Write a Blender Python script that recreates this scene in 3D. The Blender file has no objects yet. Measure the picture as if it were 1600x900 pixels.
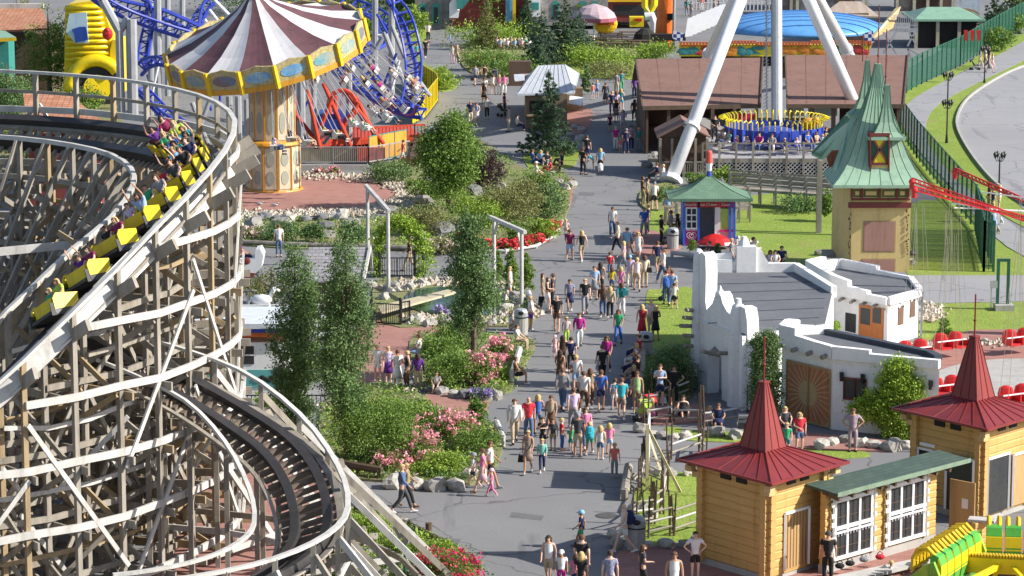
import bpy, bmesh, math, random
import numpy as np
from mathutils import Vector, Matrix, noise as mnoise
R = math.radians
V = Vector
F, HC = 4700.0, 27.0
PITCH = math.atan(840/4700)
CP, SP = math.cos(PITCH), math.sin(PITCH)
scene = bpy.context.scene
COL = scene.collection
# ---------------------------------------------------------------- camera, sky, sun, exposure
cd = bpy.data.cameras.new('camera'); cam = bpy.data.objects.new('camera', cd); COL.objects.link(cam)
cam.location = (0, 0, HC); cam.rotation_euler = (math.pi/2-PITCH, 0, 0)
cd.sensor_width = 36; cd.lens = 36*F/1600; cd.clip_start = 1; cd.clip_end = 5000
scene.camera = cam
SUN_EL = R(33.5); SUN_AZ = math.atan2(1.0, -0.17)
world = bpy.data.worlds.new('World'); scene.world = world; world.use_nodes = True
wn = world.node_tree; wn.nodes.clear()
sky = wn.nodes.new('ShaderNodeTexSky'); sky.sky_type = 'NISHITA'; sky.sun_disc = False
sky.sun_elevation = SUN_EL; sky.sun_rotation = SUN_AZ
bg = wn.nodes.new('ShaderNodeBackground'); bg.inputs[1].default_value = 0.10
wo = wn.nodes.new('ShaderNodeOutputWorld')
wn.links.new(sky.outputs[0], bg.inputs[0]); wn.links.new(bg.outputs[0], wo.inputs[0])
sd = bpy.data.lights.new('sun', 'SUN'); sd.energy = 5.0; sd.angle = R(0.5); sd.color = (1, .95, .86)
sun = bpy.data.objects.new('sun', sd); COL.objects.link(sun)
sv = V((math.sin(SUN_AZ)*math.cos(SUN_EL), math.cos(SUN_AZ)*math.cos(SUN_EL), math.sin(SUN_EL)))
sun.rotation_euler = sv.to_track_quat('Z', 'Y').to_euler(); sun.location = (60, 90, 60)
scene.view_settings.view_transform = 'Standard'; scene.view_settings.look = 'None'
scene.view_settings.exposure = 0.63; scene.view_settings.gamma = 1.0
scene.render.resolution_x = 1024; scene.render.resolution_y = 576
# ---------------------------------------------------------------- measuring helpers
def ray(px, py):
    b = (450-py)/F
    return V(((px-800)/F, CP+b*SP, -SP+b*CP))
def G(px, py, z=0.0):                      # point at height z seen at a place of the photograph
    d = ray(px, py); return V((0, 0, HC))+d*((z-HC)/d.z)
def P(px, py, Y):                          # point at distance Y
    d = ray(px, py); return V((0, 0, HC))+d*(Y/d.y)
def ZY(py, Y): return P(800, py, Y).z      # height of something seen at row py and distance Y
def spline(pts, n=6, closed=False):
    pts = [V(p) for p in pts]; m = len(pts); out = []
    rng = range(m) if closed else range(m-1)
    for i in rng:
        if closed: a, b, c, d = pts[(i-1) % m], pts[i], pts[(i+1) % m], pts[(i+2) % m]
        else: a, b, c, d = pts[max(i-1, 0)], pts[i], pts[i+1], pts[min(i+2, m-1)]
        for k in range(n):
            t = k/n
            out.append(.5*((2*b)+(c-a)*t+(2*a-5*b+4*c-d)*t*t+(3*b-a-3*c+d)*t**3))
    if not closed: out.append(pts[-1])
    return out
def interp(tab, x):
    tab = sorted(tab)
    if x <= tab[0][0]: return tab[0][1]
    for (a, va), (b, vb) in zip(tab, tab[1:]):
        if x <= b: return va+(vb-va)*(x-a)/(b-a)
    return tab[-1][1]
# ---------------------------------------------------------------- materials
MC = {}
def lin(c):
    return tuple((x/12.92 if x <= .04045 else ((x+.055)/1.055)**2.4) for x in c)
def nodes(name):
    m = bpy.data.materials.new(name); m.use_nodes = True
    return m, m.node_tree, m.node_tree.nodes['Principled BSDF']
def mixrgb(nt, fac, a, b, mode='MIX'):
    n = nt.nodes.new('ShaderNodeMix'); n.data_type = 'RGBA'; n.blend_type = mode
    for sock, v in ((0, fac), (6, a), (7, b)):
        if isinstance(v, (int, float)): n.inputs[sock].default_value = v
        elif isinstance(v, tuple): n.inputs[sock].default_value = (*v[:3], 1)
        else: nt.links.new(v, n.inputs[sock])
    return n.outputs[2]
def coord(nt, scale=(1, 1, 1), rot=(0, 0, 0), kind='Object'):
    tc = nt.nodes.new('ShaderNodeTexCoord'); mp = nt.nodes.new('ShaderNodeMapping')
    mp.inputs['Scale'].default_value = scale; mp.inputs['Rotation'].default_value = rot
    nt.links.new(tc.outputs[kind], mp.inputs[0]); return mp.outputs[0]
def noise(nt, vec, scale, detail=3, rough=.6):
    n = nt.nodes.new('ShaderNodeTexNoise'); n.inputs['Scale'].default_value = scale
    n.inputs['Detail'].default_value = detail; n.inputs['Roughness'].default_value = rough
    if vec is not None: nt.links.new(vec, n.inputs['Vector'])
    return n.outputs[0]
def ramp(nt, fac, lo, hi):
    n = nt.nodes.new('ShaderNodeMapRange'); n.inputs[1].default_value = lo; n.inputs[2].default_value = hi
    n.clamp = True; nt.links.new(fac, n.inputs[0]); return n.outputs[0]
def bump(nt, bs, h, strength, dist=.02):
    b = nt.nodes.new('ShaderNodeBump'); b.inputs['Strength'].default_value = strength
    b.inputs['Distance'].default_value = dist
    nt.links.new(h, b.inputs['Height']); nt.links.new(b.outputs[0], bs.inputs['Normal'])
def mat(name, c, c2=None, rough=.7, scale=3.0, bmp=0.15, metal=0.0, stretch=(1, 1, 1), kind='Object', spec=.4):
    """general painted / worn surface: two tones of the same colour broken up by noise (linear colours)"""
    if name in MC: return MC[name]
    m, nt, bs = nodes(name)
    if c2 is None: c2 = tuple(x*.8 for x in c)
    v = coord(nt, stretch, kind=kind)
    n1 = noise(nt, v, scale, 4); n2 = noise(nt, v, scale*7, 2)
    k = mixrgb(nt, ramp(nt, n1, .3, .7), c, c2)
    k = mixrgb(nt, ramp(nt, n2, .5, .8), k, tuple(x*.84 for x in c))
    if bmp: k = mixrgb(nt, ramp(nt, noise(nt, coord(nt, (1.4, 1.4, .22), kind=kind), 1.6, 5, .7), .52, .74), k, tuple(x*(.74 if sum(c) < 1.9 else .92) for x in c2))
    nt.links.new(k, bs.inputs['Base Color'])
    bs.inputs['Roughness'].default_value = rough; bs.inputs['Metallic'].default_value = metal
    bs.inputs['Specular IOR Level'].default_value = spec
    if bmp: bump(nt, bs, n2, bmp)
    MC[name] = m; return m
def bricktex(name, c1, c2, mortar, size, rough=.85, rot=(0, 0, 0), squash=.5, ms=.06, kind='Object', off=.5, bmp=.3):
    if name in MC: return MC[name]
    m, nt, bs = nodes(name)
    v = coord(nt, rot=rot, kind=kind)
    b = nt.nodes.new('ShaderNodeTexBrick'); nt.links.new(v, b.inputs['Vector'])
    b.inputs['Color1'].default_value = (*c1, 1); b.inputs['Color2'].default_value = (*c2, 1)
    b.inputs['Mortar'].default_value = (*mortar, 1); b.inputs['Scale'].default_value = 1/size
    b.inputs['Mortar Size'].default_value = ms*.3; b.inputs['Row Height'].default_value = squash; b.inputs['Brick Width'].default_value = 1.0
    b.offset = off
    n = noise(nt, v, .9, 4)
    k = mixrgb(nt, ramp(nt, n, .3, .75), b.outputs[0], mixrgb(nt, .55, b.outputs[0], tuple(x*.6 for x in c1)))
    nt.links.new(k, bs.inputs['Base Color']); bs.inputs['Roughness'].default_value = rough
    bump(nt, bs, b.outputs[1], -bmp)
    MC[name] = m; return m
def leafmat(name, c, c2, trans=.25):
    if name in MC: return MC[name]
    m, nt, bs = nodes(name)
    g = nt.nodes.new('ShaderNodeNewGeometry')
    v = coord(nt)
    k = mixrgb(nt, g.outputs['Random Per Island'], c, c2)
    k = mixrgb(nt, ramp(nt, noise(nt, v, 1.7, 2), .4, .7), k, mixrgb(nt, .5, k, tuple(x*1.5 for x in c2)))
    nt.links.new(k, bs.inputs['Base Color']); bs.inputs['Roughness'].default_value = .55
    bs.inputs['Specular IOR Level'].default_value = .25
    tr = nt.nodes.new('ShaderNodeBsdfTranslucent'); nt.links.new(k, tr.inputs[0])
    mx = nt.nodes.new('ShaderNodeMixShader'); mx.inputs[0].default_value = trans
    out = nt.nodes['Material Output']
    nt.links.new(bs.outputs[0], mx.inputs[1]); nt.links.new(tr.outputs[0], mx.inputs[2]); nt.links.new(mx.outputs[0], out.inputs[0])
    MC[name] = m; return m
# ---------------------------------------------------------------- objects
def link(o): COL.objects.link(o); return o
def tag(o, label=None, cat=None, group=None, kind=None):
    if label: o['label'] = label
    if cat: o['category'] = cat
    if group: o['group'] = group
    if kind: o['kind'] = kind
    return o
def thing(name, label, cat, loc=(0, 0, 0), rz=0, group=None):
    o = bpy.data.objects.new(name, None); link(o); o.location = loc; o.rotation_euler = (0, 0, rz)
    o.empty_display_size = .3
    return tag(o, label, cat, group)
def wmat(o):
    m = o.matrix_basis.copy() if o.rotation_mode else o.matrix_basis.copy()
    return (wmat(o.parent) @ m) if o.parent else m
def copy_tree(o, parent=None):
    c = o.copy(); link(c); c.parent = parent
    for ch in [x for x in KIDS.get(o.name, [])]:
        k = copy_tree(ch, c); KIDS.setdefault(c.name, []).append(k)
    return c
KIDS = {}
class MB:
    """collects shapes in world (or local) coordinates; build() links them as ONE mesh object"""
    def __init__(s): s.v = []; s.f = []; s.mi = []; s.cm = 0; s.sm = False
    def add(s, vs, fs):
        n = len(s.v); s.v += [tuple(x) for x in vs]
        s.f += [tuple(i+n for i in f) for f in fs]; s.mi += [s.cm]*len(fs); return s
    def frame(s, o, ax, ay, az, sz):
        o = V(o); a, b, c = ax*(sz[0]/2), ay*(sz[1]/2), az*(sz[2]/2)
        vs = [o+a*i+b*j+c*k for k in (-1, 1) for j in (-1, 1) for i in (-1, 1)]
        return s.add(vs, [(0, 2, 3, 1), (4, 5, 7, 6), (0, 1, 5, 4), (2, 6, 7, 3), (0, 4, 6, 2), (1, 3, 7, 5)])
    def box(s, c, sz, rz=0):                                  # c = centre
        ca, sa = math.cos(rz), math.sin(rz)
        return s.frame(c, V((ca, sa, 0)), V((-sa, ca, 0)), V((0, 0, 1)), sz)
    def bx(s, x0, x1, y0, y1, z0, z1): return s.box(((x0+x1)/2, (y0+y1)/2, (z0+z1)/2), (abs(x1-x0), abs(y1-y0), abs(z1-z0)))
    def bar(s, p, q, w=.1, h=None, up=(0, 0, 1)):
        p, q = V(p), V(q); h = h or w; d = q-p; L = d.length
        if L < 1e-6: return s
        d.normalize(); u = V(up)
        if abs(d.dot(u)) > .98: u = V((0, 1, 0)) if abs(d.y) < .9 else V((1, 0, 0))
        sd_ = d.cross(u).normalized(); u = sd_.cross(d)
        return s.frame((p+q)/2, d, sd_, u, (L, w, h))
    def sweep(s, pts, w, h, ups=None, close=False):
        """a rectangular section swept along points; ups = section up-vectors"""
        n = len(pts); pts = [V(p) for p in pts]; vs = []
        for i, p in enumerate(pts):
            if close: d = pts[(i+1) % n]-pts[(i-1) % n]
            else: d = pts[min(i+1, n-1)]-pts[max(i-1, 0)]
            d.normalize(); u = V(ups[i]) if ups else V((0, 0, 1))
            sd_ = d.cross(u).normalized(); u = sd_.cross(d)
            vs += [p+sd_*(w/2)+u*(h/2), p-sd_*(w/2)+u*(h/2), p-sd_*(w/2)-u*(h/2), p+sd_*(w/2)-u*(h/2)]
        fs = []
        for i in range(n if close else n-1):
            a, b = i*4, ((i+1) % n)*4
            fs += [(a+k, a+(k+1) % 4, b+(k+1) % 4, b+k) for k in range(4)]
        if not close: fs += [(0, 3, 2, 1), (n*4-4, n*4-3, n*4-2, n*4-1)]
        return s.add(vs, fs)
    def tube(s, pts, r, n=8, r2=None):
        pts = [V(p) for p in pts]; m = len(pts); vs = []
        pu = None
        for i, p in enumerate(pts):
            d = (pts[min(i+1, m-1)]-pts[max(i-1, 0)]).normalized()
            u = V((0, 0, 1)) if abs(d.z) < .95 else V((0, 1, 0))
            if pu is not None:
                u = (pu-d*pu.dot(d)); u = u if u.length > .05 else V((0, 1, 0))
            a = d.cross(u).normalized(); u = a.cross(d); pu = u
            rr = r if r2 is None else r+(r2-r)*i/(m-1)
            vs += [p+(a*math.cos(2*math.pi*k/n)+u*math.sin(2*math.pi*k/n))*rr for k in range(n)]
        fs = [(i*n+k, i*n+(k+1) % n, (i+1)*n+(k+1) % n, (i+1)*n+k) for i in range(m-1) for k in range(n)]
        fs += [tuple(range(n))[::-1], tuple((m-1)*n+k for k in range(n))]
        return s.add(vs, fs)
    def cyl(s, c, r, h, n=12, r2=None): c = V(c); return s.tube([c, c+V((0, 0, h))], r, n, r2)
    def prism(s, poly, z0, z1):                               # poly: list of (x,y) or vectors
        n = len(poly); vs = [(p[0], p[1], z0) for p in poly]+[(p[0], p[1], z1) for p in poly]
        fs = [tuple(range(n))[::-1], tuple(range(n, 2*n))]+[(i, (i+1) % n, n+(i+1) % n, n+i) for i in range(n)]
        return s.add(vs, fs)
    def slab(s, poly3, th=(0, 0, -.1)):                       # a flat polygon given thickness along th
        n = len(poly3); t = V(th); vs = [V(p) for p in poly3]; vs += [p+t for p in vs[:n]]
        return s.add(vs, [tuple(range(n)), tuple(range(n, 2*n))[::-1]]+[(i, n+i, n+(i+1) % n, (i+1) % n) for i in range(n)])
    def lathe(s, prof, c=(0, 0, 0), n=16, sx=1, sy=1, rz=0, flat=True):
        vs = []; c = V(c)
        for r, z in prof:
            vs += [(c.x+r*sx*math.cos(rz+2*math.pi*k/n), c.y+r*sy*math.sin(rz+2*math.pi*k/n), c.z+z) for k in range(n)]
        m = len(prof)
        fs = [(i*n+k, i*n+(k+1) % n, (i+1)*n+(k+1) % n, (i+1)*n+k) for i in range(m-1) for k in range(n)]
        fs += [tuple(range(n))[::-1], tuple((m-1)*n+k for k in range(n))]
        return s.add(vs, fs)
    def ball(s, c, rx, ry=None, rz=None, n=10, m=6):
        ry = ry or rx; rz = rz or rx
        return s.lathe([(rx*math.sin(math.pi*max(.02, min(.98, i/m))), -rz*math.cos(math.pi*i/m)) for i in range(m+1)], c, n, 1, ry/rx)
    def build(s, name, m, parent=None, smooth=False, world=True):
        me = bpy.data.meshes.new(name); me.from_pydata(s.v, [], s.f)
        ms = m if isinstance(m, (list, tuple)) else [m]
        for k in ms: me.materials.append(k)
        if len(ms) > 1: me.polygons.foreach_set('material_index', s.mi)
        o = bpy.data.objects.new(name, me); link(o)
        if parent is not None:
            o.parent = parent; KIDS.setdefault(parent.name, []).append(o)
            if world: me.transform(wmat(parent).inverted())
        if smooth or s.sm: me.polygons.foreach_set('use_smooth', [True]*len(me.polygons))
        me.validate(); me.update()
        bm = bmesh.new(); bm.from_mesh(me); bmesh.ops.recalc_face_normals(bm, faces=bm.faces); bm.to_mesh(me); bm.free()
        return o
def quick(name, m, parent, **kw):
    """one-shape part: quick('seat', mat, parent, box=(centre,size))"""
    b = MB(); (k, a), = kw.items(); getattr(b, k)(*a); return b.build(name, m, parent)
def sheet(name, pts, z, m, smooth=0, kind='structure', px=True, label=None, cat=None, th=.1, parent=None):
    q = [V((p[0], p[1], 0)) for p in pts]
    if smooth: q = spline(q, smooth, True)
    w = [G(p.x, p.y, z) for p in q] if px else q
    b = MB(); b.prism([(p.x, p.y) for p in w], z-th, z)
    o = b.build(name, m, parent)
    me = o.data; bm = bmesh.new(); bm.from_mesh(me); bmesh.ops.triangulate(bm, faces=[f for f in bm.faces if len(f.verts) > 4]); bm.to_mesh(me); bm.free()
    return tag(o, label, cat, None, kind)
def textobj(name, body, size, m, parent, loc, rot, align='CENTER', ext=.01):
    cu = bpy.data.curves.new(name, 'FONT'); cu.body = body; cu.size = size; cu.extrude = ext
    cu.align_x = align; cu.align_y = 'CENTER'; cu.shear = .25
    t = bpy.data.objects.new(name, cu); link(t); dg = bpy.context.evaluated_depsgraph_get()
    me = bpy.data.meshes.new_from_object(t.evaluated_get(dg)); bpy.data.objects.remove(t)
    me.materials.clear(); me.materials.append(m)
    o = bpy.data.objects.new(name, me); link(o); o.parent = parent; KIDS.setdefault(parent.name, []).append(o)
    o.matrix_basis = wmat(parent).inverted() @ (Matrix.Translation(V(loc)) @ rot)
    return o
# ---------------------------------------------------------------- foliage
RNG = np.random.default_rng(7)
def leaves_mesh(name, blobs, n, size, m, parent=None, clump=.22, nclump=None, shell=.55, flat=0.0, aspect=.6):
    """n small leaf faces spread in clumps through ellipsoids (cx,cy,cz,rx,ry,rz)"""
    vol = np.array([b[3]*b[4]*b[5] for b in blobs])**(2/3); pr = vol/vol.sum()
    nclump = nclump or max(12, n//45)
    bi = RNG.choice(len(blobs), nclump, p=pr); B = np.array(blobs, float)[bi]
    d = RNG.normal(size=(nclump, 3)); d /= np.linalg.norm(d, axis=1)[:, None]
    rad = (shell+(1-shell)*RNG.random(nclump))[:, None]*(.82+.26*RNG.random(nclump))[:, None]
    cc = B[:, :3]+d*rad*B[:, 3:6]
    ci = RNG.integers(0, nclump, n); cl = clump*(.6+.9*RNG.random(nclump))
    p = cc[ci]+RNG.normal(size=(n, 3))*cl[ci][:, None]*np.array([1, 1, .7])
    p[:, 2] = np.maximum(p[:, 2], .02)
    a = RNG.normal(size=(n, 3)); a[:, 2] *= (1-flat); a /= np.linalg.norm(a, axis=1)[:, None]
    b = np.cross(a, RNG.normal(size=(n, 3))); b /= np.linalg.norm(b, axis=1)[:, None]
    s = size*(.6+.8*RNG.random(n))[:, None]
    vs = np.stack([p-a*s*.5, p+b*s*.5*aspect, p+a*s*.5, p-b*s*.5*aspect], 1).reshape(-1, 3)
    fs = np.arange(n*4).reshape(-1, 4)
    if parent is not None:
        M = np.array(wmat(parent).inverted()); vs = vs @ M[:3, :3].T+M[:3, 3]
    me = bpy.data.meshes.new(name); me.from_pydata(vs.tolist(), [], fs.tolist()); me.materials.append(m)
    o = bpy.data.objects.new(name, me); link(o)
    if parent is not None: o.parent = parent; KIDS.setdefault(parent.name, []).append(o)
    return o
def rockmesh(seed, sub=2):
    rnd = random.Random(seed); bm = bmesh.new(); bmesh.ops.create_icosphere(bm, subdivisions=sub, radius=1)
    off = V((rnd.random()*50, rnd.random()*50, 0))
    for v in bm.verts:
        c = v.co.copy(); k = 1+.55*mnoise.noise(c*1.2+off)+.2*mnoise.noise(c*2.6+off); c = V([math.copysign(abs(q)**.8, q) for q in c])
        v.co = V((c.x*k, c.y*k*.85, c.z*k*.75))
    for f in bm.faces: f.smooth = False
    me = bpy.data.meshes.new('boulder'); bm.to_mesh(me); bm.free(); return me
# ================================================================ materials palette
def mk_asphalt(name, c, c2):
    m, nt, bs = nodes(name); v = coord(nt)
    a = noise(nt, v, .12, 5); b = noise(nt, v, 14, 2); c3 = noise(nt, coord(nt, (.5, .06, 1)), 1.3, 3)
    k = mixrgb(nt, ramp(nt, a, .35, .68), c, c2)
    k = mixrgb(nt, ramp(nt, b, .5, .8), k, tuple(x*.8 for x in c))
    k = mixrgb(nt, ramp(nt, c3, .62, .7), k, tuple(x*.78 for x in c))
    vo = nt.nodes.new('ShaderNodeTexVoronoi'); vo.feature = 'DISTANCE_TO_EDGE'; vo.inputs['Scale'].default_value = .16; wv = nt.nodes.new('ShaderNodeVectorMath'); wv.operation = 'ADD'
    nz = nt.nodes.new('ShaderNodeTexNoise'); nz.inputs['Scale'].default_value = .9; nt.links.new(v, nz.inputs[0]); nt.links.new(v, wv.inputs[0]); nt.links.new(nz.outputs[1], wv.inputs[1]); nt.links.new(wv.outputs[0], vo.inputs['Vector'])
    k = mixrgb(nt, ramp(nt, vo.outputs['Distance'], .009, .003), k, tuple(x*.62 for x in c))
    k = mixrgb(nt, ramp(nt, noise(nt, v, .55, 6, .75), .56, .66), k, tuple(x*.84 for x in c2))
    nt.links.new(k, bs.inputs['Base Color']); bs.inputs['Roughness'].default_value = .85
    bump(nt, bs, b, .25); MC[name] = m; return m
ASPH = mk_asphalt('asphalt', (.175, .172, .178), (.215, .212, .215))
PARK = mk_asphalt('pale_asphalt', (.27, .265, .28), (.31, .305, .315))
def mk_grass(name, c, c2, c3):
    m, nt, bs = nodes(name); v = coord(nt)
    a = noise(nt, v, .35, 4); b = noise(nt, coord(nt, (1, .35, 1)), 9, 4, .75); d = noise(nt, v, 1.6, 3)
    k = mixrgb(nt, ramp(nt, a, .35, .65), c, c2); k = mixrgb(nt, ramp(nt, b, .45, .7), k, c3)
    k = mixrgb(nt, ramp(nt, d, .6, .75), k, tuple(x*1.2 for x in c2)); k = mixrgb(nt, ramp(nt, noise(nt, v, .22, 5, .7), .55, .72), k, (.27, .27, .09))
    nt.links.new(k, bs.inputs['Base Color']); bs.inputs['Roughness'].default_value = .8
    bs.inputs['Specular IOR Level'].default_value = .15
    bump(nt, bs, b, .8, .06); MC[name] = m; return m
GRASS = mk_grass('lawn_grass', (.22, .30, .05), (.28, .35, .07), (.14, .21, .035))
BEDM = mk_grass('bed_ground_cover', (.20, .18, .09), (.16, .21, .06), (.30, .26, .18))
BRICK = bricktex('red_paving_brick', (.40, .20, .165), (.33, .15, .125), (.23, .14, .12), .45, rot=(0, 0, .1))
CONC = mat('concrete', (.42, .41, .39), (.34, .33, .31), .85, 1.2)
WOOD = mat('weathered_wood', (.37, .335, .285), (.21, .18, .145), .75, 1.3, .3, stretch=(1, 1, .35))
WOODL = mat('pale_grey_board', (.58, .565, .54), (.44, .42, .39), .7, 1.6, .3)  # pale boards; on the coaster, sunlit brightness put into the wood colour
WOODT = mat('tan_timber', (.40, .29, .17), (.28, .21, .12), .75, 1.4, .3)
WOODD = mat('dark_timber', (.13, .085, .055), (.09, .06, .04), .75, 2, .3)
RAILB = mat('black_track_laminate', (.035, .034, .036), (.055, .05, .05), .35, 2, .1)
BLACK = mat('black_paint', (.02, .02, .022), rough=.45)
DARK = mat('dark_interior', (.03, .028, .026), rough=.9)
WHITE = mat('white_paint', (.80, .80, .80), (.74, .74, .74), .45, 2)
STUCCO = mat('white_stucco', (.84, .83, .82), (.79, .78, .77), .9, .8, .25)
GREYM = mat('grey_steel', (.42, .43, .45), (.34, .35, .37), .45, 2, .05, .2)
YEL = mat('yellow_paint', (.80, .53, .02), (.70, .44, .02), .4)
YELB = mat('bright_yellow_paint', (.82, .66, .02), (.74, .58, .02), .4)
GREENP = mat('green_paint', (.10, .42, .06), (.08, .33, .05), .35)
DGREEN = mat('dark_green_paint', (.02, .12, .07), (.015, .09, .055), .5)
TEALP = mat('teal_paint', (.05, .28, .25), rough=.5)
REDP = mat('red_paint', (.62, .03, .03), (.5, .02, .025), .35)
ORANGE = mat('orange_paint', (.70, .16, .02), (.6, .12, .02), .5)
BLUEP = mat('blue_paint', (.03, .07, .42), (.025, .05, .34), .4)
GLASS = mat('window_glass', (.03, .034, .038), (.05, .05, .05), .25, 1.0, 0, spec=.35)
COPPER = mat('green_copper_roof', (.34, .50, .36), (.28, .43, .31), .5, 1.5, .1)
REDROOF = mat('red_metal_roof', (.25, .036, .036), (.20, .03, .03), .38, 2, .05)
REDROOFD = mat('red_metal_seam', (.25, .03, .03), rough=.4)
STONE = mat('fieldstone', (.36, .34, .31), (.24, .225, .21), .9, 1.4, .5)
STONEL = mat('pale_boulder_stone', (.50, .47, .42), (.34, .32, .29), .9, 1.2, .6)
STONED = mat('dark_boulder_stone', (.20, .20, .20), (.13, .13, .14), .85, 1.4, .5)
ROOFGREY = mat('grey_roof_felt', (.115, .12, .135), (.15, .155, .17), .8, .8, .2)
BROOF = mat('brown_roof_felt', (.23, .13, .105), (.19, .108, .088), .85, .7, .15)
TILE = bricktex('clay_roof_tile', (.42, .17, .09), (.52, .27, .17), (.12, .05, .03), .35, ms=.14, off=0, squash=1.0, bmp=.8)
RBODY = mat('dark_red_wall', (.22, .05, .04), rough=.8)
# ================================================================ setting: ground, paving, lawns
b = MB(); b.add([(-1500, -300, 0), (1500, -300, 0), (1500, 3000, 0), (-1500, 3000, 0)], [(0, 1, 2, 3)])
tag(b.build('ground', ASPH), kind='structure')
LW = [
 [(1015, 368), (1012, 332), (1040, 320), (1110, 312), (1300, 296), (1312, 330), (1312, 408), (1250, 414), (1165, 402), (1150, 372)],
 [(1418, 322), (1500, 318), (1545, 332), (1560, 352), (1600, 378), (1640, 425), (1420, 431)],
 [(1438, 474), (1660, 466), (1660, 532), (1450, 534)],
 [(1010, 460), (1030, 452), (1092, 456), (1092, 545), (1040, 548), (1012, 534)],
 [(1004, 748), (1050, 738), (1120, 742), (1200, 790), (1200, 838), (1060, 846), (990, 852), (984, 800)],
 [(1042, 666), (1100, 674), (1230, 674), (1230, 690), (1120, 690), (1052, 684)],
 [(1236, 690), (1330, 700), (1360, 712), (1300, 716), (1240, 706)],
 [(1412, 160), (1420, 140), (1500, 104), (1560, 66), (1600, 52), (1640, 40), (1640, 62), (1545, 92), (1490, 118), (1440, 146), (1412, 168)],
 [(1404, 196), (1412, 192), (1432, 236), (1480, 290), (1540, 355), (1520, 362), (1460, 305), (1416, 250)],
 [(1640, 72), (1600, 92), (1530, 128), (1470, 160), (1448, 188), (1452, 228), (1496, 282), (1556, 330), (1640, 372), (1640, 346), (1560, 292), (1520, 244), (1498, 200), (1500, 178), (1530, 150), (1580, 122), (1640, 100)],
 [(1575, 0), (1660, 0), (1660, 8), (1590, 6)],
 [(820, 238), (900, 228), (898, 258), (882, 262), (835, 268)],
 [(1280, 410), (1310, 400), (1312, 420), (1284, 424)],
 [(642, 20), (690, 18), (664, 60), (660, 90), (676, 108), (708, 124), (712, 138), (680, 140), (650, 100)],
 [(780, 82), (1000, 74), (1004, 120), (910, 120), (782, 116)],
]
for i, p in enumerate(LW):
    sheet('lawn', p, .014+.002*i, GRASS, 3)
BP = [
 [(360, 322), (400, 286), (430, 276), (500, 272), (570, 282), (612, 298), (618, 306), (600, 318), (560, 327), (480, 332), (420, 334)],
 [(560, 506), (700, 508), (760, 512), (716, 540), (640, 560), (560, 620)],
 [(672, 612), (760, 615), (748, 654), (700, 648), (660, 636)],
 [(962, 872), (1000, 856), (1060, 850), (1240, 846), (1300, 960), (1010, 960)],
 [(1440, 537), (1700, 533), (1700, 720), (1440, 720)],
 [(992, 360), (1028, 362), (1066, 384), (1030, 396), (990, 394)],
 [(884, 170), (926, 172), (914, 206), (886, 202)],
 [(872, 292), (896, 278), (890, 322), (874, 330)],
 [(1010, 636), (1090, 632), (1130, 650), (1040, 662), (1000, 656)],
 [(1180, 670), (1400, 690), (1380, 704), (1200, 694)],
 [(300, 700), (480, 700), (560, 880), (640, 900), (640, 1000), (260, 1000)],
 [(1330, 860), (1700, 840), (1700, 990), (1250, 990)],
]
for i, p in enumerate(BP): sheet('brick_paving', p, .05+.002*i, BRICK, 3)
sheet('concrete_circle', [(1500+150*math.cos(a)+90, 604+44*math.sin(a)) for a in [k*math.pi/20 for k in range(40)]], .082, CONC)
sheet('car_park', [(1640, 90), (1600, 104), (1560, 122), (1515, 152), (1497, 180), (1500, 208), (1530, 255), (1575, 300), (1640, 340), (1900, 340), (1900, 90)], .054, PARK, 3)
b = MB(); kp = [G(x, y, .1) for x, y in [(1650, 88), (1600, 103), (1560, 121), (1515, 151), (1496.5, 180), (1499, 208), (1529, 256), (1574, 301), (1650, 346)]]
b.sweep(spline(kp, 6), .16, .2); tag(b.build('kerb', CONC), kind='structure')
sheet('footpath', [(1640, 44), (1560, 86), (1490, 120), (1430, 152), (1408, 176), (1412, 200), (1440, 240), (1490, 296), (1545, 362), (1600, 400), (1640, 400), (1556, 330), (1496, 282), (1452, 228), (1448, 188), (1470, 160), (1530, 128), (1640, 72)], .0485, PARK, 2)
sheet('service_road', [(1420, 430), (1700, 430), (1700, 468), (1430, 474)], .0515, PARK)
BEDS = [
 [(380, 340), (560, 344), (620, 330), (640, 300), (600, 262), (690, 226), (745, 216), (822, 264), (872, 262), (892, 286), (886, 330), (872, 362), (838, 382), (760, 394), (640, 390), (380, 382)],
 [(590, 436), (700, 442), (790, 436), (828, 470), (826, 505), (700, 508), (600, 505)],
 [(652, 522), (760, 520), (832, 530), (826, 560), (802, 600), (790, 612), (700, 614), (656, 602), (640, 560)],
 [(500, 640), (560, 600), (640, 604), (700, 652), (764, 656), (786, 690), (768, 734), (724, 758), (640, 756), (600, 750), (520, 734)],
 [(546, 796), (600, 810), (660, 834), (704, 862), (756, 905), (800, 1000), (560, 1000), (500, 880)],
 [(715, 84), (738, 62), (830, 50), (1002, 66), (1004, 84), (910, 92), (782, 116), (735, 112)],
 [(1000, 300), (1040, 285), (1075, 300), (1070, 322), (1010, 326)],
 [(1000, 560), (1076, 540), (1080, 620), (1010, 625)],
 [(0, 90), (110, 80), (170, 140), (180, 250), (-100, 250), (-100, 100)],
]
for i, p in enumerate(BEDS): sheet('planting_bed', p, .085+.0035*i, BEDM, 3)
POND = mat('pond_surface', (.03, .06, .06), (.04, .08, .05), .08, .8, .1, spec=.8)
sheet('pond_water', [(640, 455), (700, 448), (760, 455), (790, 470), (770, 490), (700, 492), (640, 480)], .14, POND, 3)
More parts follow.
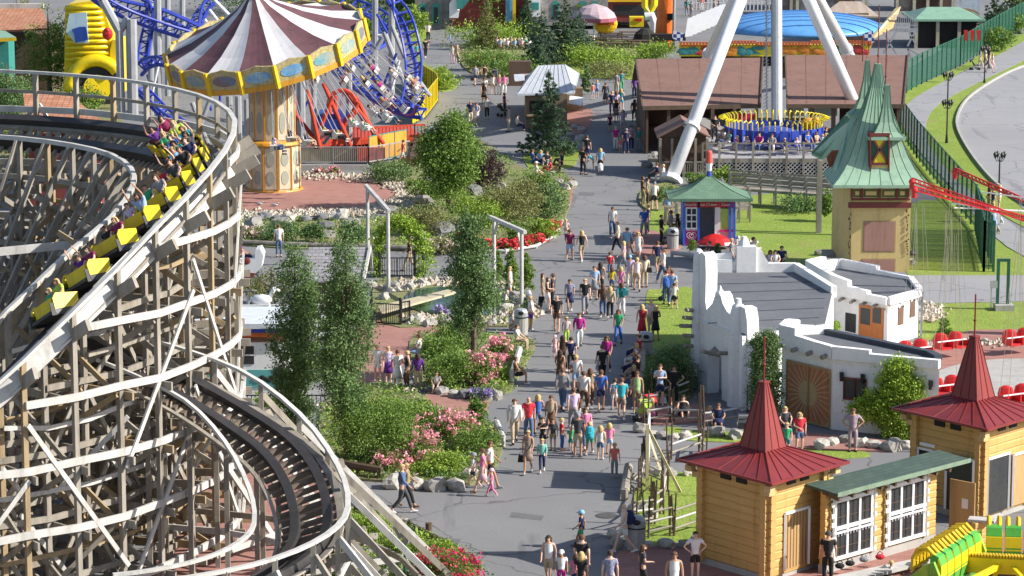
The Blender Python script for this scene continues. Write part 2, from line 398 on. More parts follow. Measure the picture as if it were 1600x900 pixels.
# gravel and pebbles round the carousel paving and the pond: nobody could count them
rnd = random.Random(3)
def pebbles(name, pts, n, r0, r1, label, cm):
    b = MB(); q = [V((x, y, 0)) for x, y in pts]; q = spline(q, 8)
    for i in range(n):
        c = rnd.choice(q); p = G(c.x+rnd.gauss(0, 9), c.y+rnd.gauss(0, 3.2), .1); r = rnd.uniform(r0, r1)
        b.cm = rnd.randrange(2)
        vs = [p+V((rnd.uniform(.7, 1.2)*r*x, rnd.uniform(.7, 1.2)*r*y, rnd.uniform(.5, .9)*r*z)) for x, y, z in ((1, 0, 0), (0, 1, 0), (-1, 0, 0), (0, -1, 0), (.1, 0, 1), (0, 0, -1))]
        b.add(vs, [(0, 1, 4), (1, 2, 4), (2, 3, 4), (3, 0, 4), (1, 0, 5), (2, 1, 5), (3, 2, 5), (0, 3, 5)])
    tag(b.build(name, cm), label, 'pebbles', kind='stuff')
PB = [mat('pale_pebble', (.52, .47, .40), (.40, .36, .30), .9), mat('tan_pebble', (.40, .33, .25), (.30, .25, .2), .9)]
pebbles('pebbles', [(372, 336), (430, 334), (500, 333), (560, 330), (610, 320), (632, 304), (618, 288), (560, 277), (480, 272)], 1500, .09, .22, 'band of pale round pebbles edging the circular brick paving under the carousel', PB)
pebbles('pebbles', [(610, 448), (680, 440), (750, 440), (800, 462), (822, 490), (760, 500), (640, 498)], 900, .1, .3, 'white and tan pebbles round the small pond', PB)
pebbles('pebbles', [(1440, 478), (1455, 486), (1446, 496)], 260, .1, .26, 'heap of pale stones at the end of the white building', PB)
pebbles('pebbles', [(1440, 538), (1480, 536), (1560, 534), (1640, 532)], 300, .08, .16, 'strip of pebbles between the lawn and the brick paving', PB)
pebbles('pebbles', [(1140, 376), (1165, 382), (1168, 396)], 160, .08, .2, 'pale stones beside the ice cream kiosk', PB)
pebbles('pebbles', [(600, 870), (650, 890), (690, 930)], 300, .08, .22, 'pebbles under the slanting timber braces', PB)

PATCH = mat('asphalt_patch', (.12, .12, .125), (.15, .15, .155), .9, 1.5)
for k, q in enumerate([[(655, 838), (720, 842), (716, 852), (650, 848)], [(900, 560), (935, 562), (932, 569), (896, 567)], [(930, 660), (968, 662), (968, 670), (928, 668)], [(905, 300), (930, 301), (926, 306), (903, 305)], [(800, 800), (850, 806), (846, 813), (796, 808)]]):
    sheet('asphalt_patch', q, .005, PATCH, 0, th=.02)
IRON = mat('cast_iron', (.07, .065, .06), (.11, .10, .09), .5, 8)
for k, (x, y, r) in enumerate(((948, 806, .42), (905, 455, .3), (860, 640, .3), (925, 245, .3))):
    c = G(x, y, 0); b = MB(); b.cyl((c.x, c.y, -.01), r, .02, 18); b.cyl((c.x, c.y, -.01), r*.85, .028, 18)
    tag(b.build('manhole_cover', IRON), ['round manhole cover beside the litter bin at the bottom', 'round manhole cover among the crossing group', 'round manhole cover left of the front group', 'round manhole cover in the upper walkway'][k], 'manhole cover')
# ================================================================ the wooden roller coaster
wc = thing('wooden_roller_coaster', 'tall weathered wooden roller coaster with a steep curved track on lattice timber bents', 'roller coaster', (-23.2, 102, 0))
CX, CY = -23.5, 102.0
def pol(c, r, th, z): return V((c[0]+r*math.cos(R(th)), c[1]+r*math.sin(R(th)), z))
HR = [(95, 14.9), (50, 14.8), (25, 14.6), (0, 14.2), (-15, 13.4), (-30, 12.1), (-47, 9.6), (-56, 7.9), (-70, 5.6), (-90, 3)]
HI = [(95, 12.8), (60, 12.8), (30, 12.7), (0, 12.3), (-30, 11.0), (-50, 8.9), (-70, 5.2), (-90, 2.6)]
DD = [(95, 1.95), (50, 1.85), (0, 1.35), (-30, .85), (-50, .65), (-90, .6)]
BK = [(95, 36), (40, 36), (0, 30), (-90, 28)]
C0 = (CX, CY)
def sm(tab, t): return (interp(tab, t-6)+interp(tab, t)*2+interp(tab, t+6))/4
def upf(t):
    """frame at the outer rail of the upper track: origin, outward, normal"""
    z = sm(HR, t)-sm(DD, t); bk = R(sm(BK, t)); ra = V((math.cos(R(t)), math.sin(R(t)), 0))
    return pol(C0, 13.2, t, z), (ra*math.cos(bk)+V((0, 0, math.sin(bk)))), (V((0, 0, math.cos(bk)))-ra*math.sin(bk))
DT = 7.57
T_UP = [k*DT for k in range(-11, 12)]                     # bent angles, -83..83
fine = [x*.9 for x in range(-95, 96)]
def strip(b, fr, off, nof, w, h, ts=fine):
    pts = []; ups = []
    for t in ts:
        o, s, n = fr(t); pts.append(o+s*off+n*nof); ups.append(n)
    b.sweep(pts, w, h, ups)
for off in (0, -1.1):
    for hh_, tt in ((.30, [t for t in fine if t < 12]), (.55, [t for t in fine if t > 10])): b = MB(); strip(b, upf, off, .08, .30, hh_, tt); b.build('running_rail', RAILB, wc)
b = MB(); strip(b, upf, -.22, -.02, .14, .16); strip(b, upf, -.88, -.02, .14, .16); b.build('rail_bearer', WOOD, wc)
b = MB(); strip(b, upf, .40, .02, .46, .07, [t for t in fine if t < 12]); b.build('catwalk_plank', WOODL, wc)
b = MB(); strip(b, upf, .66, -.22, .06, .50, [t for t in fine if t < 25]); b.build('edge_board', WOODL, wc)
b = MB()
for k in range(-45, 46):
    t = k*1.9; o, s, n = upf(t)
    tn = s.cross(n)
    b.frame(o+s*(-.55)-n*.08, s, tn, n, (1.9, .13, .12))
o = b.build('cross_ties', WOOD, wc)
for t in T_UP:
    o, s, n = upf(t); tn = s.cross(n)
    b = MB(); kk_ = 1.2 if t > 18 else 0; b.frame(o+s*(-.35-kk_/2)-n*.42, s, tn, n, (3.9-kk_, .14, .38)); b.build('ledger_beam', WOOD, wc)
# hand rails
def hand(tabz, r, c, ts, w=.15, h=.1): 
    b = MB(); b.sweep([pol(c, r, t, sm(tabz, t)) for t in ts], w, h); return b
bts = [t for t in T_UP]
b = hand(HR, 14.0, C0, bts, .17, .11); b.build('handrail', WOODL, wc)
b = hand([(a, z-.75) for a, z in HR], 14.0, C0, bts, .05, .12); b.build('handrail', WOOD, wc)
b = hand(HI, 10.5, C0, bts, .16, .16); b.build('handrail', WOODL, wc)
# bents
RING = [14.0, 12.4, 10.5, 8.6]
posts = 0
def zt(r, t):
    if r > 13.5: return sm(HR, t)
    o, s, n = upf(t)
    if r > 12: return o.z-.9
    if r > 10: return sm(HI, t)
    return sm(HI, t)-1.6-.5*(10.5-r)
for r in RING:
    for t in T_UP:
        if t < -76 and r < 12: continue
        b = MB(); a = pol(C0, r, t, -.05); top = zt(r, t)
        w = .17 if r > 10 else .14
        b.bar(a, (a.x, a.y, top), w, w*.9, up=(math.cos(R(t)), math.sin(R(t)), 0))
        b.build('post', WOOD if (int(t*3+r*7) % 4) else WOODT, wc); posts += 1
LV = [-1.26+2.1, 2.94, 5.04, 7.14, 9.24, 11.34, 13.4]
rg = random.Random(5)
for ri, r in enumerate((14.12, 12.5, 10.6, 8.5)):
    for z in LV:
        run = [t for t in T_UP if zt(r-.05, t) > z+.25]
        if len(run) < 2: continue
        b = MB()
        b.sweep([pol(C0, r, t, z+rg.uniform(-.05, .05)) for t in run], .09, .24 if ri == 0 else .2)
        b.build('girt', WOODL if ri == 0 else WOOD, wc)
for ri, r in enumerate((12.5, 10.6, 8.5)):
    for z in LV[:-1]:
        run = [t for t in T_UP if zt(r-.05, t) > z+1.6]
        if len(run) < 2: continue
        b = MB(); b.sweep([pol(C0, r+.1, t, z+.95+rg.uniform(-.12, .12)) for t in run], .07, .15); b.build('girt', (WOODT, WOOD, WOODL)[(ri+int(z)) % 3], wc)
for t in T_UP:                                           # radial girts and braces of each bent
    ra = V((math.cos(R(t)), math.sin(R(t)), 0)); tn = V((-ra.y, ra.x, 0))
    for i, z in enumerate(LV):
        top = zt(14, t)
        if z > zt(12.4, t)-.35: continue
        ro = 14.45 if z < top-3 else 13
        ri_ = 8.4 if z < zt(8.6, t) else 10.3
        b = MB(); b.bar(pol(C0, ri_, t, z-.3)+tn*.14, pol(C0, ro, t, z-.3)+tn*.14, .08, .26)
        b.build('girt' , WOOD, wc) if (i+int(t)) % 2 and False else b.build('girt', WOODT if (i*3+int(t*7)) % 5 == 0 else WOOD, wc)
bb = 0
for k, t in enumerate(T_UP):
    ra = V((math.cos(R(t)), math.sin(R(t)), 0)); tn = V((-ra.y, ra.x, 0))
    top = zt(12.4, t)
    b = MB()
    for i, z in enumerate(LV[:-1]):
        for (r0, r1) in ((14, 10.5), (12.4, 8.6)):
            if z+2.1 > top+.2: continue
            a, c = (r0, r1) if (i+k) % 2 else (r1, r0)
            b.bar(pol(C0, a, t, z-.25)-tn*.15, pol(C0, c, t, z+1.85)-tn*.15, .08, .18)
    if b.v: b.build('bent_bracing', WOODT if k % 3 == 0 else WOOD, wc)
for r, stp, mm in ((14.22, 2, WOODL), (12.3, 1, WOOD), (10.3, 2, WOOD), (8.8, 1, WOODT)):  # face bracing between the bents
    for k in range(0, len(T_UP)-stp, 1 if stp == 1 else 2):
        t0, t1 = T_UP[k], T_UP[k+stp]; b = MB()
        ztop = min(zt(r, t0), zt(r, t1))-1.2
        z = .3 if k % 4 else 1.3
        flip = (k//stp) % 2
        while z+2.6*stp < ztop+1.6:
            a, c = (t0, t1) if flip else (t1, t0)
            b.bar(pol(C0, r, a, z), pol(C0, r, c, min(z+2.6*stp, ztop)), .07, .15)
            z += 4.2 if stp == 2 else 2.1; flip = not flip if stp == 1 else flip
        if b.v: b.build('face_brace', mm, wc)
# batter braces leaning inwards from the inner hand rail, with rungs (the ladder on the inner slope)
for k, t in enumerate(T_UP):
    if not -76 < t < 80: continue
    z = sm(HI, t); b = MB()
    a = pol(C0, 10.35, t, z-.1); c = pol(C0, 6.2, t-6, max(z-6.2, .2)); b.bar(a, c, .1, .2)
    a = pol(C0, 10.35, t, z-2.3); c = pol(C0, 7.6, t+4, max(z-6.0, .2)); b.bar(a, c, .1, .16)
    b.build('batter_brace', WOOD, wc)
for t0 in (-46, -30.3):
    b = MB(); a0, a1 = pol(C0, 10.3, t0, sm(HI, t0)-.2), pol(C0, 10.3, t0+DT, sm(HI, t0+DT)-.2)
    for j in range(14):
        u = j/14; d = V((-4.0*u*.75, 3.4*u*.4, -6*u)); b.bar(a0+d, a1+d, .08, .2)
    b.build('ladder_rungs', WOOD, wc)
# ---------------------------------------------------------------- lower curve
C1 = (-13.35, 90.0)
ZR = [(110, 8.2), (75, 6.7), (50, 5.5), (35, 5.0), (22, 4.4), (0, 3.3), (-30, 2.9), (-60, 2.7), (-110, 2.5)]
ZH = [(110, 8.8), (75, 7.5), (57, 6.9), (40, 5.9), (20, 4.7), (0, 4.0), (-40, 3.85), (-110, 3.8)]
def lof(t):
    bk = R(16); ra = V((math.cos(R(t)), math.sin(R(t)), 0))
    return pol(C1, 7.7, t, sm(ZR, t)), (ra*math.cos(bk)+V((0, 0, math.sin(bk)))), (V((0, 0, math.cos(bk)))-ra*math.sin(bk))
ts2 = [x*1.5 for x in range(-50, 67)]
for off, rr in ((0, 0), (-1.05, 0)):
    b = MB(); strip(b, lof, off, .13, .28, .24, ts2); b.build('running_rail', RAILB, wc)
b = MB(); strip(b, lof, .38, 0, .24, .06, ts2); b.build('catwalk_plank', WOOD, wc)
b = MB(); strip(b, lof, -1.7, -.1, .12, .1, ts2); b.build('edge_board', WOOD, wc)
b = MB()
for k in range(-24, 32):
    t = k*3.1; o, s, n = lof(t); b.frame(o+s*(-.55)-n*.1, s, s.cross(n), n, (2.0, .15, .16))
b.build('cross_ties', mat('brown_tie', (.20, .15, .11), (.13, .10, .08)), wc)
rg2 = random.Random(9)
for k in range(100):                                       # secondary bracing deep inside the lattice
    t = rg2.uniform(-70, 60); r0 = rg2.choice((8.6, 10.5, 12.4)); z = rg2.uniform(.5, max(1, zt(8.6, t)-2.5)); b = MB()
    b.bar(pol(C0, r0, t, z), pol(C0, r0+rg2.choice((-1.6, 0, 1.6)), t+rg2.choice((-1, 1))*DT, z+rg2.uniform(1.6, 2.6)), .08, .15); b.build('secondary_brace', rg2.choice((WOOD, WOODT, WOODL)), wc)
T2 = [k*13 for k in range(-5, 8)]
b = hand(ZH, 8.3, C1, [k*6.5 for k in range(-11, 15)], .17, .1); b.build('handrail', WOODL, wc)
b = hand([(a, z-.5) for a, z in ZH], 5.4, C1, [k*6.5 for k in range(-11, 15)], .14, .1); b.build('handrail', WOODL, wc)
for t in T2:
    o, s, n = lof(t); tn = s.cross(n)
    b = MB(); b.frame(o+s*(-.35)-n*.36, s, tn, n, (2.9, .12, .3)); b.build('ledger_beam', WOOD, wc)
    b = MB(); a = pol(C1, 8.3, t, -.05); b.bar(a, (a.x, a.y, sm(ZH, t)), .16, .14, up=(0, 1, 0)); b.build('post', WOOD, wc)
    b = MB(); a = pol(C1, 6.6, t, -.05); b.bar(a, (a.x, a.y, sm(ZR, t)-.6), .16, .14, up=(0, 1, 0)); b.build('post', WOOD, wc)
    if t > -45:
        b = MB(); zz = sm(ZH, t)-.4
        b.bar(pol(C1, 8.35, t, zz), pol(C1, 8.35+zz*.95, t-4, .05), .1, .2); b.bar(pol(C1, 8.35, t, zz*.6), pol(C1, 8.35+zz*.5, t-2, .05), .1, .18)
        b.bar(pol(C1, 8.2, t, .5), pol(C1, 8.35+zz*.8, t-3, .5), .08, .2)
        b.build('batter_brace', WOODL if int(t) % 2 else WOOD, wc)
b = MB(); b.sweep([pol(C1, 8.35, t, sm(ZH, t)-1.6) for t in T2], .08, .2); b.build('girt', WOODL, wc)
b = MB(); b.sweep([pol(C1, 8.35, t, 1.3) for t in T2], .08, .2); b.build('girt', WOODL, wc)
b = MB(); b.sweep([pol(C1, 10.6, t, 1.3) for t in [k*13-3 for k in range(-3, 8)]], .08, .2); b.build('girt', WOOD, wc)
# deep inner structure seen through the lattice: straight stringers and a farther row of posts
for j, (x0, y0, x1, y1, z) in enumerate([(-25, 91, -10.2, 99, 6.0), (-27, 96, -10, 104, 3.0), (-27, 100, -10.4, 107, 5.2), (-28, 104, -11, 110, 7.4), (-26, 94, -12, 100, 8.2), (-28, 98, -13, 104, 9.6)]):
    b = MB(); b.bar((x0, y0, z), (x1, y1, z+.6), .1, .28); b.build('stringer', (WOOD, WOODT, WOODL)[j % 3], wc)

# ---------------------------------------------------------------- the train
BODYY = mat('train_yellow', (.74, .56, .01), (.66, .48, .01), .4)
CHROME = mat('train_undercarriage', (.05, .05, .055), (.08, .08, .08), .7, 3)
SEATB = mat('train_seat_padding', (.16, .07, .04), (.12, .05, .03), .6)
train = thing('roller_coaster_train', 'yellow roller coaster train full of riders diving down the wooden track', 'roller coaster train', upf(-10)[0])
def car_proto():
    b = MB()
    # local: x outward, y forward, z normal; origin between the rails at rail height
    prof = [(-.82, .15), (-.80, .42), (-.35, .50), (.10, .78), (.55, .86), (.78, .70), (.84, .15)]
    vs = []; 
    car = bpy.data.objects.new('car_root_tmp', None)
    return prof
def car_mesh():
    prof = [(-.44, .18), (-.56, .62), (.30, .70), (.46, .54), (.50, .18)]
    b = MB()
    for s in (-1, 1):
        b.slab([(s*.60, y, z) for y, z in prof], (s*.05, 0, 0))
    b.slab([(-.5, .46, .2), (.5, .46, .2), (.5, .42, .6), (-.5, .42, .6)], (0, -.06, 0))

    return b
def placed(fr_o, s, n):
    f = n.cross(s)
    return Matrix(((s.x, f.x, n.x, fr_o.x), (s.y, f.y, n.y, fr_o.y), (s.z, f.z, n.z, fr_o.z), (0, 0, 0, 1)))
CARM = {}
def under():
    b = MB(); b.frame((0, 0, .10), V((1, 0, 0)), V((0, 1, 0)), V((0, 0, 1)), (1.1, 1.3, .1))
    b.bar((0, -.6, .1), (0, -.9, .1), .1)
    for s in (-1, 1): b.slab([(s*.6, -.68, -.02), (s*.6, .68, -.02), (s*.6, .62, .4), (s*.6, -.62, .4)], (s*.03, 0, 0))
    return b
def seatm():
    b = MB()
    b.slab([(-.52, -.45, .28), (.52, -.45, .28), (.52, .1, .28), (-.52, .1, .28)], (0, 0, .14))
    b.slab([(-.5, -.45, .3), (.5, -.45, .3), (.5, -.55, .66), (-.5, -.55, .66)], (0, -.08, 0))
    return b
def wheelm():
    b = MB()
    for x in (-.6, .6):
        for y in (-.4, .4): b.tube([(x-.05*0-.04, y, .12), (x+.08, y, .12)], .13, 10)
    return b
cparts = []
for nm, fb, mm in (('body_shell', car_mesh, BODYY), ('undercarriage', under, CHROME), ('seat', seatm, SEATB), ('wheels', wheelm, BLACK)):
    me = None; o = fb().build(nm, mm); cparts.append((nm, o.data)); bpy.data.objects.remove(o)
RIDERS = []                                               # filled here, people are made further down
tw = wmat(train).inverted()
for i in range(12):
    t = 26-i*6.3
    o, s, n = upf(t)
    oo = o-s*.55+n*.2
    f = s.cross(n); f = f if True else -f
    M = placed(oo, s, n)                                  # forward = n x s points to falling angle? checked below
    if (M.to_3x3() @ V((0, 1, 0))).dot(upf(t-3)[0]-o) < 0: M = M @ Matrix.Rotation(math.pi, 4, 'Z')
    c = bpy.data.objects.new('car', None); link(c); c.parent = train; KIDS.setdefault(train.name, []).append(c); c.matrix_basis = tw @ M
    for nm, me in cparts:
        q = bpy.data.objects.new(nm, me); link(q); q.parent = c; KIDS.setdefault(c.name, []).append(q)
    for sx in (-1, 1):
        for ry in (-.2,): RIDERS.append((M @ Matrix.Translation((sx*.26, ry, .44)) @ Matrix.Scale(.95, 4), i, sx, ry))
# ================================================================ buildings
def onto(o, x=0, y=0, z=0): return V((o.x+x, o.y+y, o.z+z))
LOG = mat('honey_log_wood', (.62, .39, .14), (.50, .30, .09), .6, 1.2, .3, stretch=(.4, .4, 3))
LOGE = mat('log_end_grain', (.66, .48, .24), (.5, .34, .14), .7, 5)
DOORW = mat('tan_door_boards', (.50, .32, .14), (.42, .26, .11), .6, 4, .2, stretch=(6, 6, .3))
def log_wall(b, a, c, z0, z1, r=.115):
    """stacked logs from a to c (ground points)"""
    a, c = V((a[0], a[1], 0)), V((c[0], c[1], 0)); n = max(1, round((z1-z0)/(2.35*r)))
    d = (c-a).normalized(); nx = V((-d.y, d.x, 0)); h = (z1-z0)/n
    for i in range(n):
        z = z0+h*(i+.5)
        oct_ = [(r, h*.34), (r*.82, h*.49), (-r*.82, h*.49), (-r, h*.34), (-r, -h*.34), (-r*.82, -h*.49), (r*.82, -h*.49), (r, -h*.34)]
        vs = [a+nx*p+V((0, 0, z+q)) for p, q in oct_]+[c+nx*p+V((0, 0, z+q)) for p, q in oct_]
        b.add(vs, [(k, (k+1) % 8, 8+(k+1) % 8, 8+k) for k in range(8)]+[tuple(range(8))[::-1], tuple(range(8, 16))])
def seams(b, p0, p1, q0, q1, n, w=.05, h=.07, ends=True):
    """standing seams between edge p0-p1 (eave) and q0-q1 (top)"""
    for i in range(0 if ends else 1, n+(1 if ends else 0)):
        t = i/n; b.bar(V(p0).lerp(V(p1), t), V(q0).lerp(V(q1), t), w, h)
def log_tower(dx, dy, label):
    D_ = V((dx, dy, 0)); N, L, Rr = G(1205, 757, 3.62)+D_, G(1057, 718, 3.62)+D_, G(1327, 722, 3.62)+D_; B = L+Rr-N; c = (L+Rr)/2
    t = thing('log_tower', label, 'tower', (c.x, c.y, 0))
    W = [c+(p-c)*.67 for p in (N, Rr, B, L)]
    for i in range(4):
        b = MB(); a, e = W[i], W[(i+1) % 4]; d = (e-a).normalized()
        log_wall(b, a-d*.28, e+d*.28, .3 if i % 2 else .19, 3.55)
        b.build('log_wall', LOG, t)
    b = MB(); b.prism([(p.x, p.y) for p in [c+(q-c)*1.05 for q in W]], -.1, .28); b.build('plinth', CONC, t)
    for i in range(4):                                    # flared brackets under the eaves
        b = MB()
        for k, s in enumerate((1.02, 1.13, 1.25)):
            p = c+(W[i]-c)*s; b.box((p.x, p.y, 2.95+.2*k), (.26, .26, .2), .8)
        b.build('corner_bracket', LOGE, t)
    # eave frieze with small dark openings
    for i in range(4):
        a, e = W[i], W[(i+1) % 4]; nrm = V(((e-a).y, -(e-a).x, 0)).normalized(); b = MB()
        for u in (.3, .55):
            p = a.lerp(e, u)+nrm*.13; b.bar((p.x, p.y, 3.3), (p.x+(e-a).x*.16, p.y+(e-a).y*.16, 3.3), .05, .2)
        b.build('vent', DARK, t)
    sp = [V((c.x+(p.x-c.x)*.27, c.y+(p.y-c.y)*.27, 4.12)) for p in (N, Rr, B, L)]
    top = [V((c.x+(p.x-c.x)*.055, c.y+(p.y-c.y)*.055, 6.3)) for p in (N, Rr, B, L)]
    ev = [N, Rr, B, L]; b = MB()
    for i in range(4):
        j = (i+1) % 4; b.add([ev[i], ev[j], sp[j], sp[i]], [(0, 1, 2, 3)]); b.add([sp[i], sp[j], top[j], top[i]], [(0, 1, 2, 3)])
        b.bar(ev[i], ev[j], .06, .09)
    b.add(top, [(0, 1, 2, 3)]); b.add([p-V((0, 0, .05)) for p in ev], [(0, 1, 2, 3)])
    rf = b.build('roof', REDROOF, t); b = MB()
    for i in range(4):
        j = (i+1) % 4; seams(b, ev[i], ev[j], sp[i], sp[j], 7, .022, .045); seams(b, sp[i], sp[j], top[i], top[j], 3, .02, .04)
    b.build('roof_seams', REDROOFD, rf)
    b = MB(); b.tube([(c.x, c.y, 6.25), (c.x, c.y, 7.85)], .03, 6); b.ball((c.x, c.y, 6.9), .06); b.box((c.x, c.y, 6.32), (.3, .3, .05), .8); b.build('finial', REDROOFD, rf)
    return t, W, c
lt1, W1, c1 = log_tower(0, 0, 'nearer honey coloured log tower with a red pyramid roof and steep red spire')
_d = G(1542, 672, 3.62)-G(1205, 757, 3.62)
lt2, W2, c2 = log_tower(_d.x, _d.y, 'farther log tower with red spire roof behind the green ride seats')
# tan door on the sunny face of the near tower
def door_on(parent, a, e, u0, u1, z0, z1, m, out=.14, name='door', frame=WHITE):
    a, e = V((a[0], a[1], 0)), V((e[0], e[1], 0)); d = e-a; nrm = V((d.y, -d.x, 0)).normalized()
    p, q = a.lerp(e, u0)+nrm*out, a.lerp(e, u1)+nrm*out
    b = MB(); b.slab([onto(p, z=z0), onto(q, z=z0), onto(q, z=z1), onto(p, z=z1)], -nrm*.06); o = b.build(name, m, parent)
    if frame:
        b = MB(); w = .08
        for s, f in (((p, z0), (p, z1)), ((q, z0), (q, z1)), ((p, z1), (q, z1))):
            b.bar(onto(s[0], z=s[1])+nrm*.02, onto(f[0], z=f[1])+nrm*.02, w, w)
        b.build('frame', frame, o)
    return o, p, q, nrm
d1, p, q, nrm = door_on(lt1, W1[0], W1[1], .26, .72, .3, 2.25, DOORW)
b = MB()
for k in range(9): b.bar(onto(p.lerp(q, k/8), z=.35)+nrm*.02, onto(p.lerp(q, k/8), z=2.2)+nrm*.02, .012, .02)
b.build('board_grooves', WOODD, d1)
# the log hall between the towers
hall = thing('log_station', 'log station hall with green shingle roof and two large white carved window frames', 'building', (12.2, 101, 0))
A, E = G(1284, 899), G(1457, 849); dd = (E-A).normalized(); nn = V((dd.y, -dd.x, 0))
b = MB(); log_wall(b, A, E, .35, 2.95); b.build('log_wall', LOG, hall)
b = MB(); b.slab([onto(A, z=0)+nn*.13, onto(E, z=0)+nn*.13, onto(E, z=.36)+nn*.13, onto(A, z=.36)+nn*.13], -nn*.3); b.build('plinth', CONC, hall)
GSH = bricktex('green_shingle', (.05, .085, .07), (.07, .11, .085), (.03, .05, .04), .5, ms=.1, rot=(0, 0, -.74))
h0, h1 = A-dd*.2+nn*.75, E+dd*1.0+nn*.75; g0, g1 = A-dd*.2-nn*3.0, E+dd*1.0-nn*3.0
r0_, r1_ = h0-nn*1.35, h1-nn*1.35; b = MB(); b.slab([onto(h0, z=2.95), onto(h1, z=2.95), onto(r1_, z=3.05), onto(r0_, z=3.05)], (0, 0, -.09)); b.slab([onto(r0_, z=3.06), onto(r1_, z=3.06), onto(g1, z=2.0), onto(g0, z=2.0)], (0, 0, -.09)); b.build('roof', GSH, hall)
b = MB(); b.bar(onto(h0, z=2.92)+nn*.03, onto(h1, z=2.92)+nn*.03, .03, .15); b.build('eave_board', mat('pale_green_trim', (.20, .28, .20)), hall)
b = MB()
for k in range(9): p = A.lerp(E, k/8.); b.bar(onto(p, z=2.86), onto(p, z=2.72)+nn*.7, .1, .13)
b.build('rafters', WOODD, hall)
def carved_window(u0, u1, z0, z1):
    p, q = A.lerp(E, u0)+nn*.17, A.lerp(E, u1)+nn*.17; W = (q-p).length
    b = MB(); b.slab([onto(p, z=z0), onto(q, z=z0), onto(q, z=z1), onto(p, z=z1)], -nn*.04); w = b.build('window', GLASS, hall)
    fr = MB(); f = lambda s, z: onto(p.lerp(q, s), z=z)+nn*.05
    for s in (0, .333, .667, 1): fr.slab([f(s-.026, z0), f(s+.026, z0), f(s+.026, z1), f(s-.026, z1)], -nn*.05)
    zm = (z0+z1)/2
    for z, h in ((z0, .12), (zm+.04, .12), (zm-.12, .06), (z1, .14)): fr.bar(f(-.03, z), f(1.03, z), .06, h)
    for k in range(13): fr.bar(f(k/12, zm-.1), f(k/12, zm-.24), .04, .05)
    for s in (-.07, 1.07):
        fr.bar(f(s, z0-.1), f(s, z1+.1), .04, .1)
        for z in (z0, z0+.3, zm-.3, zm+.2, zm+.5, z1-.1): fr.box(f(s*1.03-.015, z), (.13, .06, .16), math.atan2(dd.y, dd.x))
    fr.build('carved_frame', WHITE, w)
    hd = MB(); hd.slab([f(-.14, z1+.08), f(1.14, z1+.08), f(1.1, z1+.2), f(.8, z1+.24), f(.62, z1+.34), f(.5, z1+.28), f(.38, z1+.34), f(.2, z1+.24), f(-.1, z1+.2)], -nn*.05)
    hd.build('carved_pediment', WHITE, w)
    mu = MB()
    for s in (.16, .5, .83): mu.bar(f(s, z0)-nn*.03, f(s, z1)-nn*.03, .015, .02)
    for z in (z0+.35, zm+.4): mu.bar(f(0, z)-nn*.03, f(1, z)-nn*.03, .015, .02)
    mu.build('glazing_bar', WOODD, w)
carved_window(.07, .39, .52, 2.5); carved_window(.55, .87, .52, 2.5)
# porch between hall and far tower: open doors
d2 = thing('folding_door', 'open tan plank door with a white notice between the log hall and farther tower', 'door', (14.4, 100.6, 0))
dA, dB = G(1482, 842), G(1521, 850)
b = MB(); b.slab([onto(dA, z=.2), onto(dB, z=.2), onto(dB, z=2.15), onto(dA, z=2.15)], (.03, .05, 0)); b.build('door_leaf', DOORW, d2)
dC, dD = dA.lerp(dB, .5), dA.lerp(dB, .75); b = MB(); b.slab([onto(dC, z=1.2), onto(dD, z=1.2), onto(dD, z=1.55), onto(dC, z=1.55)], (-.012, -.03, 0)); b.build('notice', WHITE, d2)
dw = door_on(lt2, W2[3], W2[0], .05, .3, .3, 2.25, DARK, name='doorway')[0]
pl = quick('pediment', WHITE, dw, box=(((W2[3].lerp(W2[0], .17)).x-.05, (W2[3].lerp(W2[0], .17)).y-.14, 2.42), (.7, .06, .12), -.85))
dg = door_on(lt2, W2[3], W2[0], .55, .98, .3, 2.3, GLASS, name='glass_door', out=.3)[0]
dh = door_on(lt2, W2[0], W2[1], .02, .5, .3, 2.35, GLASS, name='glass_door', out=.25, frame=WHITE)[0]
dk = door_on(lt2, W2[0], W2[1], .62, .98, .3, 2.2, DOORW, name='door', out=.2)[0]
ct = thing('ticket_counter', 'small timber counter in front of the farther log tower doorway', 'counter', G(1535, 862))
q0 = G(1520, 866); q1 = G(1546, 860)
b = MB(); log_wall(b, q0, q1, 0.1, 1.1, .09); b.build('counter_front', LOG, ct)
b = MB(); b.box(onto((q0+q1)/2, z=1.15), (.9, .5, .08), -.3); b.build('counter_top', WOODL, ct)
# ---------------------------------------------------------------- yellow tower with the green pagoda roof
PALEY = mat('pale_yellow_render', (.70, .53, .23), (.64, .48, .20), .85, 1.2, .1)
PINKP = mat('dusty_pink_panel', (.42, .23, .18), (.38, .205, .16), .85, 1.5, .1)
MAROON = mat('maroon_trim', (.20, .045, .035), (.16, .035, .03), .6)
gt = thing('pagoda_tower', 'tall pale yellow tower with a sweeping green copper roof and three pointed spires', 'tower', (19, 157.5, 0))
Fl, Fr = G(1329, 425), G(1421, 425)
Fl.y = Fr.y = 155.9; x0, x1 = Fl.x, Fr.x; xs, ys = (1307-800)/4700*158.8, 158.9
body = [(x0, 155.9), (x1, 155.9), (x1+.1, 159.1), (xs, 159.1), (xs-.02, ys-1.6)]
b = MB(); b.prism([(x0, 155.9), (x1, 155.9), (x1+.05, 159.2), (xs, 159.2), (xs, 157.0)], -.05, 4.75); b.build('tower_body', PALEY, gt)
def fpan(n, px0, py0, px1, py1, m, off=.03, Y=155.9, parent=gt):
    a, c = P(px0, py0, Y-off), P(px1, py1, Y-off); b = MB(); b.bx(a.x, c.x, Y-off, Y+.02, c.z, a.z); return b.build(n, m, parent)
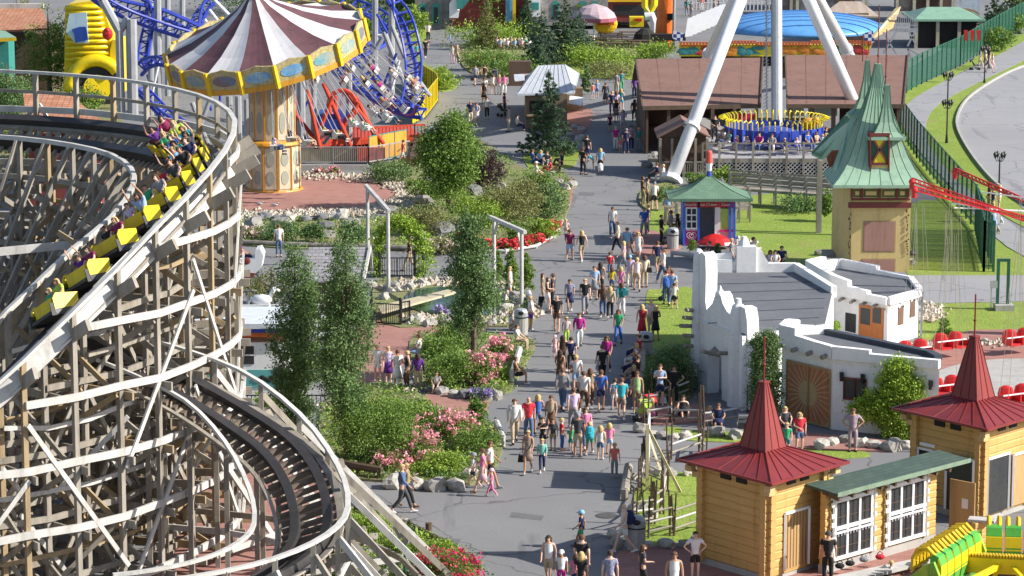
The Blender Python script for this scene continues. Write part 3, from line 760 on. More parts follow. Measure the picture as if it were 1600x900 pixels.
for r in ((1351, 347, 1397, 392), (1348, 406, 1397, 424)):
    fpan('sunk_panel', *r, PINKP); fpan('panel_frame', r[0]-2, r[1]-2, r[2]+2, r[3]+2, mat('tan_trim', (.46, .30, .17)), .015)
fpan('cornice', 1326, 317, 1424, 325, MAROON, .22); fpan('cornice', 1330, 310, 1422, 313, MAROON, .1)
FRZ = mat('green_frieze', (.13, .16, .06), (.10, .12, .05))
for a, c in ((1334, 1345), (1350, 1372), (1379, 1400), (1404, 1416)):
    f = fpan('frieze_panel', a, 296, c, 308, FRZ, .05); fpan('inner_panel', a+2.5, 299, c-2.5, 305, PALEY, .07, parent=f)
for a in (1331, 1347, 1375, 1402, 1419): fpan('bracket', a-1.6, 294, a+1.6, 309, MAROON, .13)
CR = mat('dark_crack_paint', (.10, .05, .03), rough=.9)
b = MB(); rc = random.Random(2)
for (px, y0, y1) in ((1328, 335, 360), (1327, 370, 420), (1310, 300, 330), (1309, 355, 385), (1418, 330, 400)):
    y = y0
    while y < y1:
        a = P(px+rc.uniform(-1.5, 1.5), y, 155.86 if px > 1320 else 157.2); h = rc.uniform(2, 6); b.box((a.x, a.y, a.z), (rc.uniform(.03, .09), .03, h*.03)); y += h+1
b.build('worn_patch', CR, gt)
def pagoda(name, parent, c, hw, hd, z0, h, prof, m, ns=8, n2=None, top=.06):
    """square concave roof; prof = list of (height fraction, width fraction)"""
    b = MB(); s = MB(); prev = None
    def ringp(f, w): return [V((c[0]+sx*hw*w, c[1]+sy*hd*w, z0+h*f)) for sx, sy in ((-1, -1), (1, -1), (1, 1), (-1, 1))]
    rs = [ringp(f, w) for f, w in prof]
    for a, e in zip(rs, rs[1:]):
        for i in range(4): b.add([a[i], a[(i+1) % 4], e[(i+1) % 4], e[i]], [(0, 1, 2, 3)])
        for i in range(4): seams(s, a[i], a[(i+1) % 4], e[i], e[(i+1) % 4], ns, .025, .035)
    b.add(rs[-1], [(0, 1, 2, 3)]); b.add([p-V((0, 0, .04)) for p in rs[0]], [(3, 2, 1, 0)])
    for i in range(4): b.bar(rs[0][i]-V((0, 0, .05)), rs[0][(i+1) % 4]-V((0, 0, .05)), .05, .16)
    o = b.build(name, m, parent); s.build('seams', mat('green_copper_seam', (.19, .34, .23), rough=.5), o); return o
CONC_PROF = [(0, 1), (.05, .88), (.12, .75), (.22, .62), (.34, .51), (.48, .40), (.62, .28), (.8, .15), (1, .06)]
cxg = (x0+x1)/2-.15
pagoda('main_roof', gt, (cxg, 157.4), 2.5, 2.5, 4.72, 6.1, CONC_PROF, COPPER, 8)
pagoda('spire', gt, (cxg+.34, 156.1), .95, .6, 7.15, 2.7, [(0, 1), (.1, .66), (.28, .40), (.55, .24), (1, .13)], COPPER, 3)
pagoda('spire', gt, (cxg-.42, 158.6), .95, .7, 8.0, 2.9, [(0, 1), (.1, .66), (.3, .40), (.6, .22), (1, .10)], COPPER, 3)
for x, y, z, l in ((cxg, 157.4, 10.8, 3.1), (cxg+.32, 156.6, 9.8, 2.9), (cxg-.55, 159.6, 10.8, 1.4)):
    b = MB(); b.tube([(x, y, z-.1), (x, y, z+l)], .03, 6); b.ball((x, y, z+.45), .07); b.build('finial', MAROON, gt)
# dormer with the coloured cross window
dm = MB(); a = P(1357, 268, 155.6); c = P(1391, 208, 155.6); dm.bx(a.x, c.x, 155.6, 156.9, a.z, c.z); dmo = dm.build('dormer', MAROON, gt)
fpan('dormer_apron', 1362, 258, 1387, 268, PALEY, .03, 155.6, dmo)
w = fpan('window', 1362, 213, 1387, 255, mat('green_pane', (.02, .10, .06), rough=.2), .03, 155.6, dmo)
b = MB(); y = 155.54
for p in ((1362, 213, 1387, 213, 1374.5, 234), (1362, 255, 1387, 255, 1374.5, 234)):
    b.slab([P(p[0]+3, p[1]+(1 if p[1] < 234 else -1), y), P(p[2]-3, p[3]+(1 if p[1] < 234 else -1), y), P(p[4], p[5], y)], (0, .02, 0))
b.build('yellow_pane', YELB, w)
b = MB(); b.bar(P(1362, 213, y-.03), P(1387, 255, y-.03), .04, .09); b.bar(P(1387, 213, y-.03), P(1362, 255, y-.03), .04, .09)
for q in ((1360, 211, 1389, 211), (1360, 256, 1389, 256), (1360, 211, 1360, 268), (1389, 211, 1389, 268)): b.bar(P(q[0], q[1], y-.02), P(q[2], q[3], y-.02), .06, .12)
b.build('window_frame', MAROON, w)
# side wing of the roof
wg = MB(); a0, a1, a2, a3 = P(1268, 238, 160), P(1284, 246, 157.8), P(1306, 292, 156.2), P(1345, 180, 159)
wg.slab([P(1268, 240, 170), P(1283, 247, 168.5), P(1330, 232, 166), P(1344, 172, 166), P(1322, 180, 171)], (0, 0, -.1))
wg.slab([P(1330, 180, 160), P(1345, 178, 159.4), P(1336, 250, 157.8), P(1300, 290, 156.6), P(1296, 275, 158)], (0, 0, -.1))
wg.build('wing_roof', COPPER, gt)
wg = MB()
for k in range(9): wg.bar(P(1268, 240, 170).lerp(P(1283, 247, 168.5), k/9)+V((0, 0, .03)), P(1322, 180, 171).lerp(P(1344, 172, 166), k/9)+V((0, 0, .03)), .03, .05)
wg.build('seams', MC['green_copper_seam'], gt)
b = MB(); q = P(1281, 250, 168.8); b.bx(q.x-.15, q.x+.15, q.y-.15, q.y+.15, 0, q.z); q2 = P(1325, 260, 168); b.bx(q2.x-.15, q2.x+.15, q2.y-.15, q2.y+.15, 0, q2.z); b.build('wing_post', WOOD, gt)
b = MB(); b.slab([P(1292, 246, 158.9), P(1300, 236, 158.8), P(1312, 235, 158.8), P(1316, 243, 158.8), P(1308, 256, 158.8), P(1296, 262, 158.9)], (0, .3, 0)); b.build('arched_gable', mat('red_brown_gable', (.30, .10, .05)), gt)
b = MB(); b.bx(xs-.6, xs-.05, 157.0, 158.6, 0, .75); b.bx(x0-1.7, x0-.5, 155.6, 156.2, 0, .7); b.build('base_ledge', STONE, gt)
# ---------------------------------------------------------------- ice cream kiosk
kx0, kx1, kY = G(1068, 385).x, G(1149, 385).x, G(1100, 384).y
ks = thing('ice_cream_kiosk', 'small pink and blue ice cream kiosk with a curved green pagoda roof', 'kiosk', ((kx0+kx1)/2, kY+1.3, 0))
MAG = mat('magenta_panel', (.72, .03, .22), (.66, .03, .19), .4); KBL = mat('kiosk_blue', (.04, .16, .75), (.04, .14, .68), .4); LIME = mat('lime_panel', (.45, .62, .15), rough=.5); PINKL = mat('pale_pink_panel', (.75, .45, .50), rough=.5)
def kp(n, px0, py0, px1, py1, m, off=0, th=.08, par=ks):
    a, c = P(px0, py0, kY-off), P(px1, py1, kY-off); b = MB(); b.bx(a.x, c.x, kY-off, kY-off+th, c.z, a.z); return b.build(n, m, par)
b = MB(); b.bx(kx0+.02, kx0+.12, kY+.1, kY+2.7, 0, 2.45); b.bx(kx1-.12, kx1-.02, kY+.1, kY+2.7, 0, 2.45); b.bx(kx0, kx1, kY+2.7, kY+2.78, 0, 2.45); b.build('side_wall', KBL, ks)
b = MB(); b.bx(kx0, kx1, kY, kY+2.7, .0, .06); b.build('floor_slab', CONC, ks)
kp('lower_panel', 1071, 359, 1090, 384, MAG); kp('lower_panel', 1124, 362, 1141, 384, PINKL); kp('pink_band', 1071, 357, 1091, 361, PINKL, .04); kp('pink_band', 1124, 359, 1146, 362, MAG, .04)
w = kp('window', 1072, 325, 1089, 357, GLASS); b = MB()
for px in (1072.5, 1080.5, 1088.5): b.bar(P(px, 325, kY-.05), P(px, 357, kY-.05), .06, .08)
for py in (325, 336, 346, 357): b.bar(P(1072, py, kY-.05), P(1089, py, kY-.05), .06, .08)
b.build('window_frame', WHITE, w)
kp('door_jamb', 1117, 324, 1125, 384, WHITE, .02); kp('white_panel', 1069, 324, 1091, 358, WHITE, -.02, .04); kp('white_panel', 1139, 325, 1148, 384, WHITE, -.02, .04); kp('price_board', 1126, 326, 1139, 359, LIME, .01)
b = MB()
for px in (1068.5, 1091.5, 1140.5, 1147.5): b.bar(P(px, 316, kY-.03), P(px, 385, kY-.03), .1, .12, up=(1, 0, 0))
b.build('corner_post', KBL, ks); quick('back_wall', WHITE, ks, bx=(kx0+.2, kx1-.2, kY+2.4, kY+2.45, 0, 2.4))
b = MB(); b.bx(kx0+.8, kx0+1.7, kY+2.5, kY+2.66, .2, 2.2); b.build('back_shelves', mat('pale_shelf', (.5, .5, .52)), ks)
sg = kp('sign_band', 1070, 315, 1139, 324, REDP, .08, .06)
textobj('sign_lettering', 'Jäätelöä - Ice Cream - Glass', .225, WHITE, sg, P(1104, 319.7, kY-.10), Matrix.Rotation(R(90), 4, 'X'))
kp('sign_band', 1141, 315, 1148, 324, MAG, .05, .05)
hp = P(1080.5, 369, kY-.03); b = MB(); hh = []
for k in range(24):
    t = 2*math.pi*k/24; hh.append(V((hp.x+.017*16*math.sin(t)**3, hp.y, hp.z+.017*(13*math.cos(t)-5*math.cos(2*t)-2*math.cos(3*t)-math.cos(4*t)))))
b.sweep(hh, .03, .03, [(0, -1, 0)]*24, True); b.sweep([hp+(p-hp)*.5 for p in hh], .03, .025, [(0, -1, 0)]*24, True); b.build('heart_emblem', WHITE, ks)
kp('small_sign', 1077, 377, 1085, 379, WHITE, .02, .03)
KRF = bricktex('green_kiosk_shingle', (.12, .22, .15), (.16, .27, .18), (.08, .14, .10), .3, ms=.1)
kc = ((kx0+kx1)/2+.03, kY+1.3)
ko = pagoda('roof', ks, kc, 2.3, 1.75, 2.66, 1.08, [(0, 1), (.06, .88), (.16, .74), (.32, .56), (.52, .38), (.76, .2), (1, .06)], KRF, 1)
b = MB(); b.cyl((kc[0], kc[1], 3.68), .16, .3, 10, .12); b.build('finial_base', BLUEP, ks)
b = MB(); b.cyl((kc[0], kc[1], 4.0), .13, .45, 10, .19); fo = b.build('cone_model', WHITE, ks); b = MB(); b.cyl((kc[0], kc[1], 4.45), .20, .55, 10, .17); b.ball((kc[0], kc[1], 5.0), .17); b.build('cone_top', mat('strawberry_red', (.7, .12, .10)), fo)
um = thing('parasol', 'low red parasol leaning open in front of the ice cream kiosk', 'parasol', G(1117, 386))
b = MB(); q = G(1117, 388); b.lathe([(1.05, 0), (.95, .14), (.7, .34), (.35, .5), (.04, .58)], onto(q, z=.25), 12, 1, .7); b.build('canopy', REDP, um); b = MB(); b.cyl(q, .03, .9, 6); b.build('pole', WHITE, um)
# ---------------------------------------------------------------- white adobe building
ad = thing('adobe_building', 'large white stucco adobe style building with bell gable, stepped parapets and flat grey roofs', 'building', (13, 128, 0))
# bell gable wall with the arch; runs from near right to far left
g0, g1 = V((9.42, 122.9, 0)), V((7.75, 126.9, 0)); gd = (g1-g0); gl = gd.length; gu = gd.normalized(); gn = V((-gu.y, gu.x, 0))*(-1)
def gp(px, py):                                           # point on the gable plane seen at a pixel
    d = ray(px, py); o = V((0, 0, HC)); n = V((gu.y, -gu.x, 0)); t = (g0-o).dot(n)/d.dot(n); return o+d*t
prof = [(1171, 640), (1169, 560), (1167, 500), (1164, 482), (1156, 478), (1147, 484), (1145, 494), (1136, 487), (1129, 474), (1126, 462), (1122, 456), (1117, 462), (1113, 474), (1104, 484), (1102, 470), (1103, 430), (1102, 400), (1097, 394), (1090, 398), (1087, 440), (1084, 480), (1083, 560), (1082, 618)]
arch = [(1128, 633), (1127, 560), (1124, 548), (1117, 541), (1110, 546), (1106, 556), (1105, 624)]
pts = [gp(*p) for p in prof]+[gp(*p) for p in arch[::-1]]
for p in pts: p.z = max(p.z, -.05)
pts = [gp(*p) for p in prof]; ap = [gp(*p) for p in arch]
poly = pts[:1]+pts[1:]+ap[::-1]
th = V((gu.y, -gu.x, 0)); th = th if th.y > 0 else -th
b = MB(); b.slab(poly, th*.55); go = b.build('bell_gable', STUCCO, ad)
bm = bmesh.new(); bm.from_mesh(go.data); bmesh.ops.triangulate(bm, faces=[f for f in bm.faces if len(f.verts) > 4]); bm.to_mesh(go.data); bm.free()
b = MB(); b.bar(gp(1085, 497)-th*.05, gp(1146, 520)-th*.05, .1, .09); b.build('string_course', STUCCO, ad)
q = gp(1122, 458); b = MB(); b.lathe([(.22, -.1), (.2, .02), (.09, .14), (.06, .22), (.02, .32)], onto(q+th*.1), 10); b.build('gable_finial', STUCCO, ad)
q = gp(1156, 480)+V((-.05, .25, 0)); b = MB(); b.lathe([(.42, -4.4), (.40, -2), (.33, -.3), (.26, 0), (.2, .08)], q, 12); b.cyl(onto(q, z=.05), .14, .28, 10, .12); b.build('pillar', STUCCO, ad)
q = gp(1094, 394)+V((-.05, .25, 0)); b = MB(); b.lathe([(.30, -5.4), (.27, -2), (.22, -.3), (.18, 0), (.08, .1)], q, 12); b.build('pillar', STUCCO, ad)
for px, py, px2, py2 in ((1120, 555, 1097, 549), (1134, 552, 1122, 552), (1085, 541, 1070, 540), (1086, 526, 1068, 524), (1084, 510, 1063, 509), (1084, 498, 1068, 496), (1085, 486, 1072, 484)):
    a = gp(px, py); c_ = P(px2, py2, a.y-.9); b = MB(); b.tube([a+th*.1, c_], .09, 7); b.build('viga', WOOD, ad)
b = MB()
for px, py in ((1149, 570), (1158, 573), (1147, 603)): b.box(gp(px, py)-th*.02, (.32, .06, .05), math.atan2(gu.y, gu.x))
b.build('exposed_brick', mat('rust_brick', (.30, .12, .07)), ad)
b = MB(); b.slab([gp(1083, 565)-th*.03, gp(1093, 568)-th*.03, gp(1093, 630)-th*.03, gp(1083, 618)-th*.03], -th*.05); b.build('stone_facing', STONE, ad)
# inner gate of the arch, and a dark panel added for the shade behind
b = MB(); b.slab([gp(1100, 640)+th*1.5, gp(1135, 640)+th*1.5, gp(1135, 530)+th*1.5, gp(1100, 530)+th*1.5], th*.05); b.build('passage_shade_panel', mat('shaded_passage', (.16, .155, .16), (.10, .10, .11)), ad)
b = MB()
for k in range(8): p = gp(1106+k*3, 606)+th*1.0; b.bar((p.x, p.y, 0), (p.x, p.y, 1.1), .05)
b.bar(gp(1106, 600)+th*1.0, gp(1128, 606)+th*1.0, .06); b.build('arch_gate', WOODD, ad)
# main hall
hall_p = [G(*q, 3.2).xy for q in ((1160, 524), (1292, 506), (1303, 458), (1244, 424), (1104, 424), (1098, 470))]
b = MB(); b.prism(hall_p, -.05, 3.15); b.build('hall_wall', STUCCO, ad)
b = MB(); hc_ = sum(hall_p, V((0, 0)))/6; b.prism([hc_+(p-hc_)*.97 for p in hall_p], 3.155, 3.2); b.build('flat_roof', ROOFGREY, ad)
b = MB()
for y0_, y1_ in ((444, 440), (458, 452), (473, 466), (489, 481), (505, 496)): b.bar(G(1106, y0_, 3.21), G(1292-abs(y0_-480)*.5, y1_, 3.21), .05, .03)
b.build('roof_seams', mat('roof_seam', (.07, .075, .09)), ad)
def para(pts_, h0, th=.28, m=STUCCO, nm='parapet', z0=3.0):
    b = MB(); 
    for (x, y, z), (x2, y2, z2) in zip(pts_, pts_[1:]):
        d = V((x2-x, y2-y, 0)).normalized(); n = V((-d.y, d.x, 0))*th/2
        b.add([V((x, y, z0))+n, V((x, y, z0))-n, V((x2, y2, z0))-n, V((x2, y2, z0))+n, V((x, y, z))+n, V((x, y, z))-n, V((x2, y2, z2))-n, V((x2, y2, z2))+n], [(0, 1, 2, 3), (4, 5, 6, 7), (0, 1, 5, 4), (1, 2, 6, 5), (2, 3, 7, 6), (3, 0, 4, 7)])
    return b.build(nm, m, ad)
hy = hall_p[4].y; para([(8.9, hy, 3.5), (9.3, hy, 3.5), (9.31, hy, 4.0), (10.2, hy, 4.1), (10.21, hy, 3.6), (10.7, hy, 4.3), (11.5, hy, 4.3), (11.9, hy, 3.6), (hall_p[3].x, hall_p[3].y, 3.6), (hall_p[2].x, hall_p[2].y, 3.5)], 0)
b = MB(); b.bx(10.4, 11.3, hy-.3, hy+.3, 3.1, 4.4); b.lathe([(.3, 0), (.22, .25), (.1, .5)], (10.75, hy, 4.35), 10); b.bx(9.2, 10.2, hy-.3, hy+.2, 3.1, 3.8); b.build('parapet_block', STUCCO, ad)
# rear room
rc0 = G(1386, 541); rz2 = ZY(470, rc0.y)
rp = [tuple(G(1300, 523).xy), tuple(rc0.xy), tuple(G(1437, 456, rz2).xy), tuple(G(1423, 438, rz2).xy), tuple(G(1312, 420, rz2).xy), tuple(G(1262, 432, rz2).xy)]
b = MB(); b.prism(rp, -.05, rz2); b.build('rear_room_wall', STUCCO, ad)
rcx = V((sum(p[0] for p in rp)/6, sum(p[1] for p in rp)/6)); b = MB(); b.prism([rcx+(V(p)-rcx)*.96 for p in rp], rz2+.005, rz2+.05); b.build('flat_roof', ROOFGREY, ad)
def pr(p, dz): return (p[0], p[1], rz2+dz)
m_ = lambda a, c, u: (a[0]+(c[0]-a[0])*u, a[1]+(c[1]-a[1])*u)
para([pr(rp[2], .2), pr(rp[3], .2)], 0, z0=rz2-.2)
para([pr(rp[3], .2), pr(m_(rp[3], rp[4], .45), .25), pr(m_(rp[3], rp[4], .46), .45), pr(m_(rp[3], rp[4], .98), .5), pr(rp[4], .5), pr(m_(rp[4], rp[5], .5), .55), pr(m_(rp[4], rp[5], .51), .8), pr(rp[5], .8)], 0, z0=rz2-.2)
para([pr(rp[0], .75), pr(m_(rp[0], rp[1], .3), .6), pr(m_(rp[0], rp[1], .31), .35), pr(m_(rp[0], rp[1], .65), .3), pr(m_(rp[0], rp[1], .66), .15), pr(rp[1], .15), pr(rp[2], .15)], 0, z0=rz2-.2)
para([pr(rp[0], .75), pr(rp[5], .8)], 0, z0=rz2-.2)
def wallfit(px0, py0, px1, py1, a, c, m, name, out=.04, par=ad, th=.05):
    """rectangle on the vertical wall through ground points a,c seen between pixels"""
    a, c = V((a[0], a[1], 0)), V((c[0], c[1], 0)); d = (c-a).normalized(); n = V((d.y, -d.x, 0)); n = n if n.y < 0 else -n
    o = V((0, 0, HC)); pts = []
    def hit(px, py):
        r_ = ray(px, py); t = (a-o).dot(n)/r_.dot(n); return o+r_*t
    p, q = hit(px0, py0), hit(px1, py1); z0, z1 = min(p.z, q.z), max(p.z, q.z)
    b = MB(); b.slab([V((p.x, p.y, z0))+n*out, V((q.x, q.y, z0))+n*out, V((q.x, q.y, z1))+n*out, V((p.x, p.y, z1))+n*out], -n*th)
    return b.build(name, m, par), p, q, n
dr = mat('orange_brown_door', (.52, .17, .04), (.45, .14, .03), .4)
dO, p, q, n = wallfit(1343, 474, 1380, 535, rp[0], rp[1], dr, 'door')
for a in ((1346, 480, 1360, 508), (1365, 480, 1377, 506)): wallfit(*a, rp[0], rp[1], GLASS, 'pane', .06, dO)
for a in ((1322, 488, 1337, 520),): wO, *_ = wallfit(*a, rp[0], rp[1], GLASS, 'window', .05); 
for a in ((1403, 480, 1411, 506), (1422, 470, 1429, 494)):
    wO, p, q, n = wallfit(*a, rp[1], rp[2], mat('brown_shutter', (.17, .10, .07)), 'window', .03)
    cpt = (p+q)/2; b = MB(); b.tube([V((p.x, p.y, max(p.z, q.z)-.02))+n*.06, V((cpt.x, cpt.y, max(p.z, q.z)+.16))+n*.08, V((q.x, q.y, max(p.z, q.z)-.02))+n*.06], .04, 6); b.build('arched_hood', STUCCO, wO)
def vigas(lst, r=.1):
    for a_, c_ in lst:
        b = MB(); b.tube([a_, c_], r, 7); b.build('viga', WOOD, ad)
vigas([(V((*rp[0], rz2-.25)).lerp(V((*rp[1], rz2-.25)), k/5)+V((.1, .2, 0)), V((*rp[0], rz2-.25)).lerp(V((*rp[1], rz2-.25)), k/5)+V((-.25, -.5, -.05))) for k in range(1, 6)], .08)
b = MB(); b.bx(rp[2][0]+.06, rp[2][0]+.16, rp[2][1]-.1, rp[2][1], 0, rz2); b.build('downpipe', GREYM, ad)
# front wing
L0, L1 = G(1220, 650), G(1300, 671); wz = ZY(549, L1.y); L2 = G(1468, 564, wz); L2.z = 0
La, Lb = G(1452, 553, wz), G(1290, 519, wz)
wp = [(L0.x, L0.y), (L1.x, L1.y), (L2.x, L2.y), (La.x, La.y), (Lb.x, Lb.y), (L0.x+.35, L0.y+1.2)]
b = MB(); b.prism(wp, -.05, wz-.1); b.build('front_wing_wall', STUCCO, ad)
wc_ = V((sum(p[0] for p in wp)/6, sum(p[1] for p in wp)/6)); b = MB(); b.prism([wc_+(V(p)-wc_)*.97 for p in wp], wz-.095, wz-.05); b.build('flat_roof', ROOFGREY, ad)
lp = lambda u: L0.lerp(L1, u)
w0 = ZY(507, L0.y)
def pz(v, z): return (v.x, v.y, z)
para([pz(lp(0), w0), pz(lp(.3), w0), pz(lp(.301), w0-.3), pz(lp(.72), w0-.38), pz(lp(.721), wz+.25), pz(L1, wz+.22)], 0, z0=wz-.3)
rp_ = lambda u: L1.lerp(L2, u)
para([pz(L1, wz+.22), pz(rp_(.35), wz+.2), pz(rp_(.351), wz+.05), pz(L2, wz+.05)], 0, z0=wz-.3)
k0 = V((L0.x+.35, L0.y+1.2, 0))
para([pz(L0, w0), pz(k0, w0), pz(k0.lerp(Lb, .3), w0-.05), pz(k0.lerp(Lb, .301), wz+.35), pz(k0.lerp(Lb, .7), wz+.3), pz(k0.lerp(Lb, .701), wz+.15), pz(Lb, wz+.12)], 0, z0=wz-.3)
DKF = mat('dark_roof_edge', (.06, .07, .09))
b = MB(); b.sweep([pz(Lb, wz+.04), pz(Lb.lerp(La, .5), wz+.04), pz(La, wz+.04), (L2.x+.02, L2.y+.5, wz+.04)], .34, .2); b.build('roof_edge', DKF, ad)
SUNL, SUND = mat('door_ochre', (.50, .36, .18), (.44, .31, .15), .7, 3), mat('door_terracotta', (.45, .17, .08), (.38, .14, .07), .7, 3)
sdO, p, q, n = wallfit(1229, 578, 1297, 669, L0, L1, SUNL, 'sun_door', .05)
zt_, zb_ = max(p.z, q.z), min(p.z, q.z); zb_ = .05; zt_ = 2.45
KIDS[ad.name].remove(sdO); bpy.data.objects.remove(sdO)
p0, p1 = lp(.11), lp(.97); cc = (p0+p1)/2; rad_z = 1.15
b = MB(); b.slab([onto(p0, z=zb_)+n*.06, onto(p1, z=zb_)+n*.06, onto(p1, z=zt_)+n*.06, onto(p0, z=zt_)+n*.06], -n*.08); sdO = b.build('sun_door', SUNL, ad)
b = MB(); W_ = (p1-p0).length; zc = (zb_+zt_)/2
def dpt(u, v): return onto(cc+(p1-p0).normalized()*(u*W_/2), z=zc+v*(zt_-zb_)/2)+n*.075
for k in range(28):
    a = 2*math.pi*(k+.5)/28
    if min(abs(math.cos(a)), 1) < .06: continue
    ray_ = []
    for s, d in ((.42, -.05), (.42, .05), (1, .085), (1, -.085)):
        ca, sa = math.cos(a+d*(.5 if s < 1 else 1)), math.sin(a+d*(.5 if s < 1 else 1)); kk = s if s < 1 else .93/max(abs(ca), abs(sa))
        ray_.append(dpt(ca*kk, sa*kk))
    b.slab(ray_, -n*.02)
b.build('sun_rays', SUND, sdO)
b = MB(); b.bar(dpt(0, -1), dpt(0, 1), .05, .14)
for v_ in (-1, 1): b.bar(dpt(-1, v_*.97), dpt(1, v_*.97), .04, .1)
for u_ in (-1, 1): b.bar(dpt(u_*.97, -1), dpt(u_*.97, 1), .04, .1)
b.build('door_rail', mat('door_frame_ochre', (.40, .28, .14)), sdO)
wO, p, q, n = wallfit(1319, 590, 1353, 626, L1, L2, GLASS, 'window', .02)
b = MB(); zz = (max(p.z, q.z), min(p.z, q.z))
for s, f in (((p, 0), (q, 0)), ((p, 1), (q, 1)), ((p, 0), (p, 1)), ((q, 0), (q, 1)), (((p+q)/2, 0), ((p+q)/2, 1))):
    b.bar(V((s[0].x, s[0].y, zz[s[1]]))+n*.04, V((f[0].x, f[0].y, zz[f[1]]))+n*.04, .05, .07)
b.build('window_frame', MAROON, wO)
b = MB()
for k in range(9):
    a, c_ = L1.lerp(L2, .15), L1.lerp(L2, .30); b.bar(onto(a, z=.5+k*.09)+n*.03, onto(c_, z=.5+k*.09)+n*.03, .03, .05)
b.build('louvre', mat('white_louvre', (.62, .62, .64)), ad)
nl = V(((L1-L0).y, -(L1-L0).x, 0)).normalized(); nl = nl if nl.y < 0 else -nl
vigas([(onto(lp(u), z=3.02), onto(lp(u), z=2.97)+nl*.5+V((.1, 0, 0))) for u in (.03, .33, .62, .9)])
for u in (.09, .29, .93):
    a = L1.lerp(L2, u); b = MB(); n = V(((L2-L1).y, -(L2-L1).x, 0)).normalized(); n = n if n.y < 0 else -n; b.box(onto(a, z=2.3)+n*.1, (.16, .2, .22), 0); b.cyl(onto(a, z=2.05)+n*.12, .07, .16, 8); b.build('wall_lamp', BLACK, ad)
# ---------------------------------------------------------------- brown roofed ride station (two buildings) and small gabled hut
def brown_building(name, label, eL, eR, rL, rR, zE, zR, cat='building'):
    a, c = G(*eL, zE), G(*eR, zE); d, e = G(*rL, zR), G(*rR, zR)
    t = thing(name, label, cat, ((a.x+c.x)/2, (a.y+d.y)/2, 0))
    b = MB(); b.slab([a, c, e, d], (0, 0, -.12)); rf = b.build('roof', BROOF, t)
    bk = [V((d.x, d.y+6, zE)), V((e.x, e.y+6, zE))]; b = MB(); b.slab([d, e, bk[1], bk[0]], (0, 0, -.12)); b.build('rear_roof', BROOF, t)
    b = MB()
    for k in range(1, 6): b.bar(a.lerp(c, k/6)+V((0, 0, .005)), d.lerp(e, k/6)+V((0, 0, .005)), .04, .014)
    b.build('roof_seams', mat('brown_seam', (.21, .105, .08)), rf)
    b = MB()
    for s, f in ((a, c), (a, d), (c, e)): b.bar(s+V((0, 0, -.04)), f+V((0, 0, -.04)), .1, .28)
    b.build('fascia', WOODD, rf)
    return t, a, c, d, e
BW = mat('brown_boarding', (.14, .085, .06), (.10, .06, .045), .8, 2, .4, stretch=(5, 5, .3))
t, a, c, d, e = brown_building('ride_station', 'left brown felt roofed timber ride station beside the walkway', (1004, 168), (1188, 165), (993, 92), (1192, 90), 3.2, 5.3)
b = MB(); b.bx(a.x+.25, a.x+.4, a.y+.3, d.y+4, 0, 3.2); b.bx(a.x+.25, c.x-.2, d.y+3.9, d.y+4, 0, 3.2); b.build('wall', BW, t)
b = MB()
for k in range(6): x = a.x+.3+(c.x-a.x-.6)*k/5; b.bx(x-.12, x+.12, a.y+.4, a.y+.64, 0, 3.1)
b.build('posts', WOODD, t)
q = quick('queue_screen', WHITE, t, bx=(a.x+5.9, a.x+7.2, a.y+2, a.y+2.1, 1.2, 2.6)); b = MB(); b.bar((a.x+6.1, a.y+1.95, 2.3), (a.x+7.9, a.y+1.95, 2.3), .1, .5); b.bar((a.x+7.8, a.y+1.95, .4), (a.x+7.8, a.y+1.95, 2.5), .1, .4); b.build('red_sign', MAG, q)
t, a, c, d, e = brown_building('ride_station', 'right brown felt roofed timber ride station behind the green spires', (1230, 165), (1412, 165), (1227, 86), (1419, 86), 3.2, 5.4)
b = MB(); b.bx(a.x+4.0, c.x-.4, a.y+3.9, a.y+4, 0, 3.2); b.bx(c.x-.4, c.x-.3, a.y+.4, d.y, 0, 3.2); b.build('wall', BW, t)
b = MB()
for k in range(6): x = a.x+.3+(c.x-a.x-.6)*k/5; b.bx(x-.14, x+.14, a.y+.5, a.y+.78, 0, 3.1)
for z in (.7, 1.1, 1.5): b.bx(a.x+2.2, a.x+5.2, a.y+.5, a.y+.56, z, z+.08)
b.build('posts', WOODD, t)
b = MB(); b.bx(a.x+1.6, a.x+3.6, a.y+1.6, a.y+1.8, 2.3, 3.0); b.bx(a.x+.1, a.x+1.3, a.y+1.6, a.y+1.8, 2.3, 3.0); b.build('pale_awning', mat('pale_green_awning', (.42, .48, .40)), t)
hg = thing('gabled_hut', 'small dark timber hut with a reddish brown gable roof below the ride station', 'hut', G(1066, 262))
e1, e2 = G(1027, 214, 2.6), G(1110, 214, 2.6); rz_ = 3.5; rx = (e1.x+e2.x)/2
b = MB(); fy = e1.y; by = fy+4.5
for s, x in ((e1.x, 0), (e2.x, 1)): b.slab([(s, fy, 2.6), (rx, fy, rz_), (rx, by, rz_), (s, by, 2.6)], (0, 0, -.1))
b.build('roof', BROOF, hg)
b = MB(); b.add([(e1.x+.2, fy+.3, 2.55), (e2.x-.2, fy+.3, 2.55), (rx, fy+.3, rz_-.1)], [(0, 1, 2)]); b.bx(e1.x+.25, e2.x-.25, fy+.4, by-.3, 0, 2.55); b.build('wall', BW, hg)
b = MB()
for k in range(5): x = e1.x+.2+(e2.x-e1.x-.4)*k/4; b.bx(x-.08, x+.08, fy-.1, fy+.06, 0, 2.5)
for z in (.25, .95): b.bx(e1.x+.2, e2.x-.2, fy-.08, fy, z, z+.08)
for k in range(28): x = e1.x+.25+k*.12; b.bx(x, x+.04, fy-.06, fy-.02, .3, .95)
b.build('porch_railing', WOOD, hg)
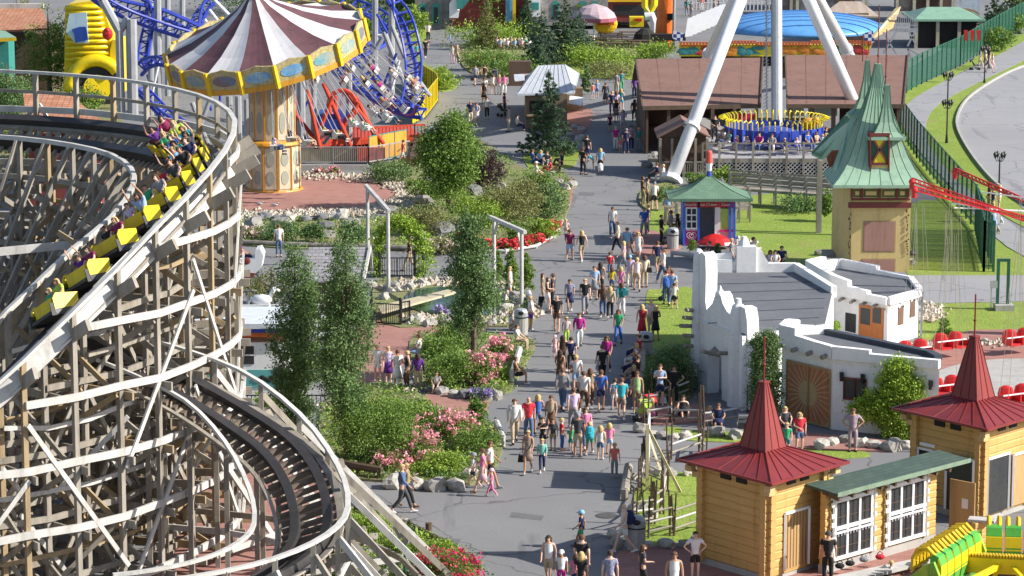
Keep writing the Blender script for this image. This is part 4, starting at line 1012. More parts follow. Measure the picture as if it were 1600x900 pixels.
# ride deck with lattice skirt
dk = thing('ride_deck', 'raised grey timber deck with lattice skirt and railing under the tripod ride', 'deck', G(1200, 275))
dz = 1.15; fy = G(1200, 276).y; xL, xR = (1100-800)/4700*fy, (1312-800)/4700*fy
b = MB(); b.bx(xL, xR, fy, fy+22, dz-.12, dz); b.build('deck_floor', mat('pale_deck', (.40, .39, .40), (.32, .31, .32)), dk)
b = MB(); b.bx(xL, xR, fy-.06, fy, dz-.25, dz+.02); 
for k in range(9): x = xL+(xR-xL)*k/8; b.bx(x-.07, x+.07, fy-.1, fy+.02, 0, dz+1.1)
b.bx(xL, xR, fy-.05, fy, dz+.95, dz+1.05); b.bx(xL, xR, fy-.04, fy, dz+.5, dz+.56); b.build('railing', WOOD, dk)
b = MB()
x = xL-1
while x < xR:
    for s in (1, -1):
        p_, q_ = V((x, fy-.02-.02*s, 0)), V((x+1.0*1, fy-.02-.02*s, dz-.2))
        if s < 0: p_.x, q_.x = q_.x, p_.x
        if p_.x > xL-.3 and q_.x < xR+1: b.bar(p_, q_, .03, .05)
    x += .28
b.build('lattice_skirt', WOODL, dk); b = MB(); b.bx(xL, xR, fy+.4, fy+.45, 0, dz-.2); b.build('under_deck_shade', DARK, dk)  # near-black sheet added for the shade behind the lattice
rm = thing('access_ramp', 'long sloping timber ramp with plank railings below the deck', 'ramp', G(1220, 320))
for (p0_, p1_, z0_, z1_) in (((1140, 318), (1330, 330), 1.0, .9), ((1040, 350), (1170, 345), .15, .9)):
    a = G(*p0_); c_ = G(*p1_); a.z, c_.z = z0_, z1_; b = MB()
    b.bar(a, c_, 1.3, .16); b.build('ramp_floor', WOOD, rm)
    for off in (-.65, .65):
        b = MB(); o_ = V((0, off, 0))
        for h in (.35, .65, .95): b.bar(a+o_+V((0, 0, h)), c_+o_+V((0, 0, h)), .04, .12)
        for k in range(9): p = a.lerp(c_, k/8)+o_; b.bar((p.x, p.y, 0), (p.x, p.y, p.z+1.05), .1)
        b.build('ramp_railing', WOOD, rm)
# ---------------------------------------------------------------- hut with the pale grey roof
ht = thing('grey_roofed_hut', 'timber sales hut with pale grey metal hipped roof beside the spruce', 'hut', G(858, 190))
z1_, z2_ = 2.5, 3.9
e = [G(808, 148, z1_), G(897, 146, z1_), G(905, 115, z1_), G(828, 116, z1_)]; r_ = [G(862, 98, z2_)+V((0, 0, 0)), G(866, 98, z2_)]
rl = V(((e[0].x+e[3].x)/2+1.1, (e[0].y+e[3].y)/2, z2_)); rr = V(((e[1].x+e[2].x)/2-.9, (e[1].y+e[2].y)/2, z2_))
b = MB(); b.add([e[0], e[1], rr, rl], [(0, 1, 2, 3)]); b.add([e[1], e[2], rr], [(0, 1, 2)]); b.add([e[2], e[3], rl, rr], [(0, 1, 2, 3)]); b.add([e[3], e[0], rl], [(0, 1, 2)])
for i in range(4): b.bar(e[i], e[(i+1) % 4], .06, .14)
RG = mat('pale_grey_metal_roof', (.50, .52, .56), (.43, .45, .49), .4, 1, .05)
rf = b.build('roof', RG, ht); b = MB(); seams(b, e[0], e[1], rl, rr, 8, .03, .05); seams(b, e[3], e[2], rl, rr, 8, .03, .05); b.build('seams', mat('grey_seam', (.35, .37, .40)), rf)
cx_, cy_ = (e[0].x+e[1].x)/2, (e[0].y+e[2].y)/2
b = MB(); b.bx(e[0].x+.6, e[1].x-.5, e[0].y+.6, e[2].y-.5, 0, 2.5); b.build('wall', mat('tan_boarding', (.30, .22, .13), (.22, .16, .10), .8, 2), ht)
b = MB(); b.bx(e[0].x+.9, e[0].x+2.4, e[0].y+.5, e[0].y+.58, 1.0, 2.0); b.build('serving_hatch', DARK, ht)
b = MB(); b.bx(e[0].x+.7, e[0].x+2.6, e[0].y+.1, e[0].y+.6, .9, 1.0); b.build('counter', WOODT, ht)
ax = thing('annex_stall', 'low stall with small white roof at the right of the grey roofed hut', 'stall', G(900, 174))
b = MB(); b.slab([G(889, 160, 1.9), G(909, 164, 1.8), G(911, 152, 2.0), G(890, 149, 2.1)], (0, 0, -.08)); b.build('roof', WHITE, ax); q = G(898, 175); b = MB(); b.bx(q.x-.7, q.x+.6, q.y, q.y+1.2, 0, 1.8); b.build('wall', MC['tan_boarding'], ax)
ax = thing('annex_stall', 'low stall with small white roof at the left of the grey roofed hut', 'stall', G(815, 134))
b = MB(); b.slab([G(804, 126, 2.0), G(834, 122, 2.1), G(834, 115, 2.3), G(803, 116, 2.3)], (0, 0, -.08)); b.build('roof', RG, ax); q = G(818, 136); b = MB(); b.bx(q.x-1.2, q.x+.6, q.y+.8, q.y+2, 0, 2); b.build('wall', BW, ax)
# ================================================================ wave swinger carousel
cb = G(427, 296); s_c = F/(cb.y*CP+HC*SP)
ws = thing('swing_carousel', 'tall swing carousel with a tilted striped canopy and ornate painted cornice', 'carousel', cb)
CREAM = mat('ornate_cream', (.58, .50, .36), (.36, .28, .14), .6, 9, .4)
MIRROR = mat('painted_oval', (.30, .36, .34), (.42, .36, .25), .35, 3)
GOLD = mat('golden_orange_trim', (.66, .33, .04), (.55, .26, .03), .45, 3)
def drum(r, z0, z1, npan):
    b = MB(); b.lathe([(r, z0), (r, z1)], cb, npan, rz=math.pi/npan); b.build('tower_drum', CREAM, ws)
    for k in range(npan):
        a = 2*math.pi*k/npan+math.pi/npan*2
        am = a+math.pi/npan-math.pi/npan
        if math.sin(am) > .35: continue
        n = V((math.cos(am), math.sin(am), 0)); tn = V((-n.y, n.x, 0)); ap = r*math.cos(math.pi/npan)+.02; w = 2*r*math.sin(math.pi/npan)
        H = z1-z0; pan = MB(); pan.frame(cb+n*(ap)+V((0, 0, (z0+z1)/2)), tn, n, V((0, 0, 1)), (w*.82, .05, H*.9)); po = pan.build('panel', mat('pale_cream_panel', (.62, .55, .42), (.52, .44, .30), .5, 6), ws)
        for (zc, zh) in ((z0+H*.3, H*.2), (z0+H*.72, H*.2)):
            o = cb+n*(ap+.05)+V((0, 0, zc)); ov = MB(); ov.slab([o+tn*(math.cos(q*math.pi/7)*w*.28)+V((0, 0, math.sin(q*math.pi/7)*zh*.8)) for q in range(14)], n*-.03); ov.build('oval_mirror', MIRROR, po)
    for k in range(npan):
        a = 2*math.pi*(k+.5)/npan+0*math.pi; b = MB(); p = cb+V((math.cos(a)*r, math.sin(a)*r, 0)); b.bar(onto(p, z=z0), onto(p, z=z1), .11); b.build('corner_rib', GOLD, ws)
drum(1.72, .1, 2.9, 12); drum(1.42, 3.05, 7.3, 12)
b = MB(); b.lathe([(1.72, 2.85), (1.9, 2.95), (1.8, 3.1), (1.5, 3.2)], cb, 24); b.lathe([(1.9, 0), (1.85, .12)], cb, 24); b.build('drum_moulding', GOLD, ws)
cc_ = P(419, 88, cb.y)
MT = Matrix.Translation(cc_) @ Matrix.Rotation(R(13), 4, 'X') @ Matrix.Rotation(R(-10.5), 4, 'Y')
NS = 18; RC = 6.25
STW = mat('canopy_white', (.66, .64, .64), (.56, .54, .56), .7, 1, .1); STP = mat('canopy_plum', (.145, .065, .075), (.11, .05, .06), .7, 1, .1)
b = MB(); rings = [(RC*.98, 1.25), (RC*.72, 1.72), (RC*.45, 2.45), (RC*.2, 3.35), (.5, 4.0)]
for k in range(NS):
    b.cm = k % 2; sub = 4
    for j in range(sub):
        a0, a1 = 2*math.pi*(k+j/sub)/NS, 2*math.pi*(k+(j+1)/sub)/NS
        sag = [(.0, .10, .14, .10, .0)[j], (.0, .10, .14, .10, .0)[j+1]]
        for (r0, z0), (r1, z1) in zip(rings, rings[1:]):
            f0, f1 = r0/RC, r1/RC
            b.add([MT @ V((r*math.cos(a), r*math.sin(a), z-sg*f)) for r, a, z, sg, f in ((r0, a0, z0, sag[0], f0), (r0, a1, z0, sag[1], f0), (r1, a1, z1, sag[1], f1), (r1, a0, z1, sag[0], f1))], [(0, 1, 2, 3)])
b.build('striped_canopy', (STW, STP), ws)
b = MB(); prf = [(.0, 3.95), (.62, 3.95), (.70, 4.1), (.55, 4.5), (.05, 4.7)]
for (r0, z0), (r1, z1) in zip(prf, prf[1:]):
    for k in range(16):
        a0, a1 = 2*math.pi*k/16, 2*math.pi*(k+1)/16
        b.add([MT @ V((r*math.cos(a), r*math.sin(a), z)) for r, a, z in ((r0, a0, z0), (r0, a1, z0), (r1, a1, z1), (r1, a0, z1))], [(0, 1, 2, 3)])
b.build('crown_cap', WHITE, ws)
ORN = mat('ornate_gilt_frame', (.60, .50, .26), (.30, .24, .10), .5, 7, .6)
PAINT = [mat('blue_landscape_painting', (.05, .25, .55), (.35, .50, .60), .4, 1.1), mat('brown_landscape_painting', (.25, .12, .05), (.10, .25, .45), .4, 1.2), mat('teal_landscape_painting', (.08, .30, .42), (.42, .38, .25), .4, 1.0)]
rc = random.Random(4)
for k in range(NS):
    a0, a1 = 2*math.pi*k/NS, 2*math.pi*(k+1)/NS; p0_, p1_ = V((RC*math.cos(a0), RC*math.sin(a0), 0)), V((RC*math.cos(a1), RC*math.sin(a1), 0))
    n = ((p0_+p1_)/2).normalized(); W = (p1_-p0_).length; tn = (p1_-p0_).normalized(); c = (p0_+p1_)/2
    top = [(-.5, 1.1), (-.4, 1.32), (-.2, 1.38), (0, 1.48), (.2, 1.38), (.4, 1.32), (.5, 1.1)]
    b = MB(); b.slab([MT @ (c+tn*(u*W)+V((0, 0, z))) for u, z in [(-.5, .16), (.5, .16)][::-1]+top], MT.to_3x3() @ (n*-.12)); po = b.build('cornice_board', ORN, ws)
    b = MB(); b.slab([MT @ (c+n*.03+tn*(math.cos(q*math.pi/8)*W*.36)+V((0, 0, .74+math.sin(q*math.pi/8)*.34))) for q in range(16)], MT.to_3x3() @ (n*-.02)); b.build('painting', rc.choice(PAINT), po)
    b = MB(); b.slab([MT @ (c+n*.04+tn*(u*W)+V((0, 0, z))) for u, z in ((-.52, -.12), (.52, -.12), (.5, .2), (-.5, .2))], MT.to_3x3() @ (n*-.12)); b.build('gold_rail', GOLD, po)
    b = MB(); q = p0_*1.01; b.bar(MT @ (q+V((0, 0, -.12))), MT @ (q+V((0, 0, 1.35))), .22, .22); b.build('pilaster', YEL, ws)
b = MB()
for (r0, z0), (r1, z1) in zip([(RC*.97, .0), (4.2, -.25), (1.3, -1.0), (1.3, -1.6)], [(4.2, -.25), (1.3, -1.0), (1.3, -1.6), (.2, -1.6)]):
    for k in range(24):
        a_, c_ = 2*math.pi*k/24, 2*math.pi*(k+1)/24
        b.add([MT @ V((r*math.cos(q), r*math.sin(q), z)) for r, q, z in ((r0, a_, z0), (r1, a_, z1), (r1, c_, z1), (r0, c_, z0))], [(0, 1, 2, 3)])
b.build('underside', GOLD, ws)
SWING = []
CH = mat('steel_chain', (.55, .55, .58), rough=.35, metal=.6)
for ring_r, cnt, L_, ph in ((5.75, 30, 5.0, 0), (4.4, 22, 4.7, .1)):
    for k in range(cnt):
        a = 2*math.pi*k/cnt+ph; att = MT @ V((ring_r*math.cos(a), ring_r*math.sin(a), -.1)); out = V((math.cos(a), math.sin(a), 0)); tn = V((-out.y, out.x, 0))
        if out.x < .02: continue
        el = R(50 if ring_r > 5 else 44); dn = out*math.sin(el)-V((0, 0, math.cos(el))); up_ = -dn; sd_ = tn.cross(up_)
        seat = att+dn*L_; b = MB()
        b.frame(seat, sd_, tn, up_, (.46, .42, .06)); b.frame(seat+tn*-.2+up_*.22, sd_, tn, up_, (.4, .04, .26)); so = b.build('swing_seat', mat('white_plastic', (.7, .7, .68), rough=.4), ws)
        b = MB()
        for u in (-.22, .22): b.bar(seat+sd_*u+up_*.1, att+sd_*u*.8, .04)
        b.build('chains', CH, so)
        SWING.append(Matrix(((sd_.x, tn.x, up_.x, seat.x), (sd_.y, tn.y, up_.y, seat.y), (sd_.z, tn.z, up_.z, seat.z), (0, 0, 0, 1))))
# ================================================================ blue steel coaster
BLT = mat('blue_track_paint', (.03, .05, .36), (.05, .08, .45), .35)
bc = thing('steel_roller_coaster', 'blue tubular steel roller coaster twisting on pale grey columns behind the carousel', 'roller coaster', G(520, 210))
def btrack(pts, wid=.9, tilt=0):
    q = [P(*p) for p in pts]; q = spline(q, 10); b = MB(); L_ = []; R_ = []; S_ = []
    for i, p in enumerate(q):
        d = (q[min(i+1, len(q)-1)]-q[max(i-1, 0)]).normalized(); sd_ = d.cross(V((0, math.sin(tilt)*0+0, 1)))
        sd_ = sd_.normalized() if sd_.length > .1 else V((1, 0, 0)); sd_ = (Matrix.Rotation(tilt, 3, d) @ sd_); n = sd_.cross(d)
        L_.append(p-sd_*wid/2); R_.append(p+sd_*wid/2); S_.append(p-n*.55)
    for t_ in (L_, R_): b.tube(t_, .10, 6)
    b.tube(S_, .15, 6); b.build('track', BLT, bc); b = MB()
    acc = 0
    for i in range(len(q)-1):
        seg = (q[i+1]-q[i]).length; acc += seg
        if acc > .75: 
            acc = 0; b.bar(L_[i], R_[i], .1); b.bar(L_[i], S_[i], .09); b.bar(R_[i], S_[i], .09)
            if i+2 < len(q): b.bar(S_[i], R_[min(i+3, len(q)-1)], .06)
    if b.v: b.build('cross_ties', BLT, bc)
btrack([(120, -40, 200), (160, -5, 201), (200, 16, 202), (260, 38, 203), (310, 54, 204), (350, 70, 205)])
btrack([(150, -20, 206), (190, 0, 206), (250, 14, 206), (300, 35, 206), (330, 50, 206)], .8)
btrack([(360, -30, 215), (322, 0, 214), (306, 30, 213), (304, 60, 212), (318, 90, 211)], 1.0, .6)
btrack([(450, -36, 226), (500, -8, 224), (556, 8, 222), (596, 28, 219), (602, 52, 216), (572, 72, 213), (530, 88, 211)], 1.1, .5)
btrack([(604, -30, 205), (624, 12, 205), (638, 50, 204), (646, 92, 203), (645, 128, 201), (638, 160, 199)], 1.1, .3)
btrack([(520, 100, 214), (545, 120, 210), (585, 145, 207), (625, 165, 205), (660, 172, 204)], 1.0)
btrack([(560, 92, 214), (580, 118, 211), (600, 145, 208), (640, 166, 203), (652, 150, 200)], .9)
btrack([(218, 105, 200), (232, 92, 199), (252, 88, 198), (270, 96, 197)], .8)
btrack([(212, 128, 200), (235, 150, 199), (262, 176, 198), (300, 200, 197)], .8)
btrack([(232, -20, 204), (236, 20, 204), (228, 60, 203), (222, 100, 202)], .7)
def colm(x, y0, x2, y1, Y, r=.22, m=GREYM, par=bc, nm='support_column'):
    b = MB(); b.tube([P(x, y0, Y), P(x2, y1, Y)], r, 8); return b.build(nm, m, par)
for x, y0, x2, y1, Y, r in ((205, 30, 208, 185, 196, .36), (186, 45, 190, 185, 196, .26), (160, 0, 186, 48, 196, .3), (200, 28, 186, 50, 196, .25), (246, -10, 248, 190, 203, .25), (235, 0, 236, 180, 206, .2), (262, -10, 262, 150, 208, .2), (285, -10, 285, 100, 210, .2), (586, -10, 586, 165, 212, .22), (612, -10, 612, 150, 210, .22),
     (600, 50, 640, 152, 207, .18), (598, 58, 566, 112, 209, .18), (612, 40, 632, 90, 206, .15), (490, 130, 490, 232, 200, .2), (545, 112, 546, 238, 200, .22), (470, 125, 471, 215, 203, .3), (358, 150, 360, 250, 196, .22), (372, 150, 374, 250, 198, .22), (300, 160, 330, 240, 196, .16), (330, 150, 300, 230, 198, .16), (544, 180, 505, 225, 200, .12), (385, 155, 386, 240, 200, .18), (650, 120, 672, 150, 201, .14)):
    colm(x, y0, x2, y1, Y, r)
for x, y0, x2, y1 in ((327, 15, 350, 45), (335, 0, 372, 38), (320, 30, 335, 55), (322, 62, 300, 90), (590, 55, 622, 55), (600, 80, 625, 120)): colm(x, y0, x2, y1, 210, .12, WHITE, nm='strut')
rs_ = random.Random(6)
for k in range(16): x = rs_.uniform(170, 390) if k < 10 else rs_.uniform(470, 640); y = rs_.uniform(20, 140); colm(x, y, x+rs_.uniform(-30, 30), y+rs_.uniform(30, 70), rs_.uniform(200, 212), .09, WHITE if k % 2 else BLT, nm='strut')
b = MB(); q = P(516, 190, 199); b.box(q, (1.8, 3, .7)); b.box(q+V((0, 0, .5)), (1.5, 2.6, .3)); bcar = b.build('coaster_car', BLUEP, None); 
tag(bcar, 'single blue roller coaster car parked below the swing chains', 'coaster car')
# red ride platform behind, fences around
REDF = mat('red_orange_ride_paint', (.60, .07, .03), (.50, .05, .02), .5)
rr_ = thing('red_ride', 'bright red lattice ride structure behind the swing carousel', 'ride', G(560, 232))
b = MB(); q0, q1 = G(480, 236), G(664, 226)
for k in range(34): p = q0.lerp(q1, k/33); b.bar(onto(p, z=0), onto(p, z=1.4), .06)
b.bar(onto(q0, z=1.4), onto(q1, z=1.4), .1, .12); b.bar(onto(q0, z=.5), onto(q1, z=.5), .06, .5); b.build('red_fence', REDF, rr_)
b = MB(); b.slab([G(500, 220, .6), G(660, 215, .6), G(640, 195, .6), G(520, 200, .6)], (0, 0, -.3)); b.build('platform', REDF, rr_)
for k, (x, y, x2, y2) in enumerate(((480, 140, 500, 232), (520, 150, 490, 228), (505, 130, 548, 228), (560, 160, 520, 225), (535, 140, 600, 225), (460, 150, 462, 235), (556, 150, 590, 222), (575, 200, 545, 150), (440, 150, 500, 228), (524, 150, 524, 225))): colm(x, y, x2, y2, 197+k*.3, .14, REDF, rr_, 'red_strut')
b = MB(); b.tube([P(535+22*math.cos(a), 165+24*math.sin(a), 198) for a in [k*.45 for k in range(15)]], .15, 6); b.build('red_ring', REDF, rr_)
b = MB(); b.bx(*[(P(556, 0, 197).x), (P(600, 0, 197).x)], 197, 197.2, .3, 1.2); b.build('red_panel', REDF, rr_)
def fence(name, label, pts, h, m, step=1.5, rails=2, pick=0, mp=None, panel=None, pw=.07, cat='fence', z=0, group=None):
    q = [G(*p) if not isinstance(p, V) else p for p in pts]; t = thing(name, label, cat, q[0], group=group); mp = mp or m
    for a, c in zip(q, q[1:]):
        L_ = (c-a).length; n = max(1, round(L_/step))
        for k in range(n+1): b = MB(); p = a.lerp(c, k/n); b.bar(onto(p, z=z-.02), onto(p, z=z+h+.04), pw); b.build('post', mp, t)
        b = MB()
        for k in range(rails): zz = z+h*(1 if rails == 1 else (.12+.88*k/(rails-1))); b.bar(onto(a, z=zz), onto(c, z=zz), .045, .06)
        b.build('rails', m, t)
        if pick:
            b = MB(); nn_ = int(L_/pick)
            for k in range(nn_): p = a.lerp(c, (k+.5)/nn_); b.bar(onto(p, z=z+.1), onto(p, z=z+h), .03)
            b.build('pickets', m, t)
        if panel:
            b = MB(); b.slab([onto(a, z=z+.15), onto(c, z=z+.15), onto(c, z=z+h-.05), onto(a, z=z+h-.05)], (0, .03, 0)); b.build('panel', panel, t)
    return t
fence('yellow_fence', 'bright yellow slatted fence curving beside the walkway behind the flying riders', [(644, 196), (664, 186), (684, 160), (682, 152), (652, 132)], 1.9, YELB, 1.2, 2, .16, DGREEN, panel=YELB)
fence('panel_fence', 'green framed fence with a bright yellow orange panel beside the carousel', [(577, 258), (636, 246)], 1.9, TEALP, 1.3, 2, 0, TEALP, panel=mat('amber_panel', (.65, .33, .04), (.55, .26, .03)))
fence('panel_fence', 'low tan panelled fence behind the carousel paving', [(468, 256), (575, 257)], 1.1, mat('tan_panel', (.42, .36, .22), (.36, .30, .18)), 2.5, 2, 0, DGREEN, panel=MC['tan_panel'])
fence('picket_railing', 'thin grey metal railing on a low concrete wall behind the carousel', [(466, 264), (576, 264), (640, 254)], 1.1, GREYM, 2, 2, .13, z=.35)
b = MB(); b.bar(G(466, 266)+V((0, 0, .18)), G(576, 266)+V((0, 0, .18)), .25, .36); tag(b.build('low_wall', CONC), 'low pale concrete wall behind the carousel paving', 'wall')
dkk = thing('boarding_deck', 'dark timber deck with steps beside the yellow panel fence', 'deck', G(660, 240))
b = MB(); b.slab([G(640, 246, .7), G(684, 244, .7), G(690, 218, .7), G(648, 216, .7)], (0, 0, -.12)); b.build('floor', WOODD, dkk)
b = MB()
for (x, y) in ((640, 246), (662, 246), (684, 245), (690, 218), (648, 216)): q = G(x, y, .7); b.bar((q.x, q.y, 0), (q.x, q.y, 1.7), .1)
for z in (1.0, 1.35, 1.7): b.bar(G(640, 246, .7)+V((0, 0, z-.7)), G(684, 245, .7)+V((0, 0, z-.7)), .06, .08)
b.build('deck_railing', WOODD, dkk)
# ================================================================ tripod tower ride
TW = mat('white_tower_paint', (.80, .79, .80), (.74, .73, .75), .3, .6)
f0 = G(1047, 286); ctr = V((0, 0, 0)); Yc = 211; Yc = G(1209, 212, 1.3).y+1; apex = P(1207, -130, Yc); ctr = V((apex.x, Yc, 0))
tr = thing('tripod_ride', 'giant white legged tower ride with a hanging ring of blue seats', 'ride', ctr)
fr_ = P(1365, 238, 206); fr_.z = 0; fb = G(1088, 128); fc4 = G(1345, 118); fl2 = V((f0.x, f0.y, 0))
for ft in (fl2, fr_, fb, fc4):
    b = MB(); b.tube([ft, apex], .42, 20); lg = b.build('leg', TW, tr, smooth=True)
    b = MB(); m_p = ft.lerp(apex, .20); d = (apex-ft).normalized(); b.tube([m_p-d*.12, m_p+d*.12], .56, 16); b.tube([ft-V((0, 0, .0)), ft+d*.35], .75, 12); b.build('flange', TW, lg)
b = MB(); b.ball(apex, 1.1); b.build('hub', TW, tr)
mast = P(1208, 196, Yc); b = MB(); b.tube([mast+V((.25, 0, 0)), apex+V((.25, 0, 0))], .38, 14); b.build('mast', mat('silver_mast', (.62, .64, .68), (.5, .52, .56), .3), tr)
b = MB(); w_ = .34; zz = mast.z
b.bar(mast+V((-.45, -.2, 0)), V((apex.x-.45, Yc-.2, apex.z)), .09); b.bar(mast+V((-.12, -.2, 0)), V((apex.x-.12, Yc-.2, apex.z)), .05)
while zz < apex.z-.3:
    b.bar((apex.x-.45, Yc-.2, zz), (apex.x-.12, Yc-.2, zz+.25), .04); zz += .25
b.build('ladder_lattice', GREYM, tr)
hc = G(1209, 212, 2.0); b = MB(); b.lathe([(1.2, -.5), (1.5, -.2), (1.5, .35), (.6, .6)], hc, 16); b.build('carrier_hub', BLUEP, tr)
DISK = []
for k in range(26):
    a = 2*math.pi*k/26; o_ = V((math.cos(a), math.sin(a), 0)); tn = V((o_.y, -o_.x, 0)); c = hc+o_*3.45
    b = MB(); b.frame(c+V((0, 0, -.25)), tn, o_, V((0, 0, 1)), (.55, .45, .1)); b.frame(c-o_*.25+V((0, 0, .2)), tn, o_, V((0, 0, 1)), (.55, .12, .95)); so = b.build('seat', BLUEP, tr)
    b = MB(); q = [c-o_*.3+V((0, 0, .6)), c-o_*.3+V((0, 0, 1.15)), c-o_*.1+V((0, 0, 1.3)), c+o_*.2+V((0, 0, 1.2))]
    for u in (-.18, .18): b.tube([p+tn*u for p in q], .042, 6)
    b.build('harness', YELB, so)
    if o_.y < .3: DISK.append(Matrix(((tn.x, o_.x, 0, c.x), (tn.y, o_.y, 0, c.y), (0, 0, 1, c.z-.22), (0, 0, 0, 1))) @ Matrix.Rotation(0, 4, 'Z'))
# gold lion like ornament is built as plain golden scrolls
b = MB(); q = hc+V((2.1, -1.6, 1.0)); b.ball(q, .5, .3, .4); b.ball(q+V((.5, -.1, .2)), .25); b.build('golden_ornament', GOLD, tr)
# ================================================================ red chair swing ride at the right edge
cs = thing('chair_swing_ride', 'red armed chair swing ride reaching in from the right over the lawn', 'ride', G(1690, 600))
hubp = P(1700, 380, 138)
CSEAT = []
for i, (x, y, Y, sx, sy) in enumerate(((1425, 284, 139, 1431, 546), (1429, 297, 135, 1486, 534), (1492, 268, 144, 1594, 528), (1600, 344, 131, 1480, 604), (1660, 340, 128, 1590, 618))):
    tip = P(x, y, Y); out = hubp+V((0, 0, .3*i)); d = (tip-out).normalized(); up_ = V((0, 0, 1))
    if i < 3:
        b = MB(); 
        for u, v in ((-.12, 0), (.12, 0), (0, .18)): b.bar(out+V((0, u, v)), tip+V((0, u, v)), .06)
        n = 34
        for k in range(n): 
            p, q = out.lerp(tip, k/n), out.lerp(tip, (k+1)/n); b.bar(p+V((0, -.12, 0)), q+V((0, 0, .18)), .03); b.bar(q+V((0, .12, 0)), p+V((0, 0, .18)), .03)
        b.build('arm', REDP, cs); b = MB(); b.ball(tip, .16); b.cyl(tip-V((0, 0, .35)), .12, .3, 8); b.build('arm_tip', REDP, cs)
        b = MB(); b.bar(tip.lerp(out, .3)+V((-.6, 0, -.15)), out+V((0, 0, 1.1)), .05); b.build('stay_rod', WHITE, cs)
    seat = G(sx, sy+8, .55); top = tip-V((0, 0, .3)) if i < 3 else seat+V((0, 0, 7))
    top = V((seat.x, seat.y, 7.2))
    st = bpy.data.objects.new('double_seat', None); link(st); st.parent = cs; st.matrix_basis = wmat(cs).inverted() @ Matrix.Translation(seat)
    for u in (-.42, .42):
        b = MB(); a_ = .5
        fx = V((math.cos(a_), math.sin(a_), 0)); fy_ = V((-fx.y, fx.x, 0))
        o_ = seat+fx*u; pts = []
        for v, z in ((-.38, .0), (.1, -.05), (.38, .15)): pts.append((v, z))
        b.frame(o_+V((0, 0, 0)), fx, fy_, V((0, 0, 1)), (.6, .6, .1)); b.lathe([(.32, 0), (.34, .32), (.28, .55), (.1, .64)], o_+fy_*.26, 10, 1, .3, a_); b.frame(o_-fx*.32+V((0, 0, .15)), fx, fy_, V((0, 0, 1)), (.06, .7, .3)); b.frame(o_+fx*.32+V((0, 0, .15)), fx, fy_, V((0, 0, 1)), (.06, .7, .3))
        b.build('seat_shell', REDP, st)
    b = MB(); b.bar(seat+fx*-.8+V((0, -.3, .35)), seat+fx*.8+V((0, -.3, .35)), .05); b.build('lap_bar', WHITE, st)
    b = MB()
    for u, v in ((-.7, -.3), (.7, -.3), (-.7, .3), (.7, .3)): b.bar(seat+fx*u+fy_*v+V((0, 0, .3)), top+fx*u*.3+fy_*v*.2, .016)
    b.build('ropes', mat('pale_rope', (.45, .42, .30)), st)
# extra hanging rope bundles under the arm tips
for i, (x, y, Y, y2) in enumerate(((1432, 306, 135, 480), (1478, 318, 137, 440), (1487, 322, 138, 470), (1595, 330, 137, 520))):
    b = MB(); a = P(x, y, Y)
    for k in range(3): q = P(x-3+k*3, y2-k*12, Y); b.bar(a, q, .016)
    b.build('ropes', MC['pale_rope'], cs)
b = MB(); b.cyl((hubp.x, hubp.y, 0), .35, hubp.z+2, 12); b.build('centre_column', REDP, cs)
# ================================================================ green and yellow ride at bottom right
def gondola(name, o, rz, n, label, spacing=.62):
    t = thing(name, label, 'ride car', o, rz, 'green and yellow ride cars'); M = Matrix.Translation(o) @ Matrix.Rotation(rz, 4, 'Z')
    def W(x, y, z): return M @ V((x, y, z))
    def fr(b, c, sz): b.frame(W(*c), M.to_3x3() @ V((1, 0, 0)), M.to_3x3() @ V((0, 1, 0)), V((0, 0, 1)), sz)
    b = MB(); L_ = n*spacing
    b.add([W(x, y, z) for x, y, z in ((-L_/2-.3, -.5, .35), (L_/2+.3, -.5, .35), (L_/2+.3, .45, .35), (-L_/2-.3, .45, .35), (-L_/2-.2, -.62, .75), (L_/2+.2, -.62, .75), (L_/2+.2, .5, .75), (-L_/2-.2, .5, .75))], [(0, 1, 2, 3), (4, 5, 6, 7), (0, 1, 5, 4), (1, 2, 6, 5), (2, 3, 7, 6), (3, 0, 4, 7)])
    b.build('car_body', GREENP, t)
    for k in range(n):
        x = -L_/2+spacing*(k+.5); b = MB()
        pr_ = [(-.55, .7), (-.62, 1.15), (-.60, 1.6), (-.50, 1.85), (-.34, 1.92), (-.22, 1.8), (-.22, 1.3), (-.15, .95), (.3, .9), (.3, .7)]
        b.slab([W(x-.25, y, z) for y, z in pr_], M.to_3x3() @ V((.5, 0, 0))); so = b.build('seat', GREENP, t)
        b = MB(); b.slab([W(x-.27, y, z) for y, z in ((-.62, 1.1), (-.61, 1.55), (-.5, 1.8), (-.4, 1.4), (-.45, 1.0))], M.to_3x3() @ V((.54, 0, 0))); b.build('yellow_flash', YELB, so)
        b = MB()
        for u in (-.17, .17): b.tube([W(x+u, -.35, 1.85), W(x+u, -.1, 2.08), W(x+u, .22, 2.02), W(x+u, .38, 1.7), W(x+u, .4, 1.3)], .075, 7)
        b.bar(W(x-.2, .38, 1.5), W(x+.2, .38, 1.5), .12); b.build('lap_harness', YEL, so)
    b = MB()
    for s in (-1, 1):
        b.slab([W(s*(L_/2+.1), y, z) for y, z in ((-.65, .4), (-.7, 1.2), (-.45, 1.75), (-.1, 1.6), (.45, 1.1), (.6, .7), (.5, .4))], M.to_3x3() @ V((s*.14, 0, 0)))
    b.build('end_shield', mat('yellow_green_mottle', (.50, .55, .04), (.12, .42, .06), .35, 2), t)
    return t
gq0, gq1 = G(1425, 925, 0), G(1492, 875, 0)
gondola('ride_car', (G(1432, 962)+G(1512, 908))/2, math.atan2((G(1512, 908)-G(1432, 962)).y, (G(1512, 908)-G(1432, 962)).x)+math.pi*0, 6, 'green seated ride car with raised yellow harnesses in front of the log wall')
